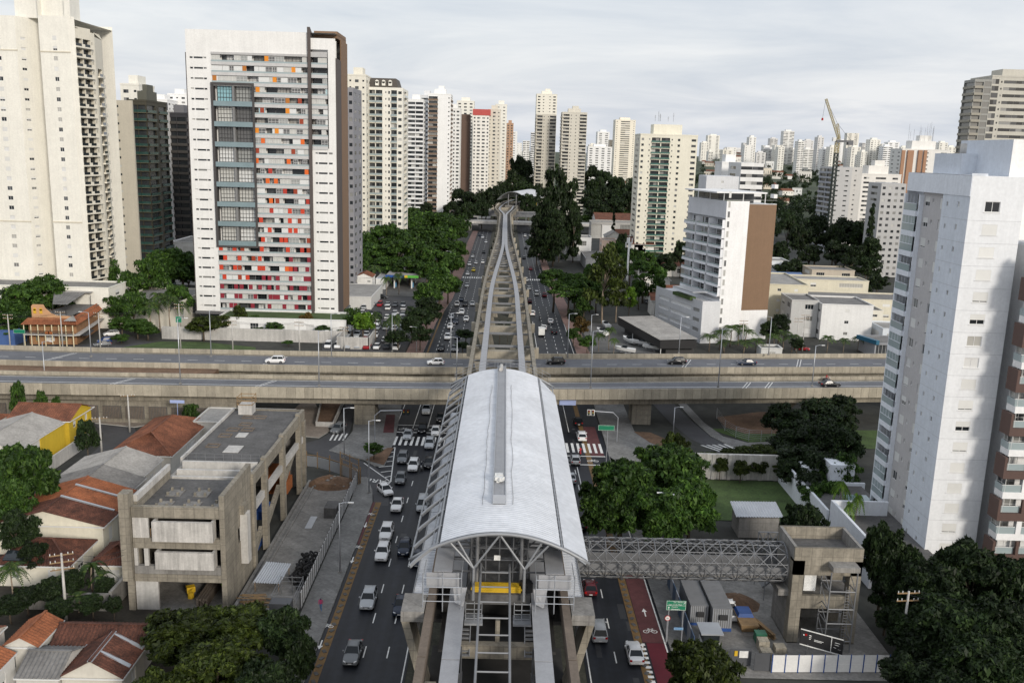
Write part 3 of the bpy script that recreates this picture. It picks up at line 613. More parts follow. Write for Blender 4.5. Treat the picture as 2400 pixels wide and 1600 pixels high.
for x in (-1.7, 1.2):
    b = MB(); pts = []; x_ = x
    for k in range(30): y = 84+k*1.6; x_ += rg.uniform(-.12, .12)*1.0; x_ = lerp(x_, x, 0.2); pts.append((GX+x_, y, arch(x_)+0.09))
    b.tube(pts, 0.018, 4); tag(b.build('cable', 'black_plastic'), 'thin dark cable lying along the station roof %s of the gangway' % ('left' if x < 0 else 'right'), 'cable')
# safety rail at the far end of the roof
b = MB()
for k in range(13):
    x = lerp(-7.6, 7.6, k/12); z = arch(x)-0.1; b.box(GX+x-0.03, GX+x+0.03, Y1+0.6, Y1+0.66, z, z+1.5)
for dz in (0.5, 1.0, 1.5): b.tube([(GX+x, Y1+0.63, arch(x)-0.1+dz) for x in frange(-7.6, 7.6, 1.3)], 0.03, 4)
b.build('end_railing', 'steel_grey', S)
# platform, floors, inner columns
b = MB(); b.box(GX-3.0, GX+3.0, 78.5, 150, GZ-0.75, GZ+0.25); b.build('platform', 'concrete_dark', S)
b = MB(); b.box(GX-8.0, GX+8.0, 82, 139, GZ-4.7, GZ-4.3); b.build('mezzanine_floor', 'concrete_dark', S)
for s in (-1, 1):
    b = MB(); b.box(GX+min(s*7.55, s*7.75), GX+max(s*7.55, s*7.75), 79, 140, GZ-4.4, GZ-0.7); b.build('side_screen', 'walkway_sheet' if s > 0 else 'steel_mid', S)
    for k in range(6):
        y = 79.2+k*10.3
        rib = MB()
        for q in range(28): yy = y+q*0.36; rib.box(GX+s*7.3-0.75, GX+s*7.3+0.75, yy, yy+0.2, GZ-0.55, GZ-0.46)
        rib.box(GX+s*7.3-0.75, GX+s*7.3+0.75, y, y+10.25, GZ-0.62, GZ-0.55); rib.build('side_canopy', 'roof_sheet', S)
    b = MB(); b.tube([(GX+s*8.1, 79, GZ-0.4), (GX+s*8.1, 140, GZ-0.4)], 0.06, 5); b.build('canopy_rail', 'steel_grey', S)
    for k in range(9): y = 80+k*7.2; b = MB(); b.tube([(GX+s*2.1, y, GZ), (GX+s*2.1, y, 20.9)], 0.16, 8); b.build('roof_column', 'steel_mid', S)
# open near end under the arch
zr0 = arch(0)-0.35
for a, c in (((-4.6, arch(4.6)-.3), (-2.35, 18.3)), ((-2.35, 18.3), (0, zr0)), ((0, zr0), (2.35, 18.3)), ((2.35, 18.3), (4.6, arch(4.6)-.3)), ((-3.9, arch(3.9)-.3), (-2.35, 18.3)), ((3.9, arch(3.9)-.3), (2.35, 18.3))):
    b = MB(); b.tube([(GX+a[0], Y0+0.1, a[1]), (GX+c[0], Y0+0.1, c[1])], 0.1, 6); b.build('truss_strut', 'steel_grey', S)
for s in (-1, 1):
    b = MB(); b.tube([(GX+s*2.35, Y0+.3, 18.3), (GX+s*2.35, Y0+.3, GZ)], 0.14, 6); b.build('roof_column', 'steel_grey', S)
    b = MB()   # rail cage left and right of the platform end
    for z in (15.6, 16.3, 17.0, 17.9): b.tube([(GX+s*3.4, Y0-1.2, z), (GX+s*6.9, Y0-1.2, z)], 0.04, 4)
    for x in (3.4, 5.1, 6.9): b.tube([(GX+s*x, Y0-1.2, 14.6), (GX+s*x, Y0-1.2, 18.4)], 0.05, 4); b.tube([(GX+s*x, Y0-1.2, 17.9), (GX+s*x, Y0+2.5, 17.9)], 0.04, 4)
    b.build('scaffold_rail', 'galvanised', S)
    b = MB(); b.box(GX+s*5.15-0.85, GX+s*5.15+0.85, Y0-.2, Y0+7, 18.0, 18.06); b.box(GX+s*5.15-1.5, GX+s*5.15+1.5, Y0-.35, Y0-.3, 16.5, 18.0); b.hexa([(GX+s*3.7-.3, Y0-.6, 15.2), (GX+s*3.7+.4, Y0-.9, 15.0), (GX+s*3.7+.5, Y0-.8, 15.0), (GX+s*3.7-.2, Y0-.5, 15.2), (GX+s*3.7-.5, Y0-.4, 16.6), (GX+s*3.7+.8, Y0-.4, 16.6), (GX+s*3.7+.8, Y0-.3, 16.6), (GX+s*3.7-.5, Y0-.3, 16.6)]); b.build('protective_sheet', 'walkway_sheet', S)
b = MB()     # ladder-like service frame in front of the platform
for s in (-1, 1): b.tube([(GX-0.35+s*1.35, 62, 15.4), (GX-0.35+s*1.35, 80, 17.6)], 0.11, 6)
for k in range(8): y = 62.5+k*2.3; z = 15.4+(y-62)*0.122; b.tube([(GX-1.7, y, z), (GX+1.0, y, z)], 0.08, 5)
b.build('service_ladder', 'steel_mid', S)
b = MB(); b.box(GX-3.4, GX+3.4, 74.7, 75.5, 10.9, 12.2); b.box(GX-0.2, GX+0.2, 75.4, 75.7, 12.2, 14.3); b.build('end_beam', 'concrete', S)
mat('void_shade', (.035, .034, .033), .9, .3, .5); b = MB(); b.box(GX-5.4, GX+5.4, 75.5, 82, 11.0, 11.25); b.build('lower_landing', 'void_shade', S)  # near-black tone puts the shade of the open void into the colour
for s in (-1, 1):
    b = MB()
    for z in (13.4, 13.9, 14.3, 14.9): b.box(GX+min(s*1.5, s*3.0), GX+max(s*1.5, s*3.0), 77.3, 77.36, z, z+0.06)
    for x in (1.5, 2.2, 3.0): b.box(GX+s*x-.03, GX+s*x+.03, 77.3, 77.36, 13.3, 15.1)
    b.box(GX+min(s*1.4, s*3.1), GX+max(s*1.4, s*3.1), 76.6, 78.3, 13.1, 13.3); b.build('landing_railing', 'galvanised', S)
    b = MB()
    for k in range(7): b.box(GX+s*3.0-0.5, GX+s*3.0+0.5, 74.2+k*0.35, 74.5+k*0.35, 11.4+k*0.22, 11.5+k*0.22)
    for e in (-.5, .5): b.bar((GX+s*3.0+e, 74.2, 11.4), (GX+s*3.0+e, 76.7, 13.0), 0.08, 0.25)
    b.build('stair', 'steel_mid', S)
b = MB()
for y in (80.5, 83.5, 87):
    for x in (-2.7, -1.3, 0, 1.3, 2.7): b.tube([(GX+x, y, 15.3), (GX+x, y, 20.6)], .09, 5)
    for z in (16.6, 17.8, 19.0, 20.2): b.tube([(GX-5.6, y, z), (GX+5.6, y, z)], .09, 5)
    for s in (-1, 1): b.tube([(GX+s*2.7, y, 17.8), (GX+s*5.6, y, 20.2)], .08, 5); b.tube([(GX+s*1.3, y, 16.6), (GX+s*2.7, y, 19)], .06, 4)
stuff(b.build('steel_framing', 'steel_dark', S))
# V pier in front of the station
for s in (-1, 1):
    x = GX+s*7.75; b = MB(); b.box(x-1.05, x+1.05, 75.4, 78.9, 14.0, 15.0); b.build('pier_head', 'concrete_grey', S)
    b = MB(); b.hexa([(GX+s*5.0-0.35, 75.8, 0), (GX+s*5.0+0.35, 75.8, 0), (GX+s*5.0+0.35, 78.4, 0), (GX+s*5.0-0.35, 78.4, 0), (x+s*0.7-0.35, 75.6, 14.0), (x+s*0.7+0.35, 75.6, 14.0), (x+s*0.7+0.35, 78.6, 14.0), (x+s*0.7-0.35, 78.6, 14.0)]); b.build('pier_arm', 'concrete', S)
    b = MB(); b.box(GX+s*5.6-0.5, GX+s*5.6+0.5, 66.8, 69.2, 0, 12.0); b.build('column', 'concrete', S)
    for y in (92, 108, 124, 138):
        b = MB(); b.box(GX+s*5.4-0.7, GX+s*5.4+0.7, y-1.2, y+1.2, 0, GZ-4.7); b.build('column', 'concrete', S)
for y, z in ((68, 8.2), (61, 12.6)):
    b = MB(); b.box(GX-7.0, GX+7.0, y-0.6, y+0.6, z, z+0.9); b.build('tie_beam', 'steel_mid', S)
b = MB(); b.box(GX-6.5, GX+6.5, 56, 84, 6.4, 6.7); b.build('lower_floor', 'void_shade', S); b = MB(); b.box(GX-5.5, GX+5.5, 83, 83.4, 6.7, 14); b.build('inner_wall', 'void_shade', S)  # floor and wall coloured dark to stand for the shade inside
b = MB()
for s in (-1, 1):
    for y in (59, 63, 67, 71): b.tube([(GX+s*3.1, y, 0.2), (GX+s*3.1, y, 14.2)], 0.09, 5)
    for z in (3, 5, 8, 10): b.tube([(GX+s*3.1, 58, z), (GX+s*3.1, 74, z)], 0.05, 4)
for y in (60, 65, 70):
    for z in (3, 5, 8.6, 10.5): b.tube([(GX-6, y, z), (GX+6, y, z)], 0.06, 4)
stuff(b.build('shoring_frame', 'steel_dark', S))
b = MB()
for y, z in ((64, 10.6), (70, 8.0), (60, 7.2)):
    b.box(GX-5.2, GX+5.2, y-0.1, y+0.1, z, z+0.2)
    for x in (-4.0, -1.3, 0.4, 3.4): b.box(GX+x-.1, GX+x+.1, y-.08, y+.08, z-1.3, z)
stuff(b.build('timber_props', 'wood', S))
b = MB(); b.box(GX-5.5, GX+5.5, 57, 74, 0.15, 0.4); b.box(GX-1.6, GX-0.4, 60, 61, 0.4, 2.6); b.box(GX+0.2, GX+1.3, 60.3, 61.1, 0.4, 2.5); b.build('base_slab', 'concrete_dark', S)
rg = random.Random(3)
t = thing('timber_stack', 'yellow painted formwork beams stacked on the open platform end', 'beams', (GX-0.3, 79.4, GZ+0.25))
for k in range(9): o = MB(); o.box(GX-2.4+rg.uniform(-.2, .2), GX+2.1+rg.uniform(-.2, .2), 78.9+(k % 3)*0.33, 79.18+(k % 3)*0.33, GZ+0.26+(k//3)*0.2, GZ+0.44+(k//3)*0.2); o.build('beam', 'yellow_steel', t)
b = MB(); b.obox((GX+2.6, 79.3, GZ+0.75), (1.0, 0.9, 1.0), 0.4); b.obox((GX+2.7, 79.2, GZ+1.1), (0.7, 0.6, 0.5), 1.0); tag(b.build('tarpaulin_bundle', 'black_plastic'), 'dark tarpaulin bundle beside the yellow beams on the platform', 'bundle')
b = MB(); b.box(GX-0.5, GX+0.1, 80.0, 80.04, 18.0, 18.5); tag(b.build('notice_board', 'paint_white'), 'small white notice hanging under the front arch of the station', 'notice')
# ================================================================ windows and towers
mat('frame_white', (0.7, 0.7, 0.69), 0.5, 0.0); mat('frame_dark', (0.03, 0.03, 0.032), 0.5, 0.0); mat('shutter_white', (0.66, 0.66, 0.64), 0.6, 0.05, rnd=0.06)
mat('glass_rail', (0.32, 0.38, 0.39), 0.08, 0.05, 0.5, spec=0.6); mat('roof_gravel', (0.2, 0.195, 0.185), 0.95, 0.25, 0.4, fine=0.2)
ramp_mat('window_pale', [(0, (.5, .5, .47)), (.35, (.66, .67, .66)), (.66, (.3, .31, .3)), (.8, (.12, .12, .12)), (.975, (.25, .45, .5))], .2)
_wm = {}
def win_mesh(w, h, style, fr='frame_white'):
    k = (round(w*20), round(h*20), style, fr)
    if k in _wm: return _wm[k]
    b = MB(); a, c = w/2, h/2; f = 0.07
    b.poly([(-a, 0, -c), (a, 0, -c), (a, 0, c), (-a, 0, c)], 0)
    if style != 'd':
        b.box(-a, a, -0.05, -0.005, c-f, c, 1); b.box(-a, a, -0.05, -0.005, -c, -c+f, 1); b.box(-a, -a+f, -0.045, -0.005, -c+f, c-f, 1); b.box(a-f, a, -0.045, -0.005, -c+f, c-f, 1)
        n = 1 if w < 2.2 else int(w/1.1)
        for i in range(1, n+1): x = -a+w*i/(n+1); b.box(x-0.03, x+0.03, -0.04, -0.005, -c+f, c-f, 1)
        if h > 1.9: b.box(-a+f, a-f, -0.04, -0.005, -c+0.95, -c+1.02, 1)
    if style == 's': b.box(-a+0.01, a-0.01, -0.12, -0.06, -c+0.02, c-0.01, 2)
    if style == 'h': b.box(-a+0.01, a-0.01, -0.12, -0.06, -c+h*0.45, c-0.01, 2)
    if style == 't': b.box(-a+0.01, a-0.01, -0.12, -0.06, -c+h*0.15, c-0.01, 2)
    _wm[k] = b.mesh('window', ['window_dark' if style in 'dht' else 'window_pale' if style == 'L' else 'window_glass', fr, 'shutter_white']); return _wm[k]
def put_windows(ops, t, fr='frame_white', sep=True, pane='window_far'):
    if sep:
        for p, w, h, a, st in ops: place('window', win_mesh(w, h, st if isinstance(st, str) else 'p', fr), t, Vector(p)-t.location, a)
    elif ops:
        b = MB()
        for p, w, h, a, st in ops:
            dx_, dy_ = math.cos(a)*w/2, math.sin(a)*w/2
            n = 2 if w > 1.7 else 1
            for q in range(n):
                u, v = -1+2*q/n, -1+2*(q+1)/n
                b.poly([(p[0]+dx_*u, p[1]+dy_*u, p[2]-h/2), (p[0]+dx_*v, p[1]+dy_*v, p[2]-h/2), (p[0]+dx_*v, p[1]+dy_*v, p[2]+h/2), (p[0]+dx_*u, p[1]+dy_*u, p[2]+h/2)])
        stuff(b.build('window_panes', pane, t))
BAYW = {'.': 0.5, ',': 1.2, 'w': 1.0, 'W': 1.5, 'n': 0.7, 'B': 1.9, 'G': 1.3, 'R': 2.0, 'L': 1.6}
def facade(wb, pb, p0, p1, z0, z1, fl, bays, rg, ztop=None, pm=1, pout=0.5, fr=None):
    """bays of one face, floor by floor: w window, n small window, B balcony, G glass strip, R ribbon, . blank; returns openings"""
    p0 = Vector((p0[0], p0[1])); p1 = Vector((p1[0], p1[1])); Ln = (p1-p0).length; d = (p1-p0)/Ln; nrm = Vector((d.y, -d.x)); ang = math.atan2(d.y, d.x)
    tot = sum(BAYW[c] for c in bays); u = 0.0; ops = []; nf = max(1, int((z1-z0)/fl)); fh = (z1-z0)/nf; zt = z1 if ztop is None else ztop
    for c in bays:
        w = Ln*BAYW[c]/tot; a = p0+d*u; e = p0+d*(u+w); u += w
        if c in '.,': wb.poly([(a.x, a.y, z0), (e.x, e.y, z0), (e.x, e.y, zt), (a.x, a.y, zt)]); continue
        if c == 'G': us = [0, w*0.06, w*0.94, w]; lo, hi, dep = 0.25, 0.97, 0.15
        elif c == 'B': us = [0, w*0.05, w*0.95, w]; lo, hi, dep = 0.04, 0.88, 1.1
        elif c == 'L': us = [0, w*0.03, w*0.97, w]; lo, hi, dep = 0.04, 0.9, 0.6
        elif c == 'R': us = [0, 0.02, w-0.02, w]; lo, hi, dep = 0.36, 0.8, 0.15
        else:
            k = {'w': 0.26, 'W': 0.2, 'n': 0.32}[c]; us = [0, w*k, w*(1-k), w]; lo, hi, dep = (0.34, 0.76, 0.15) if c != 'n' else (0.45, 0.72, 0.15)
        zs = [z0]
        for i in range(nf): zs += [z0+fh*(i+lo), z0+fh*(i+hi)]
        zs.append(zt)
        o = wb.wall(a, e, us, zs, lambda i, j: (rg.choice('ppphs') if c not in 'GBRL' else 'p') if i == 1 and j % 2 == 1 else None, dep)
        ops += o
        if c in 'BL' and pb is not None:
            for i in range(nf):
                z = z0+fh*i; m_ = a.lerp(e, 0.5)+nrm*(pout/2-0.05)
                pb.append((m_.x, m_.y, z, w*0.97, pout, ang))
    return ops
def tower(label, l, r, top, base=None, Y=None, depth=18.0, col=(0.72, 0.69, 0.6), fl=2.95, front='wBBw', side='wnw', name='apartment_tower', sep=False, crown=1, z0=None, pcol=None, pglass=False, cat='building', rot=0.0, scol=None, pout=0.5, crowncol=None, crownh=4.0, seed=None, pane='window_far', group=None):
    px = (l+r)/2
    if Y is None: Y = G(px, base).y
    a, c = V(l, top+60, Y), V(r, top+60, Y); x0, x1 = a.x, c.x; zt = V(px, top, Y).z; gz = terrain((x0+x1)/2, Y) if z0 is None else z0
    rg = random.Random(seed if seed is not None else int(l*7+top)); t = thing(name, label, cat, ((x0+x1)/2, Y, gz), 0.0, group); ca, sa = math.cos(rot), math.sin(rot)
    piv = (x0, Y) if px < 1200 else (x1, Y)
    def Q(x, y): x -= piv[0]; y -= piv[1]; return (piv[0]+ca*x-sa*y, piv[1]+sa*x+ca*y)
    P = [Q(x0, Y), Q(x1, Y), Q(x1, Y+depth), Q(x0, Y+depth)]
    fz = zt-0.9; wb, sb, pb = MB(), MB(), []
    ops = facade(wb, pb, P[0], P[1], gz, fz, fl, front, rg, zt, pout=pout)
    vis, hid = ((1, 2), (3, 0)) if px < 1200 else ((3, 0), (1, 2))
    if abs(rot) > 0.02 and px >= 1200: pass
    ops += facade(sb, pb, P[vis[0]], P[vis[1]], gz, fz, fl, side, rg, zt, pout=pout)
    for i, j in (hid, (2, 3)): wb.poly([(*P[i], gz), (*P[j], gz), (*P[j], zt), (*P[i], zt)])
    wb.poly([(*p, zt) for p in P]); wb.build('wall', 'painted_wall', t, color=col); sb.build('wall', 'painted_wall', t, color=scol or col)
    put_windows(ops, t, 'frame_white', sep, pane)
    if pb:
        if sep:
            meshes = {}
            for (x, y, z, w, po, ang) in pb:
                k = round(w*10)
                if k not in meshes: m_ = MB(); m_.box(-w/2, w/2, -po/2, po/2, -0.12, 0.1, 0); m_.box(-w/2, w/2, -po/2, -po/2+0.1, 0.1, 1.05, 1); meshes[k] = m_.mesh('balcony', ['painted_wall', 'glass_rail' if pglass else 'painted_wall'])
                place('balcony', meshes[k], t, Vector((x, y, z))-t.location, ang, color=pcol or col)
        else:
            m_ = MB()
            for (x, y, z, w, po, ang) in pb:
                m_.obox((x, y, z), (w, po, 0.24), ang, 0); m_.obox((x+math.sin(ang)*(po/2-.06), y-math.cos(ang)*(po/2-.06), z+0.55), (w, 0.12, 0.9), ang, 1 if pglass else 0)
            stuff(m_.build('balcony_fronts', ['painted_wall', 'glass_rail' if not isinstance(pglass, str) else pglass], t, color=pcol or col))
    if crown:
        m_ = MB(); cx_ = (P[0][0]+P[2][0])/2; cy_ = (P[0][1]+P[2][1])/2; w = (x1-x0)*0.5; m_.obox((cx_, cy_, zt+crownh/2), (w, depth*0.5, crownh), rot)
        if crown > 1: m_.obox((cx_+w*0.1, cy_, zt+crownh*1.3), (w*0.5, depth*0.3, crownh*0.6), rot)
        m_.build('roof_plant_room', 'painted_wall', t, color=crowncol or col)
        m_ = MB(); th = 0.25
        for i in range(4): p, q = P[i], P[(i+1) % 4]; m_.bar((*p, zt+0.35), (*q, zt+0.35), th, 0.7)
        m_.build('roof_parapet', 'painted_wall', t, color=col)
    return t
CREAM, WHITE, GREY, BEIGE, BROWN = (0.77, 0.75, 0.68), (0.8, 0.8, 0.79), (0.42, 0.42, 0.43), (0.55, 0.5, 0.42), (0.12, 0.075, 0.055)
# ---------------------------------------------------------------- left of the avenue
def cream_tower():
    Yf = 285.0; zt = 92.0; t = thing('apartment_tower', 'tall cream apartment tower at the left edge with small windows and dark corner balconies', 'building', (V(120, 600, Yf).x, Yf, 0))
    x = lambda p: V(p, 400, Yf).x
    xs = [x(-60), x(-25), x(62), x(88), x(133), x(178), x(190)]; z0 = 0.0; fl = 2.9; rg = random.Random(2)
    plan = [(xs[0], Yf+2), (xs[1], Yf+2), (xs[1]+.3, Yf), (xs[2], Yf), (xs[3], Yf+7), (xs[4]-3, Yf+7), (xs[4]-3, Yf+1.5), (xs[5], Yf+1.5), (xs[5]+1.2, Yf+3)]
    spec = ['w', '.', ',w,', 'n.', '.w,', '.', ',w,', '.']; tops = [zt+2, zt, zt-1, zt-1, zt+6, zt+6, zt-0.5, zt-0.5]
    wb = MB(); ops = []
    for i in range(len(plan)-1): ops += facade(wb, None, plan[i], plan[i+1], z0+9, tops[i]-5, fl, spec[i], rg, tops[i]); wb.poly([(*plan[i], z0), (*plan[i+1], z0), (*plan[i+1], z0+9), (*plan[i], z0+9)])
    rear = [(plan[-1][0], Yf+30), (plan[0][0], Yf+30)]
    ring = plan+rear; wb.poly([(*p, zt-1.2) for p in ring]); wb.poly([(*rear[0], z0), (*rear[1], z0), (*rear[1], zt), (*rear[0], zt)])
    wb.build('wall', 'painted_wall', t, color=CREAM); put_windows(ops, t)
    m_ = MB(); m_.box(xs[4]-11, xs[4]+4, Yf+4, Yf+14, zt-1, zt+9); m_.box(xs[5]-1.2, xs[5]+0.6, Yf+2, Yf+6, zt-1, zt+5); m_.build('roof_plant_room', 'painted_wall', t, color=CREAM)
    for z in (zt-11, 30): m_ = MB(); m_.box(xs[2]-11, xs[2]+.15, Yf-.15, Yf+.2, z, z+.35); m_.box(xs[4]-3.1, xs[5]+.15, Yf+1.3, Yf+1.6, z, z+.35); m_.build('string_course', 'painted_wall', t, color=(0.62, 0.57, 0.46))
    # receding balcony wing on the right
    q = [(xs[5]+1.2, Yf+3), (-131.6, Yf+3.2), (-129.9, Yf+11), (-129.6, Yf+13), (-131.6, Yf+23)]
    wb = MB(); ops = []; pb = []
    ops += facade(wb, pb, q[0], q[1], 9, zt-6, fl, 'R', rg, zt-3)
    ops += facade(wb, pb, q[1], q[2], 9, zt-6, fl, 'BB', rg, zt-3, pout=0.9); ops += facade(wb, pb, q[2], q[3], 9, zt-6, fl, 'n.', rg, zt-4); ops += facade(wb, pb, q[3], q[4], 9, zt-14, fl, '.B.', rg, zt-5, pout=0.8)
    for i in range(4): wb.poly([(*q[i], 0), (*q[i+1], 0), (*q[i+1], 9), (*q[i], 9)])
    wb.poly([(*q[0], zt-3.2), (*q[1], zt-3.2), (*q[2], zt-3.2), (*q[3], zt-4), (*q[4], zt-5), (xs[5]-1, Yf+25, zt-3)]); wb.build('wall', 'painted_wall', t, color=(0.7, 0.66, 0.56))
    for p, w, h, a, st in ops: place('window', win_mesh(w, h, 'd'), t, Vector(p)-t.location, a)
    ms = {}
    for (bx, by, bz, w, po, ang) in pb:
        k = round(w*10)
        if k not in ms: m_ = MB(); m_.box(-w/2-.2, w/2+.2, -po/2, po/2, -0.15, 0.3, 0); m_.box(-w/2-.1, w/2*0.3, -po/2+.05, -po/2+.12, 0.3, 1.1, 1); m_.box(w/2*0.3, w/2+.1, -po/2, -po/2+.15, 0.3, 1.0, 0); ms[k] = m_.mesh('balcony', ['painted_wall', 'glass_dark'])
        place('balcony', ms[k], t, Vector((bx, by, bz))-t.location, ang, color=(0.74, 0.7, 0.6))
cream_tower()
# podium block of the cream tower
def low_block(name, label, x0, x1, y0, y1, z0, z1, col, front='www', side=None, fl=3.2, cat='building', roof='roof_gravel', sep=True, parapet=0.5, group=None, rot=0.0):
    t = thing(name, label, cat, ((x0+x1)/2, y0, z0), 0.0, group); rg = random.Random(int(x0*13+y0)); wb = MB()
    ca, sa = math.cos(rot), math.sin(rot); C0 = ((x0+x1)/2, y0)
    P = [(C0[0]+ca*(x-C0[0])-sa*(y-C0[1]), C0[1]+sa*(x-C0[0])+ca*(y-C0[1])) for x, y in ((x0, y0), (x1, y0), (x1, y1), (x0, y1))]
    ops = facade(wb, None, P[0], P[1], z0, z1-parapet, fl, front, rg, z1); left = (x0+x1)/2 > 0; s = side if side is not None else '.'
    for i, j, vis in ((1, 2, not left), (2, 3, False), (3, 0, left)):
        if vis: ops += facade(wb, None, P[i], P[j], z0, z1-parapet, fl, s, rg, z1)
        else: wb.poly([(*P[i], z0), (*P[j], z0), (*P[j], z1), (*P[i], z1)])
    wb.build('wall', 'painted_wall', t, color=col); put_windows(ops, t, sep=sep)
    m_ = MB(); m_.poly([(*p, z1-parapet) for p in P]); m_.build('roof', roof, t)
    m_ = MB()
    for i in range(4): p, q = P[i], P[(i+1) % 4]; m_.bar((*p, z1-0.1), (*q, z1-0.1), 0.3, 0.24)
    m_.build('roof_parapet', 'painted_wall', t, color=tuple(min(.8, k*1.06) for k in col)); return t
low_block('podium_building', 'low cream podium building at the foot of the cream tower', -166, -118, 270, 283, 0, 12.5, CREAM, ',wwGww,', '.w.', 4.0)
low_block('garden_wall', 'pale high retaining wall beside the cream tower', -118, -98, 272, 300, 0, 8.2, (0.66, 0.63, 0.55), ',', 'W,W,W', 8, 'wall')
tower('dark bronze balcony tower with blank beige flank behind the cream tower', 258, 312, 235, Y=335, depth=1, col=(0.5, 0.46, 0.38), front='.n,', side='.', crown=0, name='apartment_tower')
tower('dark bronze apartment tower with stacked green glazed balconies', 302, 346, 238, Y=340, depth=20, col=(0.055, 0.05, 0.035), front='LL', side='L.L', pcol=(0.13, 0.115, 0.075), crown=2, crowncol=(0.1, 0.1, 0.08), pane='window_dark', pglass='glass_green')
tower('pale rooftop block rising behind the dark bronze tower', 285, 328, 200, Y=362, depth=16, col=CREAM, front='wn', side='ww', crown=1)
tower('black and white apartment tower left of the orange panelled tower', 362, 392, 262, Y=392, depth=8, col=(0.62, 0.61, 0.6), front='.G,G.', side='.', crown=1, crowncol=(0.1, 0.1, 0.11))
tower('black glass apartment tower with rounded balconies left of the orange panelled tower', 392, 440, 268, Y=396, depth=12, col=(0.03, 0.03, 0.035), front='LL', side='LL', pcol=(0.05, 0.045, 0.04), crown=1, crowncol=(0.15, 0.15, 0.16), pane='window_dark')
low_block('podium_building', 'white low podium with dark openings below the black tower', -132, -108, 360, 385, 0, 17, WHITE, '.W.G', 'WW', 5.5)
tower('white far tower left behind the black tower', 345, 395, 235, Y=620, depth=20, col=WHITE, front='wwww', crown=1); tower('white stepped far tower left behind the orange panelled tower', 395, 440, 222, Y=640, depth=20, col=WHITE, front='wnw', crown=1)

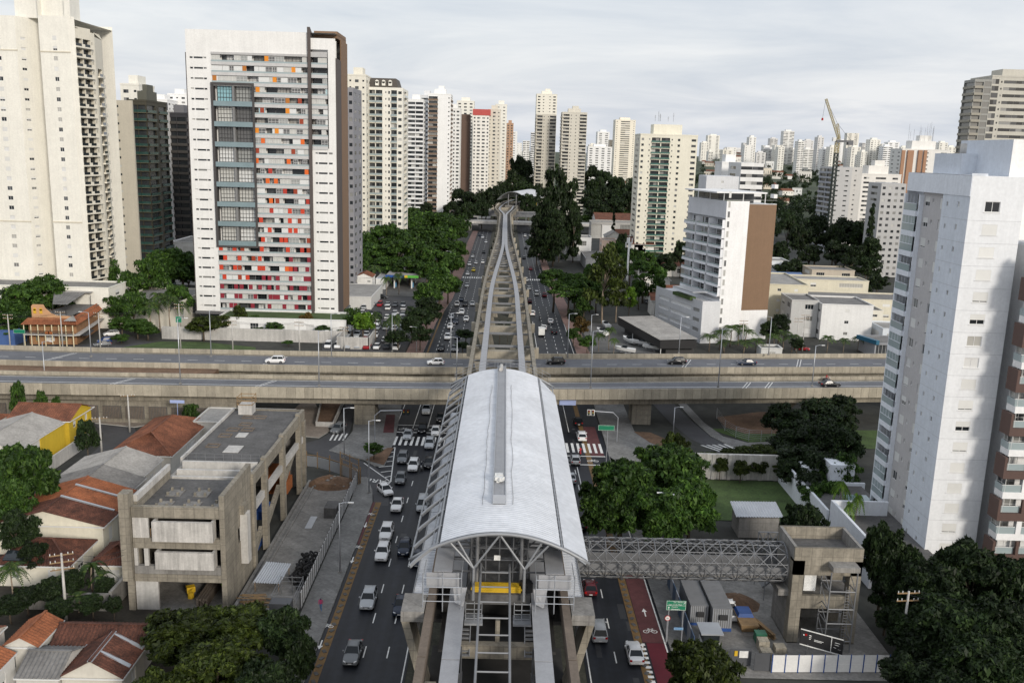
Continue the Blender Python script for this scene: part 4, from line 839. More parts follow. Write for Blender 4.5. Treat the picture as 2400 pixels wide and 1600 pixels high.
def panel_tower():
    Yf = 279.5; X = lambda p, y=400: V(p, y, Yf).x
    zr1 = V(610, 140.3, Yf).z; zr26 = V(610, 719.4, Yf).z; pit = (zr1-zr26)/25; rowz = lambda i: zr1-pit*(i-1)       # row centre
    x0, x1 = -95.0, -51.1; zt = V(434, 68, Yf).z; zb = rowz(26)-pit*0.55; t = thing('apartment_tower', 'white apartment tower with orange and red sliding panels and double-height lofts', 'building', ((x0+x1)/2, Yf, 0))
    xa, xb, xc = X(505), X(600), X(727); xd = X(733); rg = random.Random(4); depth = 19.0
    zrow = lambda i: (rowz(i)-pit/2, rowz(i)+pit/2)
    wb = MB(); slot = []; top = rowz(1)+pit*0.62
    # left strip and right strip with slit windows
    for (a, e, rows, cuts) in ((x0, xa, range(1, 27), [(0.14, 0.26), (0.30, 0.66), (0.68, 0.8)]), (xd, x1, range(10, 27), [(0.12, 0.22), (0.25, 0.62), (0.68, 0.84)])):
        w = e-a; us = [0]+[w*k for c in cuts for k in c]+[w]; zs = [zb]
        for i in sorted(rows, reverse=True): zs += [rowz(i)-0.16, rowz(i)+0.36]
        ztop = zt if a < -70 else rowz(9)-pit*0.5; zs.append(ztop)
        slot += wb.wall((a, Yf), (e, Yf), us, zs, lambda i, j: 'd' if i % 2 == 1 and j % 2 == 1 else None, 0.25)
    wb.poly([(xa, Yf, top), (xc, Yf, top), (xc, Yf, zt), (xa, Yf, zt)])
    wb.poly([(X(772), Yf, rowz(9)-pit*.5), (x1, Yf, rowz(9)-pit*.5), (x1, Yf, zt-1.5), (X(772), Yf, zt-1.5)]); wb.poly([(xd, Yf, top+1.5), (X(772), Yf, top+1.5), (X(772), Yf, zt-1.5), (xd, Yf, zt-1.5)])
    wb.poly([(xa, Yf+1.8, zb), (x1, Yf+1.8, zb), (x1, Yf+1.8, zt-2), (xa, Yf+1.8, zt-2)])
    wb.poly([(x0, Yf+depth, zb), (x0, Yf, zb), (x0, Yf, zt), (x0, Yf+depth, zt)]); wb.poly([(x1, Yf+depth, zb), (x0, Yf+depth, zb), (x0, Yf+depth, zt), (x1, Yf+depth, zt)])
    wb.poly([(x0, Yf, zt), (x1, Yf, zt), (x1, Yf+depth, zt), (x0, Yf+depth, zt)]); wb.poly([(x1, Yf+depth, zb), (x0, Yf+depth, zb), (x0, Yf, zb), (x1, Yf, zb)])
    wb.build('wall', 'painted_wall', t, color=(0.76, 0.755, 0.735))
    for p, w, h, a, st in slot: place('window', win_mesh(w, h, 'd' if w > 1 else rg.choice('pd')), t, Vector(p)-t.location, a)
    for bx in ((x1-0.02, x1+0.25, Yf+0.02, Yf+8, zb-2, zt-7), (x0-0.35, x0-0.02, Yf+0.3, Yf+3, zb, zt-6.5)): m_ = MB(); m_.box(*bx); m_.build('side_fin', 'painted_wall', t, color=(0.085, 0.07, 0.065))
    for bx in ((x1-0.02, x1+0.3, Yf+8, Yf+depth, zb, zt-1.0), (x1-7, x1-0.1, Yf+4, Yf+depth, zt-1, zt+1.0)): m_ = MB(); m_.box(*bx); m_.build('side_wall', 'painted_wall', t, color=(0.2, 0.125, 0.075))
    m_ = MB(); m_.hexa([(xc-.1, Yf-.7, zb), (xd, Yf-.7, zb), (xd, Yf+2, zb), (xc-.1, Yf+2, zb), (xc-.1, Yf-.7, zt+1.5), (xd, Yf-.7, zt+1.5), (xd, Yf+2, zt+.3), (xc-.1, Yf+2, zt+.3)]); m_.build('vertical_fin', 'painted_wall', t, color=(0.085, 0.07, 0.065))
    # balcony floors
    def gallery(i, a, e):
        z0, z1 = zrow(i); m_ = MB(); m_.box(a, e, Yf-0.25, Yf+1.8, z0-0.32, z0+0.6); m_.build('balcony_parapet', 'painted_wall', t, color=(0.52, 0.515, 0.51))
        m_ = MB(); m_.box(a, e, Yf-0.2, Yf-0.16, z0+0.6, z0+1.08); m_.build('glass_railing', 'glass_rail', t)
        u = a
        while u < e-0.5:
            w = min(rg.choice([1.3, 1.9, 2.6, 3.2]), e-u); fr = rg.random(); zc = z0+1.5
            if fr < 0.62:    # glazed-in balcony with blinds
                place('window', win_mesh(w, 1.95, 'L', 'frame_white'), t, Vector((u+w/2, Yf-0.05, zc))-t.location)
            else: place('window', win_mesh(w, 2.1, 'p', 'frame_dark'), t, Vector((u+w/2, Yf+1.72, zc))-t.location)
            u += w+0.08
    for i in range(1, 27):
        a = xa if (i <= 3 or i >= 20) else xb
        gallery(i, a, xc)
        if i <= 9: gallery(i, xd+.1, X(770))
    m_ = MB(); z0, z1 = zrow(1); m_.box(xa, xc, Yf-.25, Yf+1.8, z1-.3, top); m_.box(xd, X(770), Yf-.25, Yf+1.8, z1-.3, top+.8); m_.build('balcony_parapet', 'painted_wall', t, color=(0.45, 0.445, 0.44))
    # double-height lofts inside a dark frame
    zA, zB = zrow(19)[0]-0.3, zrow(4)[1]-0.1; m_ = MB()
    for bx in ((xa-.35, xa+.35, zA, zB), (xb-.4, xb+.2, zA, zB)): m_.box(bx[0], bx[1], Yf-.6, Yf+1.8, bx[2], bx[3])
    m_.box(xa-.35, xb+.2, Yf-.62, Yf+1.8, zB, zB+.7); m_.box(xa-.35, xb+.2, Yf-.62, Yf+1.8, zA-.5, zA); m_.build('loft_frame', 'painted_wall', t, color=(0.06, 0.055, 0.055))
    for k in range(8):
        zl = zrow(5+2*k)[0]; zh = zrow(4+2*k)[1]; mid = (xa+xb)/2
        m_ = MB(); m_.box(xa+.36, xb-.41, Yf-.7, Yf-.6, zl-.25, zl+1.2); m_.box(xa+.36, xb-.41, Yf-.6, Yf+1.8, zl-.25, zl-.02); m_.build('glass_railing', 'glass_blue', t)
        for q, (a, e) in enumerate(((xa+1.2, mid-.5), (mid+.5, xb-.9))):
            w, h = e-a, zh-zl-1.3; f = place('window', win_mesh(w, h, 'L', 'frame_dark'), t, Vector(((a+e)/2, Yf+0.9+0.5*q, zl+1.2+h/2))-t.location)
            m2 = MB()
            for g2 in range(1, 5): m2.box(-w/2+w*g2/5-.05, -w/2+w*g2/5+.05, -.12, -.05, -h/2, h/2)
            for g2 in range(1, 4): m2.box(-w/2, w/2, -.1, -.05, -h/2+h*g2/4-.05, -h/2+h*g2/4+.05)
            place('glazing_bars', m2.mesh('glazing_bars', 'frame_dark'), f)
        m_ = MB(); m_.box(mid-.3, mid+.3, Yf-.1, Yf+1.8, zl-.2, zh); m_.build('loft_mullion', 'painted_wall', t, color=(0.2, 0.2, 0.2))
    # sliding panels: place in the photograph's rows
    pr = {1: '705o', 2: '543p 903o', 3: '323p 765o', 4: '640o', 5: '860p 950d', 6: '673d 860o', 7: '962d', 8: '634o 780o', 9: '679O 970O', 10: '637d 902d', 11: '633O 868O', 12: '733r 1000O', 13: '714O 774O', 14: '841r 918d', 15: '738O 785d 1010r', 16: '742r 877R 970R', 17: '665R 877R 948d', 18: '729R 879R 920R', 19: '680R 815R 848R 1015d', 20: '370R 470R 528d 671R 862R 967r 1015d', 21: '402R 507R 610d 656R 885c 1018c', 22: '374R 475R 508d 653R 682R 855O 884R 918c 1005c', 23: '397R 510d 566R 685c 728c 788c 884c 992c 1020c', 24: '380c 482c 523c 590c 658c 727c 788c 889c 960c 990c', 25: '382c 484c 515c 624c 735c 765c 790c 849c 950c 1020c', 26: '447c 478c 604c 728c 837c 925c 1020c'}
    pc = dict(o=(0.72, 0.25, 0.015), p=(0.42, 0.15, 0.02), O=(0.7, 0.13, 0.015), d=(0.3, 0.045, 0.015), r=(0.42, 0.035, 0.02), R=(0.55, 0.05, 0.018), c=(0.24, 0.02, 0.035))
    pm = MB(); pm.box(-0.58, 0.58, -0.04, 0.04, 0, 2.0); pm.box(-0.62, 0.62, -0.06, -0.04, 0, 0.06); pme = pm.mesh('sliding_panel', 'painted_panel')
    for i, s_ in pr.items():
        z0 = zrow(i)[0]; yr = 140.3+(719.4-140.3)*(i-1)/25
        for it in s_.split():
            x = V(400+int(it[:-1])/3.137, yr, Yf).x; place('sliding_panel', pme, t, Vector((x, Yf-0.12, z0+0.55))-t.location, color=pc[it[-1]])
    # base: transfer floor and planted podium
    m_ = MB(); m_.box(x0+.5, x1+.2, Yf+1, Yf+depth, 0, zb); m_.build('ground_floor', 'glass_dark', t)
    m_ = MB(); m_.box(x0-.4, x1+.3, Yf-.3, Yf+depth, zb-.9, zb-.1); m_.build('transfer_slab', 'painted_wall', t, color=(0.12, 0.12, 0.125))
    return t
panel_tower()
tp = low_block('podium_building', 'long white planted podium below the orange panelled tower', -84.5, -46.3, 266, 279, 0, 5.3, WHITE, ',W.W.W.W.W.W,', '.', 5.2, roof='grass')
b = MB(); b.box(-98, -46, 257.5, 258, 0, 3.6); b.box(-46, -37.2, 250.5, 251, 0, 3.4); b.box(-37.5, -37.1, 250.5, 262, 0, 3.4); b.box(-46.3, -45.9, 250.5, 266, 0, 3.5); tag(b.build('boundary_wall', 'concrete_pale'), 'long white boundary wall in front of the orange panelled tower podium', 'wall')
tower('narrow grey service tower with brown balconies right of the orange panelled tower', 800, 828, 205, Y=345, depth=20, col=(0.25, 0.25, 0.27), front='BW', side='ww', pcol=(0.16, 0.11, 0.08), crown=0)
tower('pale narrow tower just right of the orange panelled tower', 815, 858, 178, Y=430, depth=16, col=(0.72, 0.69, 0.6), front='nwn', side='ww', crown=1)
ct = tower('cream classical tower with dark mansard roof and glazed balconies left of the avenue', 852, 944, 205, Y=440, depth=24, col=CREAM, front='n.BB.nwLW', side='wBw', pcol=(0.7, 0.66, 0.55), pglass=True, crown=0)
def mansard():
    a, c = V(862, 250, 440), V(932, 250, 440); z = V(900, 205, 440).z; b = MB(); b.hexa([(a.x, 441, z), (c.x, 441, z), (c.x, 460, z), (a.x, 460, z), (a.x+1.2, 443, z+4.3), (c.x-1.2, 443, z+4.3), (c.x-1.2, 458, z+4.3), (a.x+1.2, 458, z+4.3)]); b.build('mansard_roof', 'painted_wall', ct, color=(0.075, 0.065, 0.055))
    for k in range(3): x = lerp(a.x, c.x, 0.3+k*0.22); b = MB(); b.box(x-.8, x+.8, 440.6, 442.5, z+.8, z+2.6); b.tube([(x, 440.6, z+2.6), (x, 442.5, z+2.6)], .8, 10); b.build('dormer_window', 'painted_wall', ct, color=CREAM)
mansard()
for args in (
    ('white tower with pale glazed balcony bands left of the avenue', 955, 992, 235, 640, 20, WHITE, 'LL', 'w', 1, (0.8, 0.8, 0.8)),
    ('white tower with dark stripe windows behind the glazed white tower', 985, 1012, 225, 680, 20, (0.7, 0.7, 0.71), 'RR', 'w', 1, None),
    ('white slab tower with brown balcony stack and grey roof box left of the avenue', 1003, 1056, 222, 650, 22, WHITE, 'B.,n', 'BB', 2, (0.2, 0.14, 0.1)),
    ('white tower with dense balconies behind the brown balcony tower', 1050, 1078, 255, 760, 20, (0.75, 0.74, 0.71), 'WwW', 'ww', 1, None),
    ('dark brown blank-sided slab tower left of the avenue', 1078, 1100, 268, 800, 26, BROWN, ',', 'nw', 0, None),
    ('cream tower peeking above the brown slab', 1070, 1110, 238, 900, 20, CREAM, 'www', 'w', 1, None),
    ('white tower with red crown band left of the avenue', 1108, 1146, 262, 790, 22, (0.76, 0.74, 0.69), 'wWWw', 'ww', 0, None),
    ('beige tower with small windows right of the red crowned tower', 1143, 1172, 258, 795, 20, (0.62, 0.58, 0.5), 'nwn', 'nw', 1, None),
    ('pale cream tall tower right of the beige tower', 1160, 1187, 246, 850, 20, CREAM, 'nn', 'w', 1, None),
    ('orange brown slim far tower beside the avenue', 1186, 1202, 290, 1100, 18, (0.45, 0.28, 0.18), 'ww', 'w', 1, None),
    ('white slim far tower at the end of the avenue', 1196, 1211, 308, 1150, 18, WHITE, 'n', 'w', 0, None)):
    lab, l, r, tp_, yy, dp, cl, fr, sd_, cr, pcl = args; tower(lab, l, r, tp_, Y=yy, depth=dp, col=cl, front=fr, side=sd_, crown=cr, pcol=pcl, pglass=False)
def red_crown():
    a, c = V(1108, 300, 790), V(1148, 300, 790); z = V(1128, 262, 790).z; b = MB(); b.box(a.x-.2, c.x+.4, 789.6, 812, z-3, z+2); tag(b.build('roof_sign_band', 'painted_wall', color=(0.45, 0.08, 0.07)), 'red band round the top of the white tower left of the avenue', 'roof band')
red_crown()
low_block('podium_building', 'white commercial building with red frame left of the far station', -52, -12, 760, 790, 0, 14, WHITE, 'GGGGGGW', 'GG', 5.5)
# ---------------------------------------------------------------- right of the avenue
for args in (
    ('tall white twin-top tower right of the avenue behind the dark tree', 1256, 1304, 222, 980, 24, (0.76, 0.73, 0.64), 'wn.nw', 'WW', 2, None),
    ('left one of two slim beige towers right of the avenue', 1255, 1302, 268, 850, 20, (0.55, 0.52, 0.45), 'Bn.nB', 'BB', 0, None),
    ('right one of two slim beige towers right of the avenue', 1316, 1374, 265, 830, 22, (0.6, 0.57, 0.5), 'Bn.n.B', 'BB', 2, None),
    ('slim white far tower left of the tall twin-top tower', 1243, 1258, 310, 1300, 18, (0.66, 0.66, 0.66), 'RR', 'w', 0, None),
    ('white far tower with stepped top in the gap behind the beige towers', 1398, 1426, 310, 1500, 25, WHITE, 'ww', 'w', 1, None),
    ('cream far tower with dark vertical groove', 1440, 1487, 282, 1350, 28, (0.8, 0.75, 0.64), 'n.R.n', 'nn', 1, None),
    ('low white far block between the beige and cream far towers', 1376, 1432, 345, 1250, 25, WHITE, 'wwww', 'ww', 1, None),
    ('beige far tower left of the cream grooved tower', 1426, 1444, 328, 1400, 18, (0.6, 0.52, 0.42), 'w', 'w', 0, None)):
    lab, l, r, tp_, yy, dp, cl, fr, sd_, cr, pcl = args; tower(lab, l, r, tp_, Y=yy, depth=dp, col=cl, front=fr, side=sd_, crown=cr, pcol=pcl)
gt = tower('cream apartment tower with green glazed balconies right of the avenue', 1498, 1632, 318, Y=505, depth=22, col=(0.74, 0.71, 0.6), front='w.nBBn.w.,W', side='w', pcol=(0.72, 0.68, 0.56), pglass='glass_teal', crown=1, crownh=6.0, pane='window_far')
def antennas(parent, x, y, z, n, seed, spread=3.0, h=5.0):
    r_ = random.Random(seed)
    for k in range(n):
        px, py, hh = x+r_.uniform(-spread, spread), y+r_.uniform(-1.5, 1.5), h*r_.uniform(.5, 1.2); b = MB(); b.tube([(px, py, z), (px, py, z+hh)], 0.07, 4)
        for q in range(3): zz = z+hh*(.55+.14*q); b.box(px-.5, px+.5, py-.03, py+.03, zz, zz+.06)
        b.build('antenna', 'steel_mid', parent)
antennas(gt, V(1560, 300, 515).x, 515, V(1560, 285, 515).z, 6, 3, 6)
tower('white office block with ribbon windows behind the hotel', 1733, 1786, 382, Y=390, depth=22, col=(0.72, 0.72, 0.71), front='RR', side='W.', crown=0)
tower('grey blank lift block behind the white and brown hotel roof', 1652, 1728, 413, Y=350, depth=14, col=(0.62, 0.63, 0.65), front=',n,', side='.', crown=0)
tower('white far block behind the office block', 1688, 1735, 383, Y=420, depth=14, col=WHITE, front='..w', side='.', crown=1)
def hotel():
    A = Vector((66.6, 275.0)); th = R(14.5); f = Vector((math.cos(th), math.sin(th))); s = Vector((-math.sin(th), math.cos(th))); T = V(1706, 479, 275).z; t = thing('hotel_tower', 'white hotel tower with brown end wall and rows of balconies', 'building', (A.x, A.y, 0)); rg = random.Random(8); fl = 2.95
    p1 = A+f*7.6; p2 = p1+s*1.6+f*0.6; p3 = p2+f*9.6; bk = A+s*26; bk2 = p3+s*24; wb = MB(); ops = []
    ops += facade(wb, None, A, p1, 0, T, fl, '..', rg, T+1)
    ops += wb.wall(A-s*0.02, A+f*0.02, [0, .01, .02], [0, 1], lambda i, j: None)
    wb.build('wall', 'painted_wall', t, color=(0.82, 0.82, 0.82))
    for i in range(15): place('window', win_mesh(0.75, 1.9, 'p', 'frame_white'), t, Vector((*(A+f*0.9-s*0.03), 3+i*fl+.6))-t.location, th)
    zb_ = V(1760, 725, 281).z
    wb = MB(); wb.poly([(*p1, 0), (*p2, 0), (*p2, T), (*p1, T)]); wb.build('recess_wall', 'painted_wall', t, color=(0.13, 0.085, 0.055))
    wb = MB(); wb.poly([(*p2, zb_), (*p3, zb_), (*p3, T), (*p2, T)]); wb.poly([(*p3, zb_), (*bk2, zb_), (*bk2, T), (*p3, T)]); wb.build('end_wall', 'painted_wall', t, color=(0.21, 0.13, 0.078))
    wb = MB(); wb.poly([(*p2, 0), (*p3, 0), (*p3, zb_), (*p2, zb_)]); wb.poly([(*p3, 0), (*bk2, 0), (*bk2, zb_), (*p3, zb_)]); wb.poly([(*bk2, 0), (*bk, 0), (*bk, T), (*bk2, T)]); wb.poly([(*A, T), (*p1, T), (*p2, T), (*p3, T), (*bk2, T), (*bk, T)]); wb.build('wall', 'painted_wall', t, color=(0.8, 0.8, 0.8))
    # side brackets on the brown wall's edge
    for i in range(13): b = MB(); q = p3+s*3; b.obox((q.x+.5, q.y, 12+i*fl), (1.2, 2.0, 1.2), th); b.build('air_conditioner_shelf', 'painted_wall', t, color=(0.78, 0.78, 0.78))
    # balcony face
    g0 = A-f*0.0; ln = 25.0; zlow = 13.5; nf = int((T-4.2-zlow)/fl); off = [0.0, 1.0, 2.0]
    wb = MB(); wb.poly([(*(bk+f*1.6), zlow), (*(A+f*1.6), zlow), (*(A+f*1.6), T), (*(bk+f*1.6), T)]); wb.poly([(*bk, T-4.2), (*A, T-4.2), (*A, T+1), (*bk, T+1)]); wb.poly([(*bk, 0), (*A, 0), (*A, zlow), (*bk, zlow)]); wb.build('balcony_wall', 'painted_wall', t, color=(0.66, 0.67, 0.7))
    pm = MB(); pm.box(-4.1, 4.1, -0.9, 1.0, -0.12, 0.12, 0); pm.box(-4.1, 4.1, -1.0, -0.85, -0.15, 0.62, 0); pm.box(-4.05, 4.05, -.93, -.9, .62, 1.1, 1); pm.box(3.95, 4.1, -.9, 1.6, -.1, 2.7, 0); pme = pm.mesh('balcony', ['painted_wall', 'glass_rail']); ang = math.atan2(-s.y, -s.x)
    pan = MB(); pan.box(-.5, .5, -.03, .03, 0, 1.0); pan = pan.mesh('balcony_screen', 'painted_panel')
    for i in range(nf):
        z = zlow+0.5+i*fl
        for k in range(3):
            q = A+s*(4.2+k*8.3)-f*(0.35*k); bal = place('balcony', pme, t, Vector((q.x, q.y, z))-t.location, ang, color=(0.78, 0.79, 0.82))
            q2 = A+s*(4.2+k*8.3)+f*1.55; place('window', win_mesh(7.4, 2.3, 'p', 'frame_white'), t, Vector((q2.x, q2.y, z+1.3))-t.location, ang)
            if rg.random() < .8: place('balcony_screen', pan, bal, (rg.choice([-2.2, 0, 2.4]), -.86, .15), 0, color=rg.choice([(0.25, 0.05, 0.02), (0.2, 0.02, 0.02), (0.3, 0.3, 0.03), (0.12, 0.015, 0.015)]))
    # roof terrace
    b = MB(); q = A+s*13+f*6; b.obox((q.x, q.y, T+3.4), (17, 22, 0.4), th); b.build('roof_canopy', 'painted_wall', t, color=(0.8, 0.8, 0.8))
    for u, w_ in ((0.5, 3), (0.5, 12), (14.5, 3), (14.5, 12), (0.5, 22), (7, 3)): q = A+f*u+s*w_; b = MB(); b.tube([(*q, T), (*q, T+3.3)], .15, 6); b.build('roof_post', 'frame_white', t)
    b = MB(); q = A+s*16+f*8; b.obox((q.x, q.y, T+1.6), (12, 14, 3.2), th); b.build('penthouse', 'window_dark', t)
    b = MB(); q = A+s*4+f*3.2; b.obox((q.x, q.y, T+0.5), (6, 1.2, .9), th); q = A+s*8+f*0.8; b.obox((q.x, q.y, T+0.5), (1.2, 10, .9), th); b.build('roof_planter', 'grass', t)
    b = MB()
    for (p, q) in ((A, p1), (p1, p3), (A, bk)): b.bar((*p, T+1.3), (*q, T+1.3), .05, .05)
    b.build('roof_railing', 'frame_white', t)
    # car-park podium in front
    t2 = thing('podium_building', 'white podium with slanting slots in front of the hotel tower', 'building', (60, 272, 0)); B0 = Vector((60.6, 271.0)); B1 = Vector((66.4, 272.6)); B3 = Vector((51.6, 302)); H_ = 13.0
    wb = MB(); ln = (B3-B0).length; us = [0, ln*.08, ln*.3, ln*.34, ln*.78, ln*.82, ln*.95, ln]
    ops = wb.wall(B3, B0, us, [0, 3.2, 4.4, 6.2, 7.4, 9.2, 10.4, H_], lambda i, j: 'd' if i in (1, 3, 5) and j % 2 == 1 else None, .3)
    wb.poly([(*B0, 0), (*B1, 0), (*B1, H_), (*B0, H_)]); wb.poly([(*B1, 0), (*(B1+Vector((-9, 31))), 0), (*(B1+Vector((-9, 31))), H_), (*B1, H_)]); wb.poly([(*B0, H_-.9), (*B1, H_-.9), (*(B1+Vector((-9, 31))), H_-.9), (*B3, H_-.9)])
    wb.build('wall', 'painted_wall', t2, color=(0.62, 0.63, 0.65))
    for p, w, h, a, st in ops: b = MB(); b.box(-w/2, w/2, -.02, .02, -h/2, h/2); place('slot_panel', b.mesh('slot_panel', 'painted_panel'), t2, Vector(p)-t2.location, a, color=(0.8, 0.8, 0.8) if 5 < w else (0.3, 0.3, 0.29))
    b = MB(); b.obox((58.6, 281, H_+2.2), (5.0, 13, .25), R(16)); b.build('pergola', 'galvanised', t2); b = MB(); b.obox((57.2, 283, H_-.2), (2, 12, 1.0), R(16)); b.build('planter', 'grass', t2)
hotel()
# far right towers
tower('dark grey glass tower with beige bands at the top right edge', 2278, 2318, 186, Y=430, depth=10, col=(0.3, 0.3, 0.28), front='LG', side='L', pcol=(0.32, 0.3, 0.25), crown=0, pane='window_dark')
tower('beige office tower with white window bands at the top right edge', 2318, 2460, 182, Y=430.5, depth=20, col=(0.5, 0.48, 0.42), front='GnRRRR', side='.', crown=1)
cs = tower('unfinished grey concrete tower under construction beside the crane', 1948, 1992, 392, Y=560, depth=24, col=(0.5, 0.5, 0.5), front='nn', side='LL', crown=0, pcol=(0.4, 0.42, 0.46))
tower('unfinished concrete stair core right of the crane', 1986, 2016, 392, Y=575, depth=18, col=(0.55, 0.54, 0.52), front='.n.', side='.', crown=0)
tower('white block with stepped roof right of the construction tower', 2012, 2106, 410, Y=620, depth=22, col=(0.74, 0.72, 0.68), front='wWw', side='ww', crown=2, crownh=6)
tower('grey slab building with a grid of windows left of the white foreground tower', 2060, 2118, 430, Y=445, depth=16, col=(0.45, 0.45, 0.45), front='wwww', side='w', crown=0)
tower('white tower with orange brown vertical stripes and roof antennas', 2108, 2220, 352, Y=720, depth=22, col=(0.74, 0.73, 0.7), front='.n.n.w', side='nn', crown=2, crownh=7)
for k, (l, r) in enumerate(((2108, 2116), (2122, 2136), (2147, 2156), (2160, 2167))):
    a, c = V(l, 420, 718), V(r, 420, 718); z = V(l, 352, 718).z; b = MB(); b.box(a.x, c.x, 718.6, 719.8, terrain(a.x, 718), z); tag(b.build('facade_stripe', 'painted_wall', color=(0.36, 0.2, 0.12)), 'orange brown wall stripe on the antenna tower, %s from left' % nth(k), 'wall stripe', 'orange stripes on the antenna tower')
an = thing('antenna_cluster', 'cluster of thin roof antennas on the orange striped tower', 'antennas', (V(2160, 330, 725).x, 725, V(2160, 330, 725).z)); antennas(an, an.location.x, 728, an.location.z-1, 14, 9, 12, 14)
# ---------------------------------------------------------------- white foreground tower on the right
def white_tower():
    Ya, Yb = 116.0, 134.5; xa = V(2281, 412, Ya).x; T = V(2281, 412, Ya).z; fl = 2.9; nf = 18; rg = random.Random(6)
    t = thing('apartment_tower', 'large white apartment tower in the right foreground with shaded bluish side wall', 'building', (xa, Ya, 0)); xr = xa+6.9
    z0 = T-2.6-nf*fl; zs = [0.0]
    for i in range(nf): zs += [z0+i*fl+1.0, z0+i*fl+2.35]
    zs.append(T)
    wb = MB(); o = wb.wall((xa, Ya), (xr, Ya), [0, 2.0, 3.95, 6.9], zs, lambda i, j: 'w' if i == 1 and j % 2 == 1 and j > 1 else None, .12)
    wb.poly([(xa, Yb, T), (xa, Ya, T), (xr, Ya, T), (xr, Yb, T)]); wb.poly([(xr, Yb, 0), (xa, Yb, 0), (xa, Yb, T), (xr, Yb, T)]); wb.poly([(xr, Ya, 0), (xr, Yb, 0), (xr, Yb, T), (xr, Ya, T)])
    wb.build('front_wall', 'painted_wall', t, color=(0.74, 0.755, 0.775))
    pat = 'spsspthssttsstsss'
    for k, (p, w, h, a, st) in enumerate(sorted(o, key=lambda q: -q[0][2])):
        s = 'psssthppsthtssstsss'[k % 19]; wn = place('window', win_mesh(w, h, s, 'frame_white'), t, Vector(p)-t.location, a)
    for k in range(nf):
        b = MB(); z = z0+k*fl-.1; b.box(xa, xr, Ya-.012, Ya, z, z+.04); b.box(xa-.012, xa, Ya, Yb-11.2, z, z+.04); b.build('wall_joint', 'painted_wall', t, color=(.45, .46, .48))
    b = MB(); b.box(-1.1, 1.1, -.09, .0, 0, .07); sill = b.mesh('window_sill', 'frame_white')
    for (p, w, h, a, st) in o: place('window_sill', sill, t, Vector((p[0], Ya, p[2]-h/2-.08))-t.location)
    # left side: white part with bluish shade put into its colour and tiny vents, greige recessed part, balcony stack (walking towards the camera: far -> near)
    y1, y2 = Yb-4.2, Yb-11.2
    def side(yf, yn, x, cols, col, name):
        b = MB(); Ln = yf-yn; us = [0]; 
        for (u, w, lo, hi, st) in cols: us += [u, u+w]
        us.append(Ln); ops = []
        # each column its own wall so heights can differ
        cuts = [0]+[(cols[i][0]+cols[i][1]+cols[i+1][0])/2 for i in range(len(cols)-1)]+[Ln]
        for i, (u, w, lo, hi, st) in enumerate(cols):
            zz = [0.0]
            for k in range(nf): zz += [z0+k*fl+lo, z0+k*fl+hi]
            zz.append(T); ops += b.wall((x, yf-cuts[i]), (x, yf-cuts[i+1]), [0, u-cuts[i], u+w-cuts[i], cuts[i+1]-cuts[i]], zz, lambda a, c: st if a == 1 and c % 2 == 1 else None, .14)
        b.build(name, 'painted_wall', t, color=col); return ops
    ops = side(y1, y2, xa+0.55, [(0.7, 1.5, .95, 2.3, 'x'), (3.0, .5, 1.5, 2.1, 'd'), (5.2, 1.5, .8, 2.25, 'x')], (0.5, 0.485, 0.485), 'side_wall')
    for (p, w, h, a, st) in ops: place('window', win_mesh(w, h, 'p' if st == 'd' else rg.choice('sspth'), 'frame_white'), t, Vector(p)-t.location, a)
    ops = side(y2, Ya, xa, [(1.2, .5, 1.3, 1.95, 'd'), (4.2, .55, 1.4, 2.1, 'd')], (0.66, 0.7, 0.76), 'side_wall')
    for (p, w, h, a, st) in ops: place('vent_window', win_mesh(w, h, 'p', 'frame_white'), t, Vector(p)-t.location, a)
    b = MB(); b.poly([(xa+.55, y2, 0), (xa, y2, 0), (xa, y2, T), (xa+.55, y2, T)]); b.box(xa-.05, xa+.55, Yb-4.5, Yb-4.2, 0, T-3); b.poly([(xa+1.6, Yb, 0), (xa+1.6, Yb-4.3, 0), (xa+1.6, Yb-4.3, T), (xa+1.6, Yb, T)]); b.box(xa-.3, xa+.1, Yb-.35, Yb, 0, T-3); b.box(xa-.1, xa+1.7, Ya+.02, Yb, T-2.6, T); b.build('corner_wall', 'painted_wall', t, color=(0.74, 0.77, 0.82))
    pm = MB(); pm.box(-2.05, 2.05, -.5, 1.6, -.6, .15, 0); pm.box(-2.0, 2.0, -.45, -.41, .15, 1.15, 1); pm.box(-2.0, 2.0, -.46, -.40, 1.15, 1.22, 0); 
    for q in (-1, 0, 1): pm.box(q*1.0-.02, q*1.0+.02, -.45, -.41, 1.2, 2.3, 0)
    pm2 = MB(); pm2.v, pm2.f, pm2.m = list(pm.v), list(pm.f), list(pm.m); pm2.box(-2.0, 2.0, -.42, -.38, 1.2, 2.32, 1)
    m1, m2 = pm.mesh('balcony', ['painted_wall', 'glass_rail']), pm2.mesh('balcony', ['painted_wall', 'glass_rail'])
    for k in range(nf):
        place('balcony', rg.choice([m1, m2]), t, Vector((xa+.1, Yb-2.25, z0+k*fl))-t.location, -math.pi/2, color=(0.74, 0.77, 0.82)); place('window', win_mesh(3.9, 2.2, 'p', 'frame_white'), t, Vector((xa+1.55, Yb-2.25, z0+k*fl+1.3))-t.location, -math.pi/2)
    b = MB(); b.box(xa-.05, xa+2.0, Ya+.2, Ya+.3, T, T+.3); zt = V(2361, 327, 118).z; b.box(xr-1.6, xr+8, 117.5, 131, T-.5, zt); b.box(xa+3.2, xr, 126, 134, T-.4, T+2.8); b.build('roof_block', 'painted_wall', t, color=(0.62, 0.66, 0.72))  # white block in bluish grey: the left face's shade is in the colour
    b = MB(); b.poly([(xr-1.6, 117.45, T-8), (xr+8, 117.45, T-8), (xr+8, 117.45, zt+.02), (xr-1.6, 117.45, zt+.02)]); b.build('roof_block_front', 'painted_wall', t, color=(0.82, 0.82, 0.81))
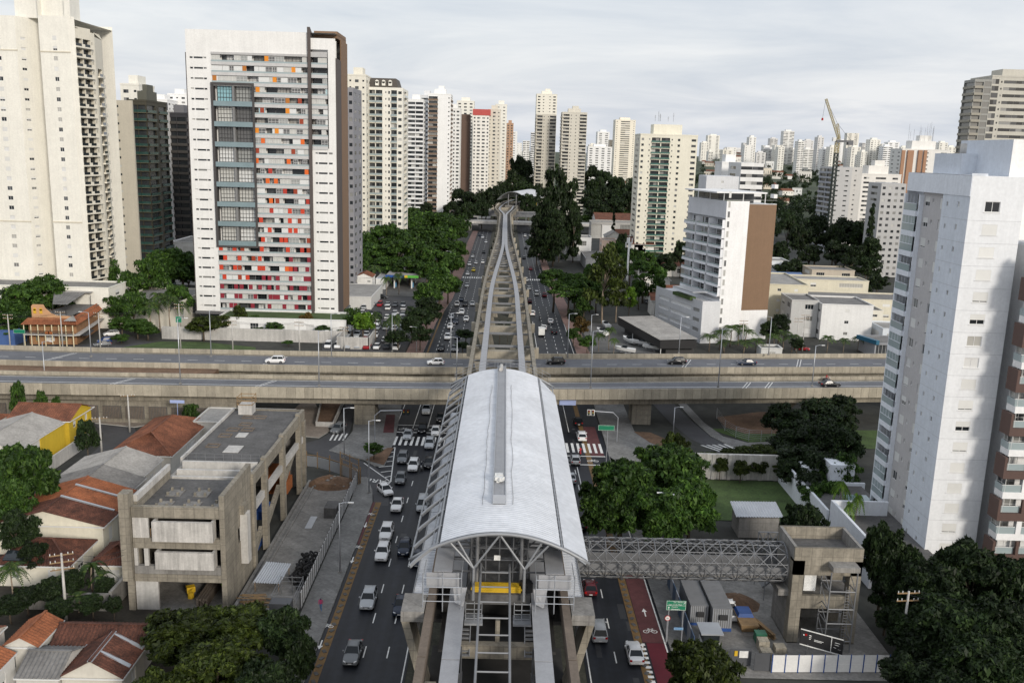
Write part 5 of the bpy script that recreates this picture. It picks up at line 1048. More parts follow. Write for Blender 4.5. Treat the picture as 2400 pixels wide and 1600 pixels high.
    b = MB(); b.tube([(xa+6, 130, T+2.8), (xa+6, 130, T+4.2)], 1.1, 14); b.build('water_tank', 'concrete_pale', t, True)
    # balcony wing on the right: brown frames and white frames by turns
    w = thing('apartment_wing', 'brown and white balcony wing at the right edge beside the white tower', 'building', (xr, 112, 0)); x0 = xr-0.2; y0 = 111.5; n2 = 16; zb = z0-.3
    b = MB(); b.box(x0+2.4, x0+22, y0+2.2, y0+18, 0, zb+n2*fl); b.build('wall', 'painted_wall', w, color=(0.8, 0.8, 0.8))
    bm = MB(); bm.box(0, 20, 0, 2.4, -.75, .3, 0); bm.box(0, .35, 0, 2.4, .3, fl-.75, 0); bm.box(3.1, 3.5, 0, .4, .3, fl-.75, 0); br = bm.mesh('balcony_frame', 'painted_wall')
    wm_ = MB(); wm_.box(.5, 20, .35, 2.4, -.7, .2, 0); wm_.box(2.9, 3.6, .3, 1.0, .2, fl-.75, 0); wh = wm_.mesh('balcony_frame', 'painted_wall')
    gm = MB(); gm.box(.4, 3.0, .42, .46, .2, 1.15, 1); gm.box(3.7, 12, .42, .46, .2, 1.15, 1); gm.box(12.2, 20, .42, .46, .2, 1.15, 1); gm.box(.45, .5, .45, 2.4, .2, 1.15, 1); gm.box(.3, 20, .4, .48, 1.15, 1.21, 0); gr = gm.mesh('glass_railing', ['frame_white', 'glass_rail'])
    for k in range(n2):
        z = zb+k*fl; brn = k % 2 == 0; f = place('balcony_frame', br if brn else wh, w, Vector((x0, y0, z))-w.location, 0, color=(0.1, 0.06, 0.05) if brn else (0.8, 0.8, 0.8)); place('glass_railing', gr, f)
        for q, xx in enumerate((1.7, 6.2, 10.2)): place('window', win_mesh(2.4 if q == 0 else 3.8, 2.1, 'p', 'frame_white'), w, Vector((x0+xx, y0+(1.2 if rg.random() < .5 else 2.15), z+1.25))-w.location)
        place('window', win_mesh(1.9, 2.1, 'p', 'frame_white'), w, Vector((x0+.75, y0+1.35, z+1.25))-w.location, -math.pi/2)
    # garden terrace at the foot
    g = thing('terrace_wall', 'white walled garden terrace at the foot of the white tower', 'wall', (56, 125, 0))
    for nm, bx in (('wall', (50.0, 50.4, 112, 128, 0, 6.2)), ('wall', (50.4, 58.5, 127.6, 128, 0, 6.2)), ('wall', (50.4, 60, 140, 140.4, 0, 4.5)), ('wall', (49.6, 50, 128.2, 152, 0, 4.5)), ('utility_box', (54.5, 58.5, 141, 145, 3.8, 7.2)), ('utility_box', (51.2, 54, 144, 147, 3.8, 5.6))):
        b = MB(); b.box(*bx); b.build(nm, 'painted_wall', g, color=(0.72, 0.75, 0.8))
    b = MB(); b.box(50.4, 59.4, 112, 140, 3.6, 4.0); b.build('deck', 'concrete_dark', g)
    b = MB(); b.box(55, 58.6, 129, 136, 4.0, 4.05); b.build('pool', 'glass_blue', g)
white_tower()
# ================================================================ near buildings
mat('roof_tile', (0.16, 0.06, 0.032), 0.85, 0.45, 0.5, fine=0.35, rnd=0.12); mat('roof_tile_dark', (0.085, 0.032, 0.02), 0.9, 0.6, 0.7, fine=0.5); mat('roof_tile_bright', (0.24, 0.082, 0.034), 0.85, 0.35, 0.6, fine=0.3)
mat('roof_fibre', (0.3, 0.29, 0.275), 0.9, 0.22, 0.3, fine=0.15, streak=0.1); mat('roof_fibre_dark', (0.17, 0.165, 0.16), 0.9, 0.3, 0.3, fine=0.2); mat('tarp_blue', (0.02, 0.07, 0.25), 0.6, 0.2, 1.0); mat('tarp_orange', (0.3, 0.09, 0.02), 0.7, 0.2, 1.0)
mat('stucco_stained', (0.55, 0.53, 0.5), 0.9, 0.16, 0.5, fine=0.08, streak=0.45)
def concrete_building():
    x0, x1, yf = -43.5, -32.4, 101.9; t = thing('station_building', 'raw concrete station building under construction left of the avenue', 'building', (-38, yf, 0))
    def P(name, m, *bx):
        b = MB()
        for q in bx: b.box(*q)
        return b.build(name, m, t)
    P('corner_fin', 'concrete', (x0-1.3, x0-0.1, yf-.5, yf+1.1, 4.0, 15.1)); P('corner_fin', 'concrete', (x0-.9, x0-0.1, yf-.1, yf+1.1, 0, 4.0)); 
    P('edge_beam', 'concrete', (x0, x1-.62, yf, yf+.6, 12.0, 13.4)); P('edge_beam', 'concrete', (x0, x1-.62, yf, yf+.6, 8.1, 9.4)); P('edge_beam', 'concrete_grey', (x0, x1-.62, yf, yf+.6, 4.8, 5.8)); P('edge_beam', 'concrete', (x0, x1-.62, yf-.1, yf+.6, 3.85, 4.8))
    P('infill_wall', 'stucco_stained', (x0, x0+1.9, yf+.1, yf+.4, 9.4, 12.0)); P('infill_wall', 'concrete_pale', (x0, x0+2.7, yf+.05, yf+.4, 0, 3.85)); P('infill_wall', 'concrete_pale', (x0, x0+.4, yf+.1, yf+.5, 5.8, 8.1)); P('infill_wall', 'concrete_pale', (x0+1.2, x0+1.7, yf+.1, yf+.5, 5.8, 8.1))
    P('balcony_box', 'stucco_stained', (x0+2.6, x1-1.3, yf-.75, yf-.35, 9.3, 11.8), (x0+2.6, x0+2.9, yf-.35, yf+.6, 9.3, 11.8), (x1-1.6, x1-1.3, yf-.35, yf+.6, 9.3, 11.8)); P('balcony_box', 'stucco_stained', (x0+2.8, x1-1.3, yf-.75, yf-.35, 5.75, 7.95), (x0+2.8, x0+3.1, yf-.35, yf+.6, 5.75, 7.95), (x1-1.6, x1-1.3, yf-.35, yf+.6, 5.75, 7.95))
    P('timber_window', 'wood', (x0+2.0, x0+2.6, yf+.3, yf+.4, 9.5, 9.6), (x0+2.0, x0+2.6, yf+.3, yf+.4, 10.4, 10.5), (x0+2.0, x0+2.08, yf+.3, yf+.4, 9.6, 10.4), (x0+2.26, x0+2.34, yf+.3, yf+.4, 9.6, 10.4), (x0+2.52, x0+2.6, yf+.3, yf+.4, 9.6, 10.4))
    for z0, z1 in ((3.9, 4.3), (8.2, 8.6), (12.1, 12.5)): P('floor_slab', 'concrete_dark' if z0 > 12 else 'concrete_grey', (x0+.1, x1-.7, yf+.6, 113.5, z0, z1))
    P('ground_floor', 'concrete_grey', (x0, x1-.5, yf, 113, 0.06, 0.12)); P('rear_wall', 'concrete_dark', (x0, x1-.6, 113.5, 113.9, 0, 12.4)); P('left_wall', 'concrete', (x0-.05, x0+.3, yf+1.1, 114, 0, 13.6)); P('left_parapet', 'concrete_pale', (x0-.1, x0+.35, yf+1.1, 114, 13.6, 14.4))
    # right side wall with cut-outs
    wb = MB(); us = [0, 3.4, 5.2, 6.6, 8.6, 11.6]; zs = [0, 4.2, 6.6, 8.6, 10.4, 15.0]
    wb.wall((x1, yf-.2), (x1, yf+11.4), us, zs, lambda i, j: 'x' if (i, j) in ((3, 3), (3, 2), (2, 2)) else None, .6); wb.box(x1-.61, x1-.6, yf-.2, yf+11.4, 0, 15.0); wb.poly([(x1-.6, yf-.2, 15), (x1, yf-.2, 15), (x1, yf+11.4, 15), (x1-.6, yf+11.4, 15)]); wb.poly([(x1-.6, yf-.2, 0), (x1, yf-.2, 0), (x1, yf-.2, 15), (x1-.6, yf-.2, 15)]); wb.build('side_wall', 'concrete', t)
    P('stair_column', 'concrete_pale', (x1-.1, x1+.9, yf+6.0, yf+7.4, 3.5, 10.2)); P('stair_column', 'concrete', (x1-.05, x1+.6, yf+5.8, yf+7.6, 10.2, 11.4))
    # long side frame: columns, edge beam, diagonals
    for y in (113.6, 120.0, 130.2, 141.0, 144.2): P('side_column', 'concrete', (x1-.4, x1+.35, y-.5, y+.5, 0 if y > 115 else 0, 13.6 if y < 142 else 11.5))
    P('roof_edge_beam', 'concrete', (x1-.3, x1+.2, 113.2, 144.6, 11.7, 13.3)); P('side_beam', 'concrete_pale', (x1-.5, x1+.1, 114, 144, 7.9, 8.9)); P('roof_edge_beam', 'concrete', (x0, x1-.3, 144.2, 144.8, 11.5, 13.2))
    for ya, za, yb, zb in ((114.4, 0.6, 119.6, 3.2), (120.5, 1.8, 129.8, 5.4), (130.6, 4.2, 140.6, 8.0)): b = MB(); b.bar((x1-.6, ya, za), (x1-.6, yb, zb), .5, 1.0); b.build('sloping_beam', 'concrete', t)
    # rear roof with hatches, stepped beams
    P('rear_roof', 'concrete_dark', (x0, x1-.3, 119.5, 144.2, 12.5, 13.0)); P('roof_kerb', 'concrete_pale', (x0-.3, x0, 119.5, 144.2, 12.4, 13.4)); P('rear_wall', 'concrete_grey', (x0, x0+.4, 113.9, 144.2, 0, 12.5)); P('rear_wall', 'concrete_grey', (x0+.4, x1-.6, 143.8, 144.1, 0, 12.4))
    for y, z in ((114.2, 12.6), (116.0, 12.9), (118.2, 13.3)): P('roof_upstand', 'concrete_pale', (x0+.4, x1-.5, y, y+.45, 11.5, z))
    P('roof_trough', 'concrete_dark', (x0+.4, x1-.5, 114.7, 119.4, 11.2, 11.5))
    rg = random.Random(1)
    for x, y in ((-40.2, 140.2), (-38.3, 140.3), (-39.6, 136.4), (-40.7, 133.6), (-38.5, 133.8), (-41, 130.6), (-41.3, 125.8)):
        b = MB()
        for q in ((x-.9, x+.9, y-.75, y-.6), (x-.9, x+.9, y+.6, y+.75), (x-.9, x-.75, y-.6, y+.6), (x+.75, x+.9, y-.6, y+.6)): b.box(q[0], q[1], q[2], q[3], 13.0, 13.16)
        b.build('hatch_kerb', 'concrete_brown', t)
    for x, y, w in ((-38.6, 131.0, 1.5), (-38.0, 124.5, 2.2)): P('loose_sheet', 'concrete_pale', (x-w/2, x+w/2, y-w*.7, y+w*.7, 13.02, 13.08))
    for r_, y in enumerate((103.8, 105.3, 107.6, 109.2)):
        for k in range(3):
            x = -41.4+k*3.4+(r_ % 2)*.0
            for e in (0, 1.25): P('pedestal', 'concrete', (x+e, x+e+.26, y, y+.26, 12.5, 13.0))
    for y in (103.8, 107.6):
        for k in range(3): P('plinth', 'concrete_grey', (-41.5+k*3.4, -39.7+k*3.4, y-.1, y+2.0, 12.5, 12.62))
    P('hut', 'concrete_pale', (-42.2, -40.0, 141.6, 143.8, 13.0, 14.6)); b = MB()
    for z in (14.7, 15.3, 15.9):
        for p, q in (((-42.3, 141.5), (-39.9, 141.5)), ((-39.9, 141.5), (-39.9, 143.9)), ((-39.9, 143.9), (-42.3, 143.9)), ((-42.3, 143.9), (-42.3, 141.5))): b.bar((*p, z), (*q, z), .07, .1)
    for p in ((-42.3, 141.5), (-39.9, 141.5), (-39.9, 143.9), (-42.3, 143.9)): b.bar((*p, 14.6), (*p, 16.1), .08, .08)
    b.build('hut_scaffold', 'wood', t)
    b = MB()
    for k in range(9): x = x0+.6+k*1.25; b.box(x-.02, x+.02, 119.55, 119.6, 13, 14.0)
    for z in (13.5, 14.0): b.tube([(x0+.4, 119.58, z), (x1-.6, 119.58, z)], .02, 4)
    b.build('roof_railing', 'steel_mid', t)
    for nm, m, bx in (('tarpaulin', 'tarp_orange', (x1-3.6, x1-.8, 133, 138, 4.6, 6.2)), ('tarpaulin', 'tarp_orange', (x1-3.6, x1-.7, 135.5, 139, 2.0, 4.0)), ('tarpaulin', 'tarp_blue', (x1-2.6, x1-.9, 122, 126, 3.4, 4.6)), ('tarpaulin', 'tarp_blue', (x1-3.2, x1-.9, 115.5, 121.5, 0.2, 2.2)), ('tarpaulin', 'tarp_blue', (x1-1.9, x1-.7, 106.5, 110.5, 8.8, 10.0))): 
        o = P(nm, m, bx); 
    # things lying in and on it
    st = thing('timber_stack', 'stack of brown timber beams on the ground floor of the concrete building', 'timber', (-35.2, 104.5, 0.12))
    for k in range(16): b = MB(); b.box(-36.6+(k % 4)*.36, -36.32+(k % 4)*.36, 102.9+rg.uniform(-.2, .2), 108+rg.uniform(-.3, .3), .13+(k//4)*.26, .36+(k//4)*.26); b.build('beam', 'concrete_brown', st)
    b = MB(); b.tube([(-38, 105, .12), (-38, 105, 1.0)], .4, 12); b.obox((-38, 105, 1.35), (1.0, .8, .7), .5); b.tube([(-38, 104.6, 1.2), (-37.4, 104.3, 1.5)], .25, 10); tag(b.build('concrete_mixer', 'yellow_steel'), 'yellow concrete mixer on the ground floor of the concrete building', 'mixer')
    return t
concrete_building()
# ---------------------------------------------------------------- houses
def slope(e0, e1, r1, r0, m, t, name='roof_slope', pitch=0.42):
    """roof patch with ribs running from eave to ridge"""
    e0, e1, r0, r1 = map(Vector, (e0, e1, r0, r1)); n = max(2, int((e1-e0).length/pitch)); nrm = (e1-e0).cross(r0-e0).normalized()
    if nrm.length == 0: nrm = Vector((0, 0, 1))
    if nrm.z < 0: nrm = -nrm
    b = MB(); rows = 4; k = 2*n+1
    for i in range(k):
        u = i/(2*n); off = nrm*(0.13 if i % 2 else 0.0); p, q = e0.lerp(e1, u), r0.lerp(r1, u)
        for j in range(rows+1): b.v.append(tuple(p.lerp(q, j/rows)+off*(1-.15*(j % 2))))
    for i in range(k-1):
        for j in range(rows): a = i*(rows+1)+j; b.f.append((a, a+rows+1, a+rows+2, a+1)); b.m.append(0)
    return b.build(name, m, t)
def house(label, x0, x1, y0, y1, ze, zr, kind='gx', roof='roof_tile', wall=(0.7, 0.66, 0.56), over=0.5, wins=(), z0=0.0, name='house', cat='house', group='tiled houses left of the avenue', hipi=None, mid=None):
    """gx ridge along X, gy ridge along Y (gables), hx / hy hipped"""
    t = thing(name, label, cat, ((x0+x1)/2, (y0+y1)/2, z0), 0.0, group); rg = random.Random(int(abs(x0*31+y0))); wb = MB()
    P = [(x0, y0), (x1, y0), (x1, y1), (x0, y1)]; ops = []
    f = wins if wins else ('.w,w.', '.w.')
    ops += facade(wb, None, P[0], P[1], z0, ze, 2.8, f[0], rg); ops += facade(wb, None, P[1], P[2], z0, ze, 2.8, f[1], rg)
    for i, j in ((2, 3), (3, 0)): wb.poly([(*P[i], z0), (*P[j], z0), (*P[j], ze), (*P[i], ze)])
    xm = (x0+x1)/2 if mid is None else mid; ym = (y0+y1)/2
    if kind == 'gy':
        for y, o in ((y0, 1), (y1, -1)): wb.poly([(x0, y, ze), (x1, y, ze), (xm, y, zr-.05)][::o])
    if kind == 'gx':
        for x, o in ((x1, 1), (x0, -1)): wb.poly([(x, y0, ze), (x, y1, ze), (x, ym, zr-.05)][::o])
    wb.build('wall', 'painted_wall', t, color=wall); put_windows(ops, t)
    a, c, d, e = x0-over, x1+over, y0-over, y1+over; z = ze-.05
    if kind == 'gy': slope((a, d, z), (a, e, z), (xm, e, zr), (xm, d, zr), roof, t); slope((c, d, z), (c, e, z), (xm, e, zr), (xm, d, zr), roof, t); R0, R1 = (xm, d, zr), (xm, e, zr)
    elif kind == 'gx': slope((a, d, z), (c, d, z), (c, ym, zr), (a, ym, zr), roof, t); slope((a, e, z), (c, e, z), (c, ym, zr), (a, ym, zr), roof, t); R0, R1 = (a, ym, zr), (c, ym, zr)
    else:
        h = hipi if hipi is not None else min(c-a, e-d)/2
        if kind == 'hx': R0, R1 = (a+h, ym, zr), (c-h, ym, zr); slope((a, d, z), (c, d, z), R1, R0, roof, t); slope((a, e, z), (c, e, z), R1, R0, roof, t); slope((a, d, z), (a, e, z), R0, R0, roof, t); slope((c, d, z), (c, e, z), R1, R1, roof, t)
        else: R0, R1 = (xm, d+h, zr), (xm, e-h, zr); slope((a, d, z), (a, e, z), R1, R0, roof, t); slope((c, d, z), (c, e, z), R1, R0, roof, t); slope((a, d, z), (c, d, z), R0, R0, roof, t); slope((a, e, z), (c, e, z), R1, R1, roof, t)
        b = MB()
        for p, q in (((a, d, z), R0), ((c, d, z), R0 if kind == 'hy' else R1), ((a, e, z), R1 if kind == 'hy' else R0), ((c, e, z), R1)): b.bar((p[0], p[1], p[2]+.08), (q[0], q[1], q[2]+.08), .25, .12)
        b.build('hip_tiles', roof, t)
    if Vector(R0) != Vector(R1): b = MB(); b.bar((R0[0], R0[1], R0[2]+.06), (R1[0], R1[1], R1[2]+.06), .3, .14); b.build('ridge_tiles', roof, t)
    b = MB()
    for p, q in (((a, d), (c, d)), ((c, d), (c, e)), ((c, e), (a, e)), ((a, e), (a, d))): b.bar((*p, z-.08), (*q, z-.08), .12, .14)
    b.build('gutter', 'frame_white', t); return t
house('long brown hipped tile roof beside the concrete building rear', -65.5, -55.5, 146.8, 167, 4.0, 6.4, 'hy', 'roof_tile', (0.6, 0.58, 0.53))
house('terrace house with wide pale fibre-cement roof, rearmost of the row', -68, -55.6, 135, 143.2, 4.6, 6.5, 'gy', 'roof_fibre', (0.62, 0.6, 0.56), .25, mid=-61.4); house('terrace house with dark grey fibre-cement roof', -68, -55, 129.8, 134.6, 4.5, 6.5, 'gy', 'roof_fibre_dark', (0.55, 0.53, 0.5), .2, mid=-61.4)
house('terrace house with smooth orange sheet roof', -68, -54.3, 125.6, 129.4, 4.5, 6.5, 'gy', 'roof_tile_bright', (0.6, 0.55, 0.45), .15, mid=-61.4); house('terrace house with bright orange ribbed tile roof', -68, -53.8, 121.1, 125.3, 4.5, 6.5, 'gy', 'roof_tile_bright', (0.6, 0.55, 0.45), .12, mid=-61.4); house('terrace house with weathered dark tile roof and cream gable end', -68, -53.6, 116.2, 120.8, 4.5, 6.5, 'gy', 'roof_tile_dark', (0.74, 0.7, 0.58), .35, mid=-61.4, wins=(',', '.w.'))
b = MB()
for y in (121.0, 125.5): b.bar((-54, y, 4.75), (-61.4, y, 6.75), .35, .18)
tag(b.build('roof_flashing', 'galvanised'), 'pale metal flashing strips between the orange terrace roofs', 'flashing')
house('house with dark weathered hipped tile roof and solar panels', -63, -54.2, 107.2, 114.2, 3.1, 5.0, 'hx', 'roof_tile_dark', (0.72, 0.68, 0.57)); b = MB(); b.hexa([(-62.4, 107.2, 3.45), (-58.8, 107.2, 3.45), (-58.8, 108.6, 4.15), (-62.4, 108.6, 4.15), (-62.4, 107.2, 3.55), (-58.8, 107.2, 3.55), (-58.8, 108.6, 4.25), (-62.4, 108.6, 4.25)]); tag(b.build('solar_panel', 'glass_dark'), 'dark solar panel at the lower edge of the weathered tile roof', 'solar panel')
house('small house with dark pyramid tile roof against the concrete building', -50.8, -46.2, 107, 112.6, 3.5, 5.1, 'hy', 'roof_tile_dark', (0.72, 0.7, 0.6), wins=('.W.', '.'))
house('house with pale grey sheet roof and yellow graffiti wall at the left edge', -90, -79.0, 143, 158.5, 5.6, 7.2, 'gy', 'roof_fibre', (0.62, 0.6, 0.56), .3, wins=('ww', '.w,')); house('yellow house with brown tile roof behind the grey sheet roof', -89, -78.2, 159, 168, 5.8, 7.6, 'gx', 'roof_tile', (0.6, 0.42, 0.03), .5, wins=('w', '.w,w.'))
b = MB(); b.box(-79.0, -78.85, 150, 158.6, 0.2, 5.4); tag(b.build('painted_wall', 'painted_wall', color=(0.6, 0.42, 0.03)), 'yellow street wall of the house with the grey sheet roof', 'wall')
b = MB(); b.box(-76.8, -76.5, 148, 164, 0, 2.4); b.box(-79, -76.8, 148, 148.3, 0, 2.6); tag(b.build('garden_wall', 'concrete_pale'), 'white garden wall along the side street at the left', 'wall')
b = MB(); b.box(-69.6, -69.3, 112, 143, 0, 2.2); tag(b.build('garden_wall', 'concrete_pale'), 'pale garden wall in front of the terrace row street side', 'wall')
b = MB(); b.box(-57, -46.4, 101.4, 101.8, 0, 2.2); b.box(-46.6, -46.2, 101.4, 107, 0, 2.6); tag(b.build('garden_wall', 'concrete_grey'), 'grey yard wall beside the concrete building corner', 'wall')
house('house with bright orange ribbed gable roof at lower left', -51.0, -47.6, 86.6, 91.9, 4.0, 5.0, 'gy', 'roof_tile_bright', (0.6, 0.58, 0.53), .2); house('low house with dark brown tile roof behind the white ridge strips', -47, -37.5, 88.2, 93, 3.2, 4.4, 'gx', 'roof_tile_dark', (0.55, 0.52, 0.47), .2); house('house with dark red tile roof and pale metal ridge strips', -43.2, -37.2, 82.5, 88, 3.2, 5.0, 'gy', 'roof_tile_dark', (0.6, 0.57, 0.5), .2)
house('house with grey fibre-cement lean-to roof at the bottom left', -47.6, -43.4, 82.2, 88, 3.2, 4.4, 'gx', 'roof_fibre_dark', (0.6, 0.58, 0.54), .15); house('white house with orange roof in the bottom left corner', -53.5, -49.4, 80.5, 85.4, 3.9, 4.9, 'gy', 'roof_tile_bright', (0.72, 0.71, 0.68), .2); house('house with orange tile roof at the left edge behind the corner house', -58.5, -53.5, 85.5, 91, 3.6, 4.8, 'gx', 'roof_tile', (0.6, 0.55, 0.5), .25)
b = MB(); b.bar((-40.2, 82.3, 5.0), (-40.2, 88.2, 5.0), .5, .1); b.bar((-43.3, 88.1, 3.3), (-37.2, 88.1, 3.3), .4, .1); b.bar((-40.2, 84.4, 5.02), (-37.1, 84.4, 3.3), .55, .12); b.bar((-40.2, 87.8, 5.02), (-37.1, 87.8, 3.3), .55, .12); tag(b.build('roof_flashing', 'galvanised'), 'pale corrugated strips on the dark red roof at lower left', 'flashing')
house('house with brown tile roof at the far left edge below the viaduct', -101, -92.5, 146, 153, 4.2, 5.6, 'gx', 'roof_tile', (0.65, 0.62, 0.56), .4)
house('house with brown tile roof left of the yellow house', -104, -93, 156, 166, 4.4, 6.0, 'hx', 'roof_tile', (0.65, 0.62, 0.56), .4)
# flat-roofed hall under the viaduct edge
low_block('flat_hall', 'long pale flat-roofed hall behind the concrete building at the viaduct', -57, -40, 163, 172.5, 0, 5.0, (0.5, 0.49, 0.46), '..G..', 'W.', 4, roof='roof_fibre', parapet=.2)
# ---------------------------------------------------------------- restaurant with veranda
def restaurant():
    t = thing('restaurant', 'two-storey brick restaurant with orange tiled veranda roof left of the viaduct', 'restaurant', (-123, 246, 0)); rg = random.Random(3)
    mat('brick_tan', (0.3, 0.16, 0.08), .9, .25, .7, fine=.2); mat('yellow_paint', (.62, .38, .03), .6, .1); mat('plaster_orange', (.52, .3, .16), .9, .12)
    wb = MB(); ops = wb.wall((-130, 246), (-117.5, 247.2), [0, 1.5, 2.6, 4.2, 6.6, 7.8, 10.0, 12.55], [0, .8, 2.6, 4.4, 5.0, 6.2, 7.2], lambda i, j: 'w' if i in (1, 3, 5) and j in (1, 4) else None, .25); wb.poly([(-117.5, 247.2, 0), (-121.5, 272, 0), (-121.5, 272, 7.2), (-117.5, 247.2, 7.2)]); wb.poly([(-130, 270, 0), (-130, 246, 0), (-130, 246, 7.2), (-130, 270, 7.2)]); wb.build('wall', 'brick_tan', t)
    for (p, w, h, a, st) in ops:
        o = place('window', win_mesh(w, h, 'p', 'yellow_paint'), t, Vector(p)-t.location, a)
    slope((-131, 243.6, 5.9), (-116.4, 245, 5.9), (-117.3, 248, 7.3), (-130.4, 246.6, 7.3), 'roof_tile_bright', t); slope((-116.2, 244.8, 5.9), (-120.2, 270, 5.9), (-121.8, 270, 7.6), (-118.4, 247.6, 7.6), 'roof_tile_bright', t); slope((-119.8, 244.5, 7.0), (-116.2, 244.8, 7.0), (-117.9, 247, 8.2), (-118.1, 247, 8.2), 'roof_fibre', t)
    b = MB(); b.box(-130.6, -117, 244, 246, 3.0, 3.25); b.hexa([(-117, 244.2, 3), (-115.6, 245, 3), (-119.8, 271, 3), (-121, 271, 3), (-117, 244.2, 3.25), (-115.6, 245, 3.25), (-119.8, 271, 3.25), (-121, 271, 3.25)]); b.build('veranda_floor', 'concrete_pale', t)
    for k in range(8): x = -130.4+k*1.9; b = MB(); b.tube([(x, 244.2, 0), (x, 244.2, 5.9)], .14, 8); b.build('post', 'painted_wall', t, color=(.7, .62, .42))
    b = MB()
    for k in range(60): x = -130.4+k*.225; b.box(x, x+.06, 244.02, 244.08, 3.25, 4.2)
    b.box(-130.4, -117, 244, 244.1, 4.2, 4.28); stuff(b.build('balustrade', 'frame_dark', t))
    b = MB(); pts = [(-129.6, 0), (-129.6, 3.2), (-129.2, 3.7), (-126.4, 3.7), (-125.8, 2.6), (-124.4, 1.3), (-122.5, .7), (-118.8, .6), (-118.8, 0)]
    b.v = [(x, 247.4, 7.2+z) for x, z in pts]+[(x, 247.8, 7.2+z) for x, z in pts]; n = len(pts); b.f = [tuple(range(n)), tuple(range(2*n-1, n-1, -1))]+[(i, (i+1) % n, n+(i+1) % n, n+i) for i in range(n)]; b.m = [0]*len(b.f); b.build('parapet_gable', 'plaster_orange', t)
    for x in (-128.7, -127.0): b = MB(); b.box(x-.4, x+.4, 247.3, 247.4, 8.4, 9.6); b.tube([(x, 247.3, 9.6), (x, 247.4, 9.6)], .4, 10); b.build('attic_window', 'yellow_paint', t)
    b = MB(); b.box(-129.4, -121, 248, 270, 7.1, 7.3); b.build('roof_terrace', 'roof_fibre_dark', t)
    slope((-126, 252, 10.2), (-122, 252, 10.2), (-125, 274, 11.2), (-136, 274, 11.2), 'roof_fibre_dark', t); slope((-136, 268, 11.0), (-122.5, 268, 11.0), (-122.5, 277, 11.8), (-136, 277, 11.8), 'roof_fibre', t)
    for p in ((-126, 252), (-122.4, 252), (-122.6, 268), (-122.6, 276), (-130, 268)): b = MB(); b.tube([(*p, 7.3), (*p, 10.4)], .1, 6); b.build('roof_post', 'frame_dark', t)
    b = MB(); b.box(-123.7, -123.4, 243.9, 243.98, 3.4, 4.1); b.box(-124.6, -122.6, 243.9, 243.98, 3.45, 4.1); b.build('sign_board', 'tarp_orange', t)
    b = MB(); b.hexa([(-117.5, 246, 2.6), (-114.5, 247, 2.6), (-116, 255, 2.6), (-119, 254, 2.6), (-117.2, 247, 3.0), (-115.2, 247.6, 3.0), (-116.5, 254, 3.0), (-118.5, 253.4, 3.0)]); b.build('awning', 'black_plastic', t)
restaurant()
low_block('small_shop', 'blue painted shop at the left edge beside the restaurant', -142, -133, 244, 256, 0, 4.2, (0.06, 0.12, 0.3), ',', '.', 4, roof='roof_fibre_dark')
# ---------------------------------------------------------------- petrol station, small white house and sheds left of the avenue
def fuel_station():
    t = thing('petrol_station', 'petrol station canopy with blue, green and yellow edge left of the avenue', 'petrol station', (-40, 372, 0))
    b = MB(); b.box(-47, -34, 362, 388, 5.0, 5.8); b.build('canopy', 'roof_fibre', t)
    for nm, a, c, col in (('fascia', -47.1, -39.5, (.02, .08, .3)), ('fascia', -39.5, -38.3, (.6, .45, .02)), ('fascia', -38.3, -33.9, (.1, .4, .05))): b = MB(); b.box(a, c, 361.8, 362, 4.9, 5.9); b.build(nm, 'painted_panel', t, color=col)
    for x in (-44, -37): 
        for y in (366, 382): b = MB(); b.box(x-.25, x+.25, y-.25, y+.25, 0, 5.0); b.build('column', 'painted_wall', t, color=(.75, .75, .75))
        b = MB(); b.box(x-.4, x+.4, 369, 370.2, 0, 1.9); b.build('fuel_pump', 'painted_panel', t, color=(.1, .3, .5))
fuel_station(); flat('forecourt', [(-62, 346), (-26, 346), (-24, 400), (-62, 400)], 'sidewalk', 0.015)
house('small white house with red tile roof beside the petrol station', -57.5, -51, 352, 360, 6.2, 7.6, 'gy', 'roof_tile', (.76, .75, .72), .3, wins=('w.w', '.w.')); low_block('shed', 'low shed with pale sheet roof right of the orange panelled tower', -61, -46, 315, 345, 0, 4.5, (.6, .6, .58), '..', '.', 4, roof='roof_fibre', parapet=.1)
b = MB(); b.tube([(-60, 372, 0), (-60, 372, 8)], 2.2, 16); tag(b.build('water_tank', 'concrete_grey', smooth=False), 'grey cylindrical water tank right of the orange panelled tower', 'tank'); low_block('white_canopy', 'white tent roof between the house and the petrol station', -51, -47.2, 362, 384, 0, 4.2, (.78, .78, .77), '.', '.', 4, roof='roof_sheet', parapet=.05)
low_block('low_building', 'low brown building behind the white house', -76, -58, 385, 400, 0, 6, (.5, .42, .32), 'w.w', '.', 3)
# ---------------------------------------------------------------- low buildings right of the avenue
t = thing('boat_shop', 'black walled boat shop with long weathered sheet roof right of the avenue', 'shop', (48, 255, 0)); b = MB(); rb = [(44.8, 250.6), (55.6, 252), (48.4, 288), (37.0, 286)]
b.prism([(44.9, 250.7), (55.5, 252.1), (48.3, 287.8), (37.2, 285.8)], 2.4, 4.8); b.build('upper_wall', 'black_plastic', t); b = MB(); b.prism([(47, 253), (55.2, 254), (48.3, 287), (39.5, 286)], 0, 2.4); b.build('lower_wall', 'frame_dark', t)
slope((44.6, 250.4, 4.95), (37.0, 286, 4.95), (48.6, 288, 5.2), (55.8, 252, 5.2), 'roof_fibre', t, pitch=.9)
for p in ((45.2, 251.2), (42.8, 262), (40.4, 274)): b = MB(); b.tube([(*p, 0), (*p, 2.4)], .12, 6); b.build('post', 'frame_white', t)
mat('hull_white', (.72, .72, .71), .3, .05)
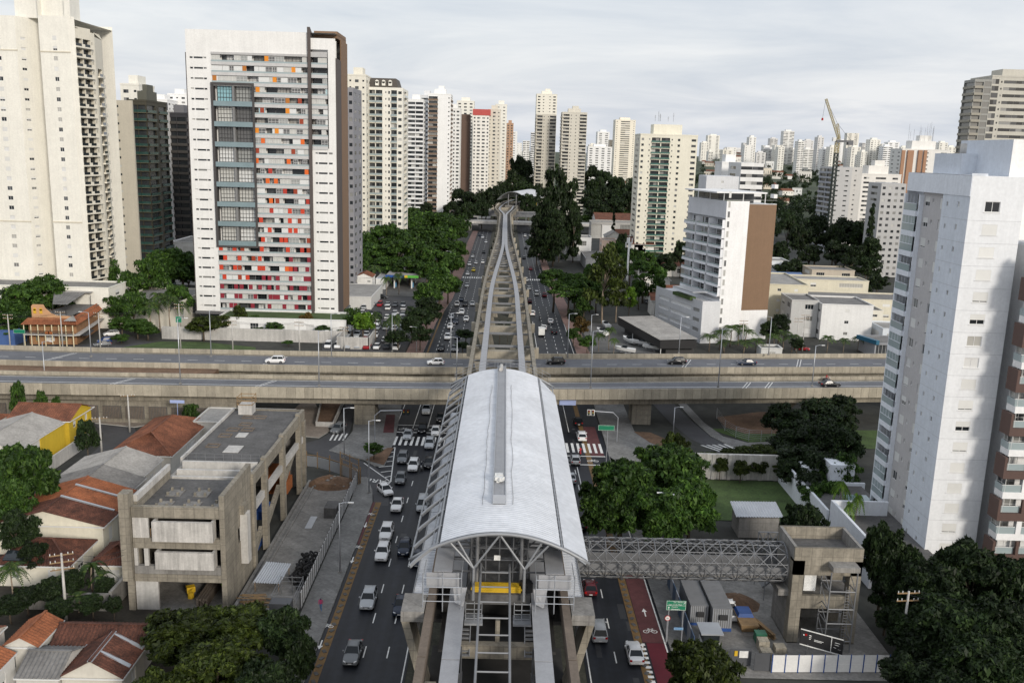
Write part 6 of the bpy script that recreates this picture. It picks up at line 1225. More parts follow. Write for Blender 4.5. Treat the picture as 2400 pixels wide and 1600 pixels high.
def boat(label, x, y, rz, L_=6.0, w=2.1):
    t = thing('motor_boat', label, 'boat', (x, y, 0.6), rz, 'boats at the boat shop'); b = MB(); n = 8
    for i in range(n+1):
        u = i/n; ww = w/2*math.sqrt(max(0, 1-u**3)); yy = -L_/2+L_*u; z = .2+.5*u*u
        b.v += [(0, yy, z-.45+.35*u), (ww*.8, yy, z-.1), (ww, yy, z+.75), (ww*.8, yy, z+.75), (-ww*.8, yy, z+.75), (-ww, yy, z+.75), (-ww*.8, yy, z-.1)]
    for i in range(n):
        for j in range(7): a = i*7+j; c = i*7+(j+1) % 7; b.f.append((a, c, c+7, a+7)); b.m.append(0)
    b.f.append(tuple(range(6, -1, -1))); b.m.append(0); place('hull', b.mesh('hull', 'hull_white'), t)
    b = MB(); b.hexa([(-w*.32, -.6, 1), (w*.32, -.6, 1), (w*.25, 1.2, 1.1), (-w*.25, 1.2, 1.1), (-w*.26, -.5, 1.7), (w*.26, -.5, 1.7), (w*.2, .5, 1.65), (-w*.2, .5, 1.65)]); place('windscreen', b.mesh('windscreen', 'car_glass'), t)
    b = MB(); b.box(-.9, .9, -2, 1.2, -.3, -.1); b.tube([(-1, -.5, -.3), (1, -.5, -.3)], .3, 10); place('trailer', b.mesh('trailer', 'steel_mid'), t)
for lab, x, y, rz in (('white motor boat on a trailer behind the palms at the boat shop', 38.5, 268, .5), ('white motor boat nearest the viaduct in the boat yard', 35.5, 254.5, 1.2), ('white motor boat half under the black boat shop roof, nearer one', 44.2, 258.5, 1.4), ('white motor boat half under the black boat shop roof, farther one', 42.0, 264.5, 1.4), ('white motor boat beside the eucalyptus at the boat yard', 31.5, 280, .4), ('white motor boat at the back of the boat yard', 34, 292, .2)): boat(lab, x, y, rz)
low_block('white_shop', 'white two-storey shop with pink side right of the avenue', 33, 46, 478, 492, 0, 12.5, WHITE, '.WW.', 'w', 5.5); low_block('dark_roof_shop', 'wide dark-roofed shop in front of the white shop right of the avenue', 40, 66, 440, 472, 0, 6, (.35, .35, .36), '..W..', '.', 5, roof='roof_fibre_dark'); low_block('white_shop', 'small white shop with blue front right of the avenue', 48, 64, 425, 440, 0, 4.5, (.66, .67, .68), 'GG', '.', 4)
low_block('pink_shop', 'small pink shop beside the white two-storey shop', 52, 60, 482, 494, 0, 11, (.62, .48, .4), '.W', 'w', 5)
for lab, x0, x1, y0, y1, ze, zr, k in (('house with red tile roof nearest the black shop right of the avenue', 72, 86, 425, 436, 5, 7, 'gx'), ('house with wide red hipped roof behind the shops', 62, 84, 505, 518, 7, 10.5, 'hx'), ('house with long dark red roof behind the eucalyptus', 68, 108, 560, 574, 7, 10, 'gx'), ('white gabled house with grey roof behind the shops', 60, 70, 535, 548, 8, 11, 'gy'), ('house with brown tile roof left of the hotel', 56, 66, 335, 343, 6, 8, 'gx'), ('house with red tile roof left of the hotel, nearer one', 53, 60.5, 318, 326, 5.5, 7.5, 'gx'), ('house with grey gable roof behind the umbrella tree', 57, 69, 372, 384, 5.5, 8, 'gy'), ('pair house with red roofs behind the dark tree', 92, 108, 520, 532, 7, 9.5, 'hx'), ('house with red roof and white walls far behind the dark tree', 66, 100, 660, 690, 9, 13, 'gx'), ('house with red hipped roof beside the far white villa', 104, 128, 640, 655, 9, 13, 'hx')):
    house(lab, x0, x1, y0, y1, ze, zr, k, 'roof_fibre' if 'grey' in lab else 'roof_tile', (.72, .7, .66), .5, group='tiled houses right of the avenue')
low_block('concrete_shell', 'unfinished grey concrete house with blue tarpaulins right of the dark tree', 58, 92, 610, 625, 0, 11, (.4, .39, .37), 'LLwLL', 'w', 5.5)
for args in (('long cream flat-roofed building behind the hotel', 96, 140, 345, 358, 0, 11, (.66, .62, .5), ',R.ww.,R.', 'w'), ('cream hall with grey gabled roof right of the hotel', 86, 103, 303, 335, 0, 14.5, (.64, .6, .46), ',n.n.', 'ww'), ('long pale cream warehouse behind the grey block', 103, 145, 318, 335, 0, 8, (.68, .64, .52), '.n.n.n.', '.'), ('white four-storey block with windows on its grey left flank', 101, 117, 282, 300, 0, 11.5, (.74, .74, .73), ',n,', 'www'), ('grey block left of the white four-storey block', 92.5, 101, 286, 300, 0, 12.0, (.5, .5, .49), '.w', 'ww'), ('small pale house right of the white four-storey block', 118, 128, 300, 312, 0, 7, (.72, .69, .6), '.n', '.'), ('white low house at the viaduct right end', 118, 126, 275, 288, 0, 5.5, (.66, .7, .74), 'w.', 'w'), ('white villa with large windows behind the cream building', 108, 128, 405, 420, 0, 11, (.72, .76, .8), 'wwwwww', '.'), ('white and grey house behind the villa', 104, 128, 440, 455, 0, 14, (.72, .7, .66), '.n.', '.w'), ('beige block right of the villa', 132, 150, 385, 400, 0, 10, (.5, .44, .36), 'w.w', 'w')):
    lab, x0, x1, y0, y1, z0_, z1, cl, fr, sd_ = args; low_block('low_building', lab, x0, x1, y0, y1, z0_, z1, cl, fr, sd_, 2.9, roof='roof_fibre_dark' if 'block' in lab else 'roof_fibre', rot=R(-3), group='low buildings behind the viaduct on the right')
house('hall with blue curved sheet roof below the white villa', 110, 126, 372, 392, 6.5, 8.8, 'gx', 'roof_blue' if 'roof_blue' in MATS else mat('roof_blue', (.1, .17, .33), .5, .15).name, (.66, .68, .7), .3, group='low buildings behind the viaduct on the right')
low_block('gate_canopy', 'grey canopy with blue edge behind the viaduct beside the white tower', 108, 132, 256, 268, 0, 4.6, (.3, .31, .33), 'LL', '.', 4.4, roof='roof_fibre_dark', parapet=.1); b = MB(); b.hexa([(105.5, 264, 4.2), (108, 255.4, 4.2), (109, 255.6, 4.2), (106.5, 264, 4.2), (105.5, 264, 5.4), (108, 255.4, 5.4), (109, 255.6, 5.4), (106.5, 264, 5.4)]); tag(b.build('canopy_fascia', 'painted_panel', color=(.02, .12, .2)), 'blue green fascia at the edge of the grey canopy', 'fascia')
low_block('guard_house', 'small pale gatehouse with flat canopy below the hotel palms', 74, 80, 252, 257, 0, 3.2, (.6, .6, .58), '.W.', '.', 3)
# ---------------------------------------------------------------- access tower and lattice footbridge on the right
def access_tower():
    x0, x1, y0, y1, T = 34.6, 42.6, 97.6, 104.0, 12.1; t = thing('access_tower', 'raw concrete access tower at the right end of the lattice footbridge', 'building', (38.6, y0, 0))
    def P(name, m, *bx):
        b = MB()
        for q in bx: b.box(*q)
        return b.build(name, m, t)
    P('column', 'concrete', (x0, x0+1.3, y0, y0+1.3, 0, T-1.6)); P('column', 'concrete', (x1-1.3, x1, y0, y0+1.3, 0, T-1.6)); P('column', 'concrete', (x1-1.3, x1, y1-1.2, y1, 0, T-1.6))
    P('parapet', 'concrete', (x0, x1, y0, y0+.35, T-3.4, T)); P('parapet', 'concrete', (x0, x1, y1-.35, y1, T-3.0, T)); P('parapet', 'concrete_grey', (x0, x0+.35, y0+.35, y1-.35, T-1.9, T)); P('parapet', 'concrete_grey', (x1-.35, x1, y0+.35, y1-.35, T-1.9, T))
    P('roof_slab', 'concrete_dark', (x0+.35, x1-.35, y0+.35, y1-.35, T-1.8, T-1.5)); P('side_wall', 'concrete_grey', (x0, x0+.4, y0+1.3, y1, 0, T-1.9)); P('rear_wall', 'concrete_grey', (x0+.4, x1-1.3, y1-.4, y1, 0, T-3)); P('floor_beam', 'concrete', (x0+1.3, x1-1.3, y0+.2, y0+.7, 4.4, 6.0)); P('floor_slab', 'concrete_grey', (x0+.4, x1, y0+.7, y1-.4, 5.2, 5.5)); P('lift_roof', 'concrete_grey', (x0+4.0, x1-.9, y0-1.7, y0+.2, T-2.2, T-1.6)); P('notice_board', 'paint_white', (x0+1.5, x0+2.9, y0+.3, y0+.35, 6.6, 8.6)); P('ground_slab', 'concrete_grey', (x0, x1, y0, y1, .05, .15))
    b = MB()
    for x in (38.4, 41.4):
        for y in (95.8, 98.6): b.tube([(x, y, 0), (x, y, T-2.2)], .09, 6)
    for z in (1.4, 3.6, 5.4, 7.6):
        for y in (95.8, 98.6): b.tube([(38.4, y, z), (41.4, y, z)], .08, 5)
        for x in (38.4, 41.4): b.tube([(x, 95.8, z), (x, 98.6, z)], .08, 5); b.tube([(x, 95.8, z), (x, 98.6, z+1.8)], .05, 4)
    b.build('lift_frame', 'steel_mid', t); b = MB()
    for k in range(22): b.box(40.3, 40.8, 95.9, 95.95, .4+k*.35, .45+k*.35)
    for x in (40.3, 40.8): b.tube([(x, 95.92, .2), (x, 95.92, 8.2)], .035, 4)
    b.build('ladder', 'steel_mid', t); b = MB(); b.box(33.4, 34.6, 98.5, 103.2, 5.6, 6.4); b.build('bridge_seat', 'concrete_grey', t)
    return t
access_tower()
def footbridge():
    xa, xb, yc, r = 9.0, 34.2, 100.6, 2.35; zc = 8.95; t = thing('footbridge', 'tubular steel lattice footbridge from the station to the concrete access tower', 'footbridge', (xa, yc, zc)); N = 13; dx_ = (xb-xa)/N
    C = lambda x, a: (x, yc+math.sin(a)*r, zc+math.cos(a)*r)
    for i in range(N+1): b = MB(); x = xa+i*dx_; b.tube([C(x, 2*math.pi*k/20) for k in range(21)], .09, 6, caps=False); b.build('ring', 'bridge_steel', t, True)
    for s in (-1, 1):
        for k0 in range(-4, N+1):          # helical diagonals, half a turn each
            for half in (0, 1):
                pts = []
                for k in range(25):
                    u = k/24; x = xa+(k0+u*4)*dx_
                    if xa-.01 <= x <= xb+.01: pts.append(C(x, s*u*math.pi+half*math.pi))
                if len(pts) > 2: b = MB(); b.tube(pts, .075, 5); b.build('diagonal', 'bridge_steel', t, True)
    for k in range(12): a = 2*math.pi*k/12+.26; b = MB(); b.tube([C(xa, a), C(xb, a)], .045, 5); b.build('stringer', 'steel_mid', t)
    b = MB(); b.box(xa, xb, yc-1.6, yc+1.6, zc-1.45, zc-1.25); b.build('deck', 'concrete_grey', t); b = MB(); b.box(xa, xb, yc+1.5, yc+1.56, zc-1.2, zc-.1); b.box(xa, xb, yc-1.56, yc-1.5, zc-1.2, zc-.1); b.build('side_panel', 'steel_mid', t)
footbridge()
# ---------------------------------------------------------------- building site things on the right
for k, (lab, x0, x1, y0, y1, h) in enumerate((('grey site container with blue base, left one of two under the footbridge', 23.8, 26.0, 101.0, 108, 2.7), ('grey site container with blue base, right one of two under the footbridge', 26.2, 28.6, 99.8, 108, 3.0))):
    t = thing('site_container', lab, 'container', ((x0+x1)/2, y0, 0), 0, 'site containers under the footbridge'); b = MB(); b.box(x0, x1, y0, y1, .06, .5); b.build('base', 'tarp_blue', t)
    b = MB(); n = 24
    for i in range(n): y = lerp(y0, y1, i/n); b.box(x0, x1, y, y+(y1-y0)/n*.6, h+.0, h+.06)
    b.box(x0, x1, y0, y1, .5, h); b.build('shell', 'steel_mid', t); b = MB()
    for i in range(9): x = lerp(x0, x1, i/9); b.box(x+.03, x+.14, y0-.05, y0, .55, h-.05)
    b.build('corrugation', 'galvanised', t); b = MB(); b.box(x0+.8, x1-.6, y0-.35, y0-.06, h-1.3, h-.7); b.build('air_conditioner', 'frame_dark', t)
t = thing('fence', 'white panel fence with blue posts along the bottom right building site', 'fence', (37.5, 91.4, 0)); pm = MB(); pm.box(.05, 1.42, -.02, .02, .1, 2.15); pm.box(.05, 1.42, -.035, -.02, 1.0, 1.06); pm = pm.mesh('fence_panel', 'painted_panel'); qm = MB(); qm.box(-.05, .05, -.06, .04, 0, 2.25); qm = qm.mesh('fence_post', 'tarp_blue')
for k in range(9): place('fence_panel', pm, t, Vector((31.0+k*1.48, 91.2+k*.06, 0))-t.location, .04, color=(.7, .7, .69))
for k in range(10): place('fence_post', qm, t, Vector((31.0+k*1.48, 91.18+k*.06, 0))-t.location)
b = MB(); b.box(26.6, 29.0, 92.4, 92.5, .1, 2.1); b.box(29.1, 30.9, 91.4, 91.5, .1, 2.2); t = tag(b.build('site_gate', 'steel_dark'), 'dark metal site gate left of the white panel fence', 'gate')
b = MB(); b.box(27.6, 28.6, 92.3, 92.38, 1.1, 1.9); tag(b.build('notice_board', 'paint_white'), 'white notice hanging on the dark site gate', 'notice'); b = MB(); b.box(27.05, 27.4, 92.3, 92.38, 1.3, 1.9); tag(b.build('warning_sign', 'yellow_steel'), 'small yellow warning sign on the dark site gate', 'sign')
t = thing('site_board', 'black information board leaning in front of the access tower', 'sign board', (37, 93, 1)); b = MB(); b.hexa([(34.5, 93.0, 2.6), (39.2, 92.4, 1.6), (39.2, 92.5, 1.6), (34.5, 93.1, 2.6), (34.6, 93.2, 4.35), (39.3, 92.6, 3.4), (39.3, 92.7, 3.4), (34.6, 93.3, 4.35)]); b.build('board', 'black_plastic', t); b = MB()
for p, q in (((34.5, 92.98, 2.6), (39.2, 92.38, 1.6)), ((34.55, 93.15, 4.35), (39.25, 92.55, 3.4)), ((37.9, 92.6, 1.95), (37.95, 92.7, 3.6))): b.bar(p, q, .06, .1)
b.build('trim', 'paint_white', t); b = MB()
for i, (u, v, w, h) in enumerate(((.06, .62, .03, .16), (.2, .7, .05, .08), (.32, .5, .22, .04), (.32, .42, .18, .04), (.2, .58, .05, .05), (.2, .47, .04, .05), (.8, .7, .12, .04), (.8, .55, .1, .04), (.78, .35, .06, .05), (.88, .3, .07, .05))): a = lerp(34.55, 39.25, u); z = lerp(2.6, 1.6, u)+1.75*v; y = lerp(93.08, 92.48, u)-.03; b.hexa([(a, y, z), (a+w*4.7, y-.6*w, z-w), (a+w*4.7, y-.6*w+.01, z-w), (a, y+.01, z), (a, y+.03, z+h), (a+w*4.7, y-.6*w+.03, z-w+h), (a+w*4.7, y-.6*w+.04, z-w+h), (a, y+.04, z+h)])
stuff(b.build('printed_lines', 'paint_white', t)); b = MB(); b.obox((35.1, 92.94, 3.75), (.25, .03, .25), -.13); b.build('printed_mark', 'lamp_red', t)
for x in (35.4, 38.3): b = MB(); b.tube([(x, 93.6, 0), (x, 92.9, 2.6)], .06, 5); b.build('leg', 'steel_mid', t)
rg = random.Random(9)
for k, (x, y, n, lab) in enumerate(((31.4, 96.2, 6, 'pallet of grey concrete blocks nearest the green skip'), (31.2, 94.2, 5, 'pallet of grey concrete blocks by the fence'), (33.2, 95.6, 4, 'pallet of grey concrete blocks beside the access tower'))):
    t = thing('block_stack', lab, 'block stack', (x, y, .03), 0, 'pallets of concrete blocks')
    bm = MB(); bm.box(-.2, .2, -.09, .09, 0, .19); bm = bm.mesh('block', 'concrete_panel')
    for z in range(n):
        for i in range(3):
            for j in range(6): place('block', bm, t, (-.42+i*.42, -.5+j*.2, z*.2))
b = MB(); b.box(30.9, 32.2, 97.3, 98.4, .05, 1.2); tag(b.build('skip_bin', 'painted_panel', color=(.03, .14, .08)), 'green waste bin beside the concrete block pallets', 'bin')
t = thing('sand_pile', 'heap of reddish sand on the building site below the footbridge', 'sand heap', (31, 107, 0)); b = MB(); n = 18
for i in range(n): a = 2*math.pi*i/n; b.v.append((31+math.cos(a)*3.2*rg.uniform(.85, 1.1), 107+math.sin(a)*3.0*rg.uniform(.85, 1.1), .02))
for i in range(n): a = 2*math.pi*i/n; b.v.append((31+math.cos(a)*1.4*rg.uniform(.7, 1.2), 107+math.sin(a)*1.2*rg.uniform(.7, 1.2), .9*rg.uniform(.8, 1.1)))
b.v.append((31, 107, 1.15)); b.f = [(i, (i+1) % n, n+(i+1) % n, n+i) for i in range(n)]+[(n+i, n+(i+1) % n, 2*n) for i in range(n)]; b.m = [0]*len(b.f); b.build('heap', 'soil', t)
t = thing('skip_container', 'blue covered rubble skip beside the white pickup', 'skip', (30.7, 101.5, 0)); b = MB(); b.hexa([(29.9, 99.8, .1), (31.5, 99.8, .1), (31.5, 103.2, .1), (29.9, 103.2, .1), (29.6, 99.2, 1.2), (31.8, 99.2, 1.2), (31.8, 103.6, 1.2), (29.6, 103.6, 1.2)]); b.build('body', 'wood', t); b = MB(); b.hexa([(29.7, 101.2, 1.2), (31.7, 101.2, 1.2), (31.7, 103.5, 1.2), (29.7, 103.5, 1.2), (29.9, 101.4, 1.6), (31.5, 101.4, 1.6), (31.5, 103.3, 1.6), (29.9, 103.3, 1.6)]); b.build('cover', 'tarp_blue', t)
b = MB()
for k in range(10): b.obox((32.6+rg.uniform(-.4, .4), 99.8+rg.uniform(-.3, .3), .2+k*.08), (.22, 3.6, .08), .25+rg.uniform(-.1, .1))
tag(b.build('plank_pile', 'wood'), 'pile of pale planks beside the blue covered skip', 'planks')
t = thing('guard_booth', 'small white site booth with corrugated roof beside the right pavement', 'booth', (25, 96.5, 0))
for nm, m, bx in (('wall', 'paint_white', (24.2, 26.2, 95.6, 97.6, 0, .9)), ('window', 'glass_dark', (24.25, 26.15, 95.65, 97.55, .9, 2.0)), ('roof', 'galvanised', (23.9, 26.5, 95.2, 98, 2.1, 2.25)), ('railing', 'frame_white', (24.2, 26.2, 95.1, 95.15, .2, 1.0))): b = MB(); b.box(*bx); b.build(nm, m, t)
t = thing('hoarding', 'dark blue hoarding along the right pavement below the footbridge', 'fence', (23.2, 100, 0))
for k in range(9): b = MB(); b.box(22.9, 23.0, 94.5+k*1.9, 96.3+k*1.9, .1, 2.3); b.build('panel', 'painted_panel', t, color=(.3, .33, .38) if k % 2 else (.05, .09, .16))
t = thing('site_shed', 'low shed with grey corrugated roof behind the access tower', 'shed', (39, 129, 0)); b = MB(); b.box(36.4, 42.4, 127.6, 131.8, 0, 3.2); b.build('wall', 'concrete_grey', t); slope((35.8, 127.2, 3.4), (43, 127.4, 3.4), (43.2, 132.4, 3.9), (36, 132.2, 3.9), 'galvanised', t)
t = thing('steel_stair', 'open steel stair frame behind the concrete access tower', 'stair', (38, 112, 0)); b = MB()
for k in range(6):
    x = 34.8+k*1.3
    for y in (108, 112.5): b.tube([(x, y, 0), (x, y, 7.5)], .07, 5)
for z in (3, 5.2, 7.5):
    for y in (108, 112.5): b.tube([(34.8, y, z), (41.3, y, z)], .08, 5)
for k in range(5):
    x = 34.8+k*1.3
    for y in (108, 112.5): b.tube([(x, y, 5.2), (x+1.3, y, 7.5)], .06, 4); b.tube([(x, y, 7.5), (x+1.3, y, 5.2)], .06, 4)
b.build('frame', 'steel_grey', t); b = MB(); b.bar((35, 110.2, 1), (41, 110.2, 6.5), 1.4, .25); b.build('flight', 'steel_mid', t)
b = MB(); b.box(34.2, 61, 152.6, 153.2, 0, 4.6)
for k in range(10): b.box(35+k*2.8, 35.6+k*2.8, 152.4, 152.6, 0, 4.6)
tag(b.build('stone_wall', 'stucco_stained'), 'tall weathered wall behind the small lawn on the right', 'wall')
t = thing('wire_fence', 'wire mesh fence curving below the viaduct on the right', 'fence', (50, 178, 0)); pts = [G(1300+x/3.137, 850+y/3.137) for x, y in ((1190, 410), (1250, 500), (1330, 550), (1425, 575), (1515, 580), (1590, 575), (1660, 560))]
for p in pts: b = MB(); b.tube([(p.x, p.y, 0), (p.x, p.y, 2.4)], .05, 5); b.build('post', 'galvanised', t)
for z in (.4, .8, 1.2, 1.6, 2.0, 2.35): b = MB(); b.tube([(p.x, p.y, z) for p in pts], .02, 4); b.build('wire', 'galvanised', t)
# ---------------------------------------------------------------- building site things on the left
t = thing('fence', 'white panel fence along the left pavement beside the concrete building', 'fence', (-23.8, 124, 0)); pm = MB(); pm.box(-.02, .02, .06, 1.1, .1, 2.2); pm = pm.mesh('fence_panel', 'painted_panel'); qm = MB(); qm.box(-.06, .06, -.05, .05, 0, 2.3); qm = qm.mesh('fence_post', 'frame_dark')
for k in range(37): y = 102.6+k*1.19; place('fence_panel', pm, t, Vector((-23.8, y, .1))-t.location, color=(.7, .7, .7)); place('fence_post', qm, t, Vector((-23.8, y, .1))-t.location)
t = thing('timber_hoarding', 'grey sheet hoarding on timber posts curving round the left building site', 'fence', (-28, 148, 0)); pts = [G(400+x/3.137, 850+y/3.137) for x, y in ((1395, 890), (1330, 855), (1260, 830), (1170, 800), (1080, 775), (1000, 765), (905, 745))]
for p, q in zip(pts, pts[1:]):
    d = q-p; a = math.atan2(d.y, d.x); m_ = (p+q)/2
    for z, h in ((.2, 1.9),): b = MB(); b.obox((m_.x, m_.y, z+h/2), (d.length*.96, .04, h), a); b.build('panel', 'galvanised', t)
    b = MB(); b.obox((p.x, p.y, 1.5), (.14, .14, 3.0), a); b.build('post', 'wood', t); b = MB(); b.bar((p.x, p.y+.06, 1.2), (q.x, q.y+.06, 1.2), .06, .1); b.bar((p.x, p.y+.06, 2.3), (q.x, q.y+.06, 2.3), .06, .1); b.build('rail', 'wood', t)
for p in pts[:3]: b = MB(); b.bar((p.x-.2, p.y-.4, 0), (p.x-.2, p.y-.4, 4.6), .14, .14); b.build('post', 'wood', t)
for z in (2.4, 3.4, 4.4): b = MB(); b.bar((pts[0].x-.2, pts[0].y-.4, z), (pts[2].x-.2, pts[2].y-.4, z), .06, .1); b.build('rail', 'wood', t)
t = thing('rubble_heap', 'heap of pale rubble and earth at the end of the left building site', 'rubble', (-28, 145, 0)); b = MB(); n = 16; rg = random.Random(4)
for ring, (r_, z) in enumerate(((4.2, .03), (3.0, .9), (1.4, 1.3))):
    for i in range(n): a = 2*math.pi*i/n; b.v.append((-28+math.cos(a)*r_*rg.uniform(.85, 1.1), 145.3+math.sin(a)*r_*.75*rg.uniform(.8, 1.1), z*rg.uniform(.75, 1.2)))
b.v.append((-28, 145.3, 1.4)); b.f = [(k*n+i, k*n+(i+1) % n, (k+1)*n+(i+1) % n, (k+1)*n+i) for k in range(2) for i in range(n)]+[(2*n+i, 2*n+(i+1) % n, 3*n) for i in range(n)]; b.m = [0]*len(b.f); b.build('heap', 'soil', t)
for k in range(22): b = MB(); b.obox((0, 0, 0), (rg.uniform(.3, .9), rg.uniform(.3, .7), rg.uniform(.2, .5)), 0); a = rg.uniform(0, 6.3); r_ = rg.uniform(.3, 3.4); place('stone', b.mesh('stone', 'concrete_grey'), t, (math.cos(a)*r_, .3+math.sin(a)*r_*.75, 1.3*(1-r_/4.4)), a)
t = thing('tyre_heap', 'heap of black tyres behind the white fence at the left site', 'tyres', (-25.6, 112, 0)); tm = MB(); pts = [(math.cos(a)*.36, math.sin(a)*.36, 0) for a in [2*math.pi*i/14 for i in range(15)]]; tm.tube(pts, .13, 6, caps=False); tm = tm.mesh('tyre', 'tyre')
for k in range(60):
    o = place('tyre', tm, t, (rg.uniform(-1.0, 1.0), rg.uniform(-4.4, 4.8), rg.choice([.18, .42, .66, .9, 1.1]))); o.rotation_euler = (rg.uniform(-.9, .9), rg.uniform(-.9, .9), 0)
b = MB(); b.hexa([(-30.8, 106.4, 1.2), (-27.2, 106.8, 1.0), (-26.6, 111.6, 1.5), (-30.0, 112.0, 1.9), (-30.8, 106.4, 1.26), (-27.2, 106.8, 1.06), (-26.6, 111.6, 1.56), (-30.0, 112.0, 1.96)])
t = thing('site_shelter', 'low shelter with grey corrugated sheets on the left building site', 'shelter', (-29, 109, 0)); slope((-30.9, 107, 1.3), (-27.4, 107, 1.2), (-27.0, 111.6, 1.8), (-30.4, 111.8, 1.9), 'galvanised', t, 'roof', .3)
for p in ((-30.6, 107.2), (-27.6, 107.2), (-27.2, 111.2), (-30.2, 111.4)): b = MB(); b.tube([(*p, 0), (*p, 1.4)], .05, 5); b.build('post', 'wood', t)
t = thing('plank_pile', 'scattered brown planks below the corrugated shelter on the left site', 'planks', (-29.5, 104, 0.06))
for k in range(14): b = MB(); b.obox((-29.6+rg.uniform(-1.2, 1.2), 104.4+rg.uniform(-1.4, 1.4), .12+k*.05), (3.2, .2, .06), rg.uniform(-.3, .3)); b.build('plank', 'wood', t)
b = MB(); b.box(-28.6, -27.6, 127, 131.5, .06, .1); tag(b.build('metal_sheet', 'galvanised'), 'pale metal sheet lying on the left building site slab', 'metal sheet'); b = MB(); b.box(-26.5, -24.6, 131, 134, .05, 1.7); tag(b.build('concrete_box', 'concrete_dark'), 'dark concrete chamber beside the white fence on the left site', 'concrete box')
t = thing('site_cage', 'steel rail cage and cabin at the end of the white fence', 'cage', (-25.6, 103, 0))
for z in (1.0, 1.6, 2.2):
    b = MB(); P4 = [(-27.2, 102), (-24.4, 102), (-24.4, 107), (-27.2, 107)]
    for i in range(4): b.bar((*P4[i], z), (*P4[(i+1) % 4], z), .06, .06)
    b.build('rail', 'steel_mid', t)
for p in ((-27.2, 102), (-24.4, 102), (-24.4, 107), (-27.2, 107), (-25.8, 107)): b = MB(); b.tube([(*p, 0), (*p, 2.4)], .05, 5); b.build('post', 'steel_mid', t)
b = MB(); b.box(-27, -24.5, 100.2, 101.8, 0, 2.1); b.build('cabin', 'steel_dark', t)
b = MB(); b.box(-32.0, -31.6, 100, 146, 0.02, .5); b.box(-30.9, -30.6, 100, 146, .02, .3); tag(b.build('trench_wall', 'concrete_grey'), 'low concrete kerbs of the drain along the concrete building', 'kerb wall')
# ================================================================ far skyline, far station, crane
rk = random.Random(21); SKY = [(1655, 1683, 318), (1690, 1712, 352), (1741, 1762, 340), (1752, 1768, 322), (1738, 1765, 335), (1800, 1818, 325), (1832, 1857, 308), (1866, 1880, 332), (1880, 1902, 330), (1912, 1926, 322), (1960, 1985, 330), (1980, 2008, 312), (2015, 2032, 335), (2034, 2058, 328), (2060, 2075, 342), (2075, 2102, 334), (2105, 2125, 345), (2130, 2150, 340), (2195, 2215, 335), (2215, 2235, 345), (1720, 1738, 355), (1768, 1790, 358), (1785, 1806, 350), (1812, 1830, 352), (1850, 1866, 350), (1895, 1915, 352), (1922, 1945, 350), (1700, 1722, 345), (1660, 1690, 350), (1488, 1500, 340), (1378, 1395, 340), (1210, 1222, 335), (1224, 1240, 330), (1090, 1105, 300), (860, 880, 300), (1640, 1658, 335), (2240, 2262, 352), (1940, 1960, 345), (1830, 1845, 345), (1990, 2012, 345), (2050, 2070, 350), (2085, 2110, 352), (2150, 2175, 350)]
for k in range(46): px_ = rk.uniform(1640, 2260) if k % 6 else rk.uniform(1380, 1500); SKY.append((px_, px_+rk.uniform(9, 22), rk.uniform(338, 362)+(px_-1650)*.012))
SKY.sort()
for k, (l, r, tp_) in enumerate(SKY):
    Y = rk.uniform(1700, 2900); c = rk.choice([(0.8, 0.79, 0.76), (0.82, 0.82, 0.82), (0.76, 0.73, 0.66), (0.66, 0.65, 0.64), (0.8, 0.78, 0.72), (0.5, 0.36, 0.3) if k % 9 == 0 else (0.78, 0.77, 0.74)]); nm = 'white' if c[2] > .74 else 'cream' if c[2] > .6 else 'beige' if c[2] > .52 else 'brown'
    tower('%s tower on the far skyline, %s from the left' % (nm, nth(k)), l, r, tp_, Y=Y, depth=22, col=c, fl=3.4, front=rk.choice(['wnw', 'ww', 'RnR', 'n.n', 'w.w']), side='nn', crown=rk.choice([0, 1, 1]), group='towers on the far skyline')
rows = []
for k in range(90):     # low roofs and blocks among the far trees
    px = rk.choice([rk.uniform(1640, 2110), rk.uniform(1640, 2110), rk.uniform(1380, 1500)]); Y = rk.uniform(900, 2400); rows.append((px, Y))
rows.sort()
for k, (px, Y) in enumerate(rows):
    w = rk.uniform(10, 26)*FPX/Y; h = rk.choice([6, 7, 9, 12, 18 if Y > 1500 else 9]); X = (px-1188)/FPX*Y; z = terrain(X, Y); p = Vector((X, Y, z)); red = rk.random() < .45; wd = rk.uniform(10, 24)
    t = thing('far_house', '%s low building among the far trees, %s from the left' % ('red roofed' if red else 'pale flat roofed', nth(k)), 'building', (X, Y, z), rk.uniform(-.5, .5), 'low buildings among the far trees')
    b = MB(); b.box(-wd/2, wd/2, -6, 6, 0, h); place('wall', b.mesh('wall', 'painted_wall'), t, color=rk.choice([(.75, .73, .68), (.78, .78, .77), (.66, .6, .5)])); b = MB()
    if red: b.v = [(-wd/2-.5, -6.5, h), (wd/2+.5, -6.5, h), (wd/2+.5, 6.5, h), (-wd/2-.5, 6.5, h), (-wd/2-.5, 0, h+3), (wd/2+.5, 0, h+3)]; b.f = [(0, 1, 5, 4), (2, 3, 4, 5), (1, 2, 5), (3, 0, 4)]; b.m = [0]*4
    else: b.box(-wd/2-.3, wd/2+.3, -6.3, 6.3, h, h+.4)
    place('roof', b.mesh('roof', 'roof_tile' if red else 'concrete_pale'), t)
    b = MB()
    for i in range(int(wd/4)): x = -wd/2+2+i*4; b.box(x-.7, x+.7, -6.06, -6.0, h*.45, h*.75)
    stuff(place('window_panes', b.mesh('window_panes', 'window_far'), t))
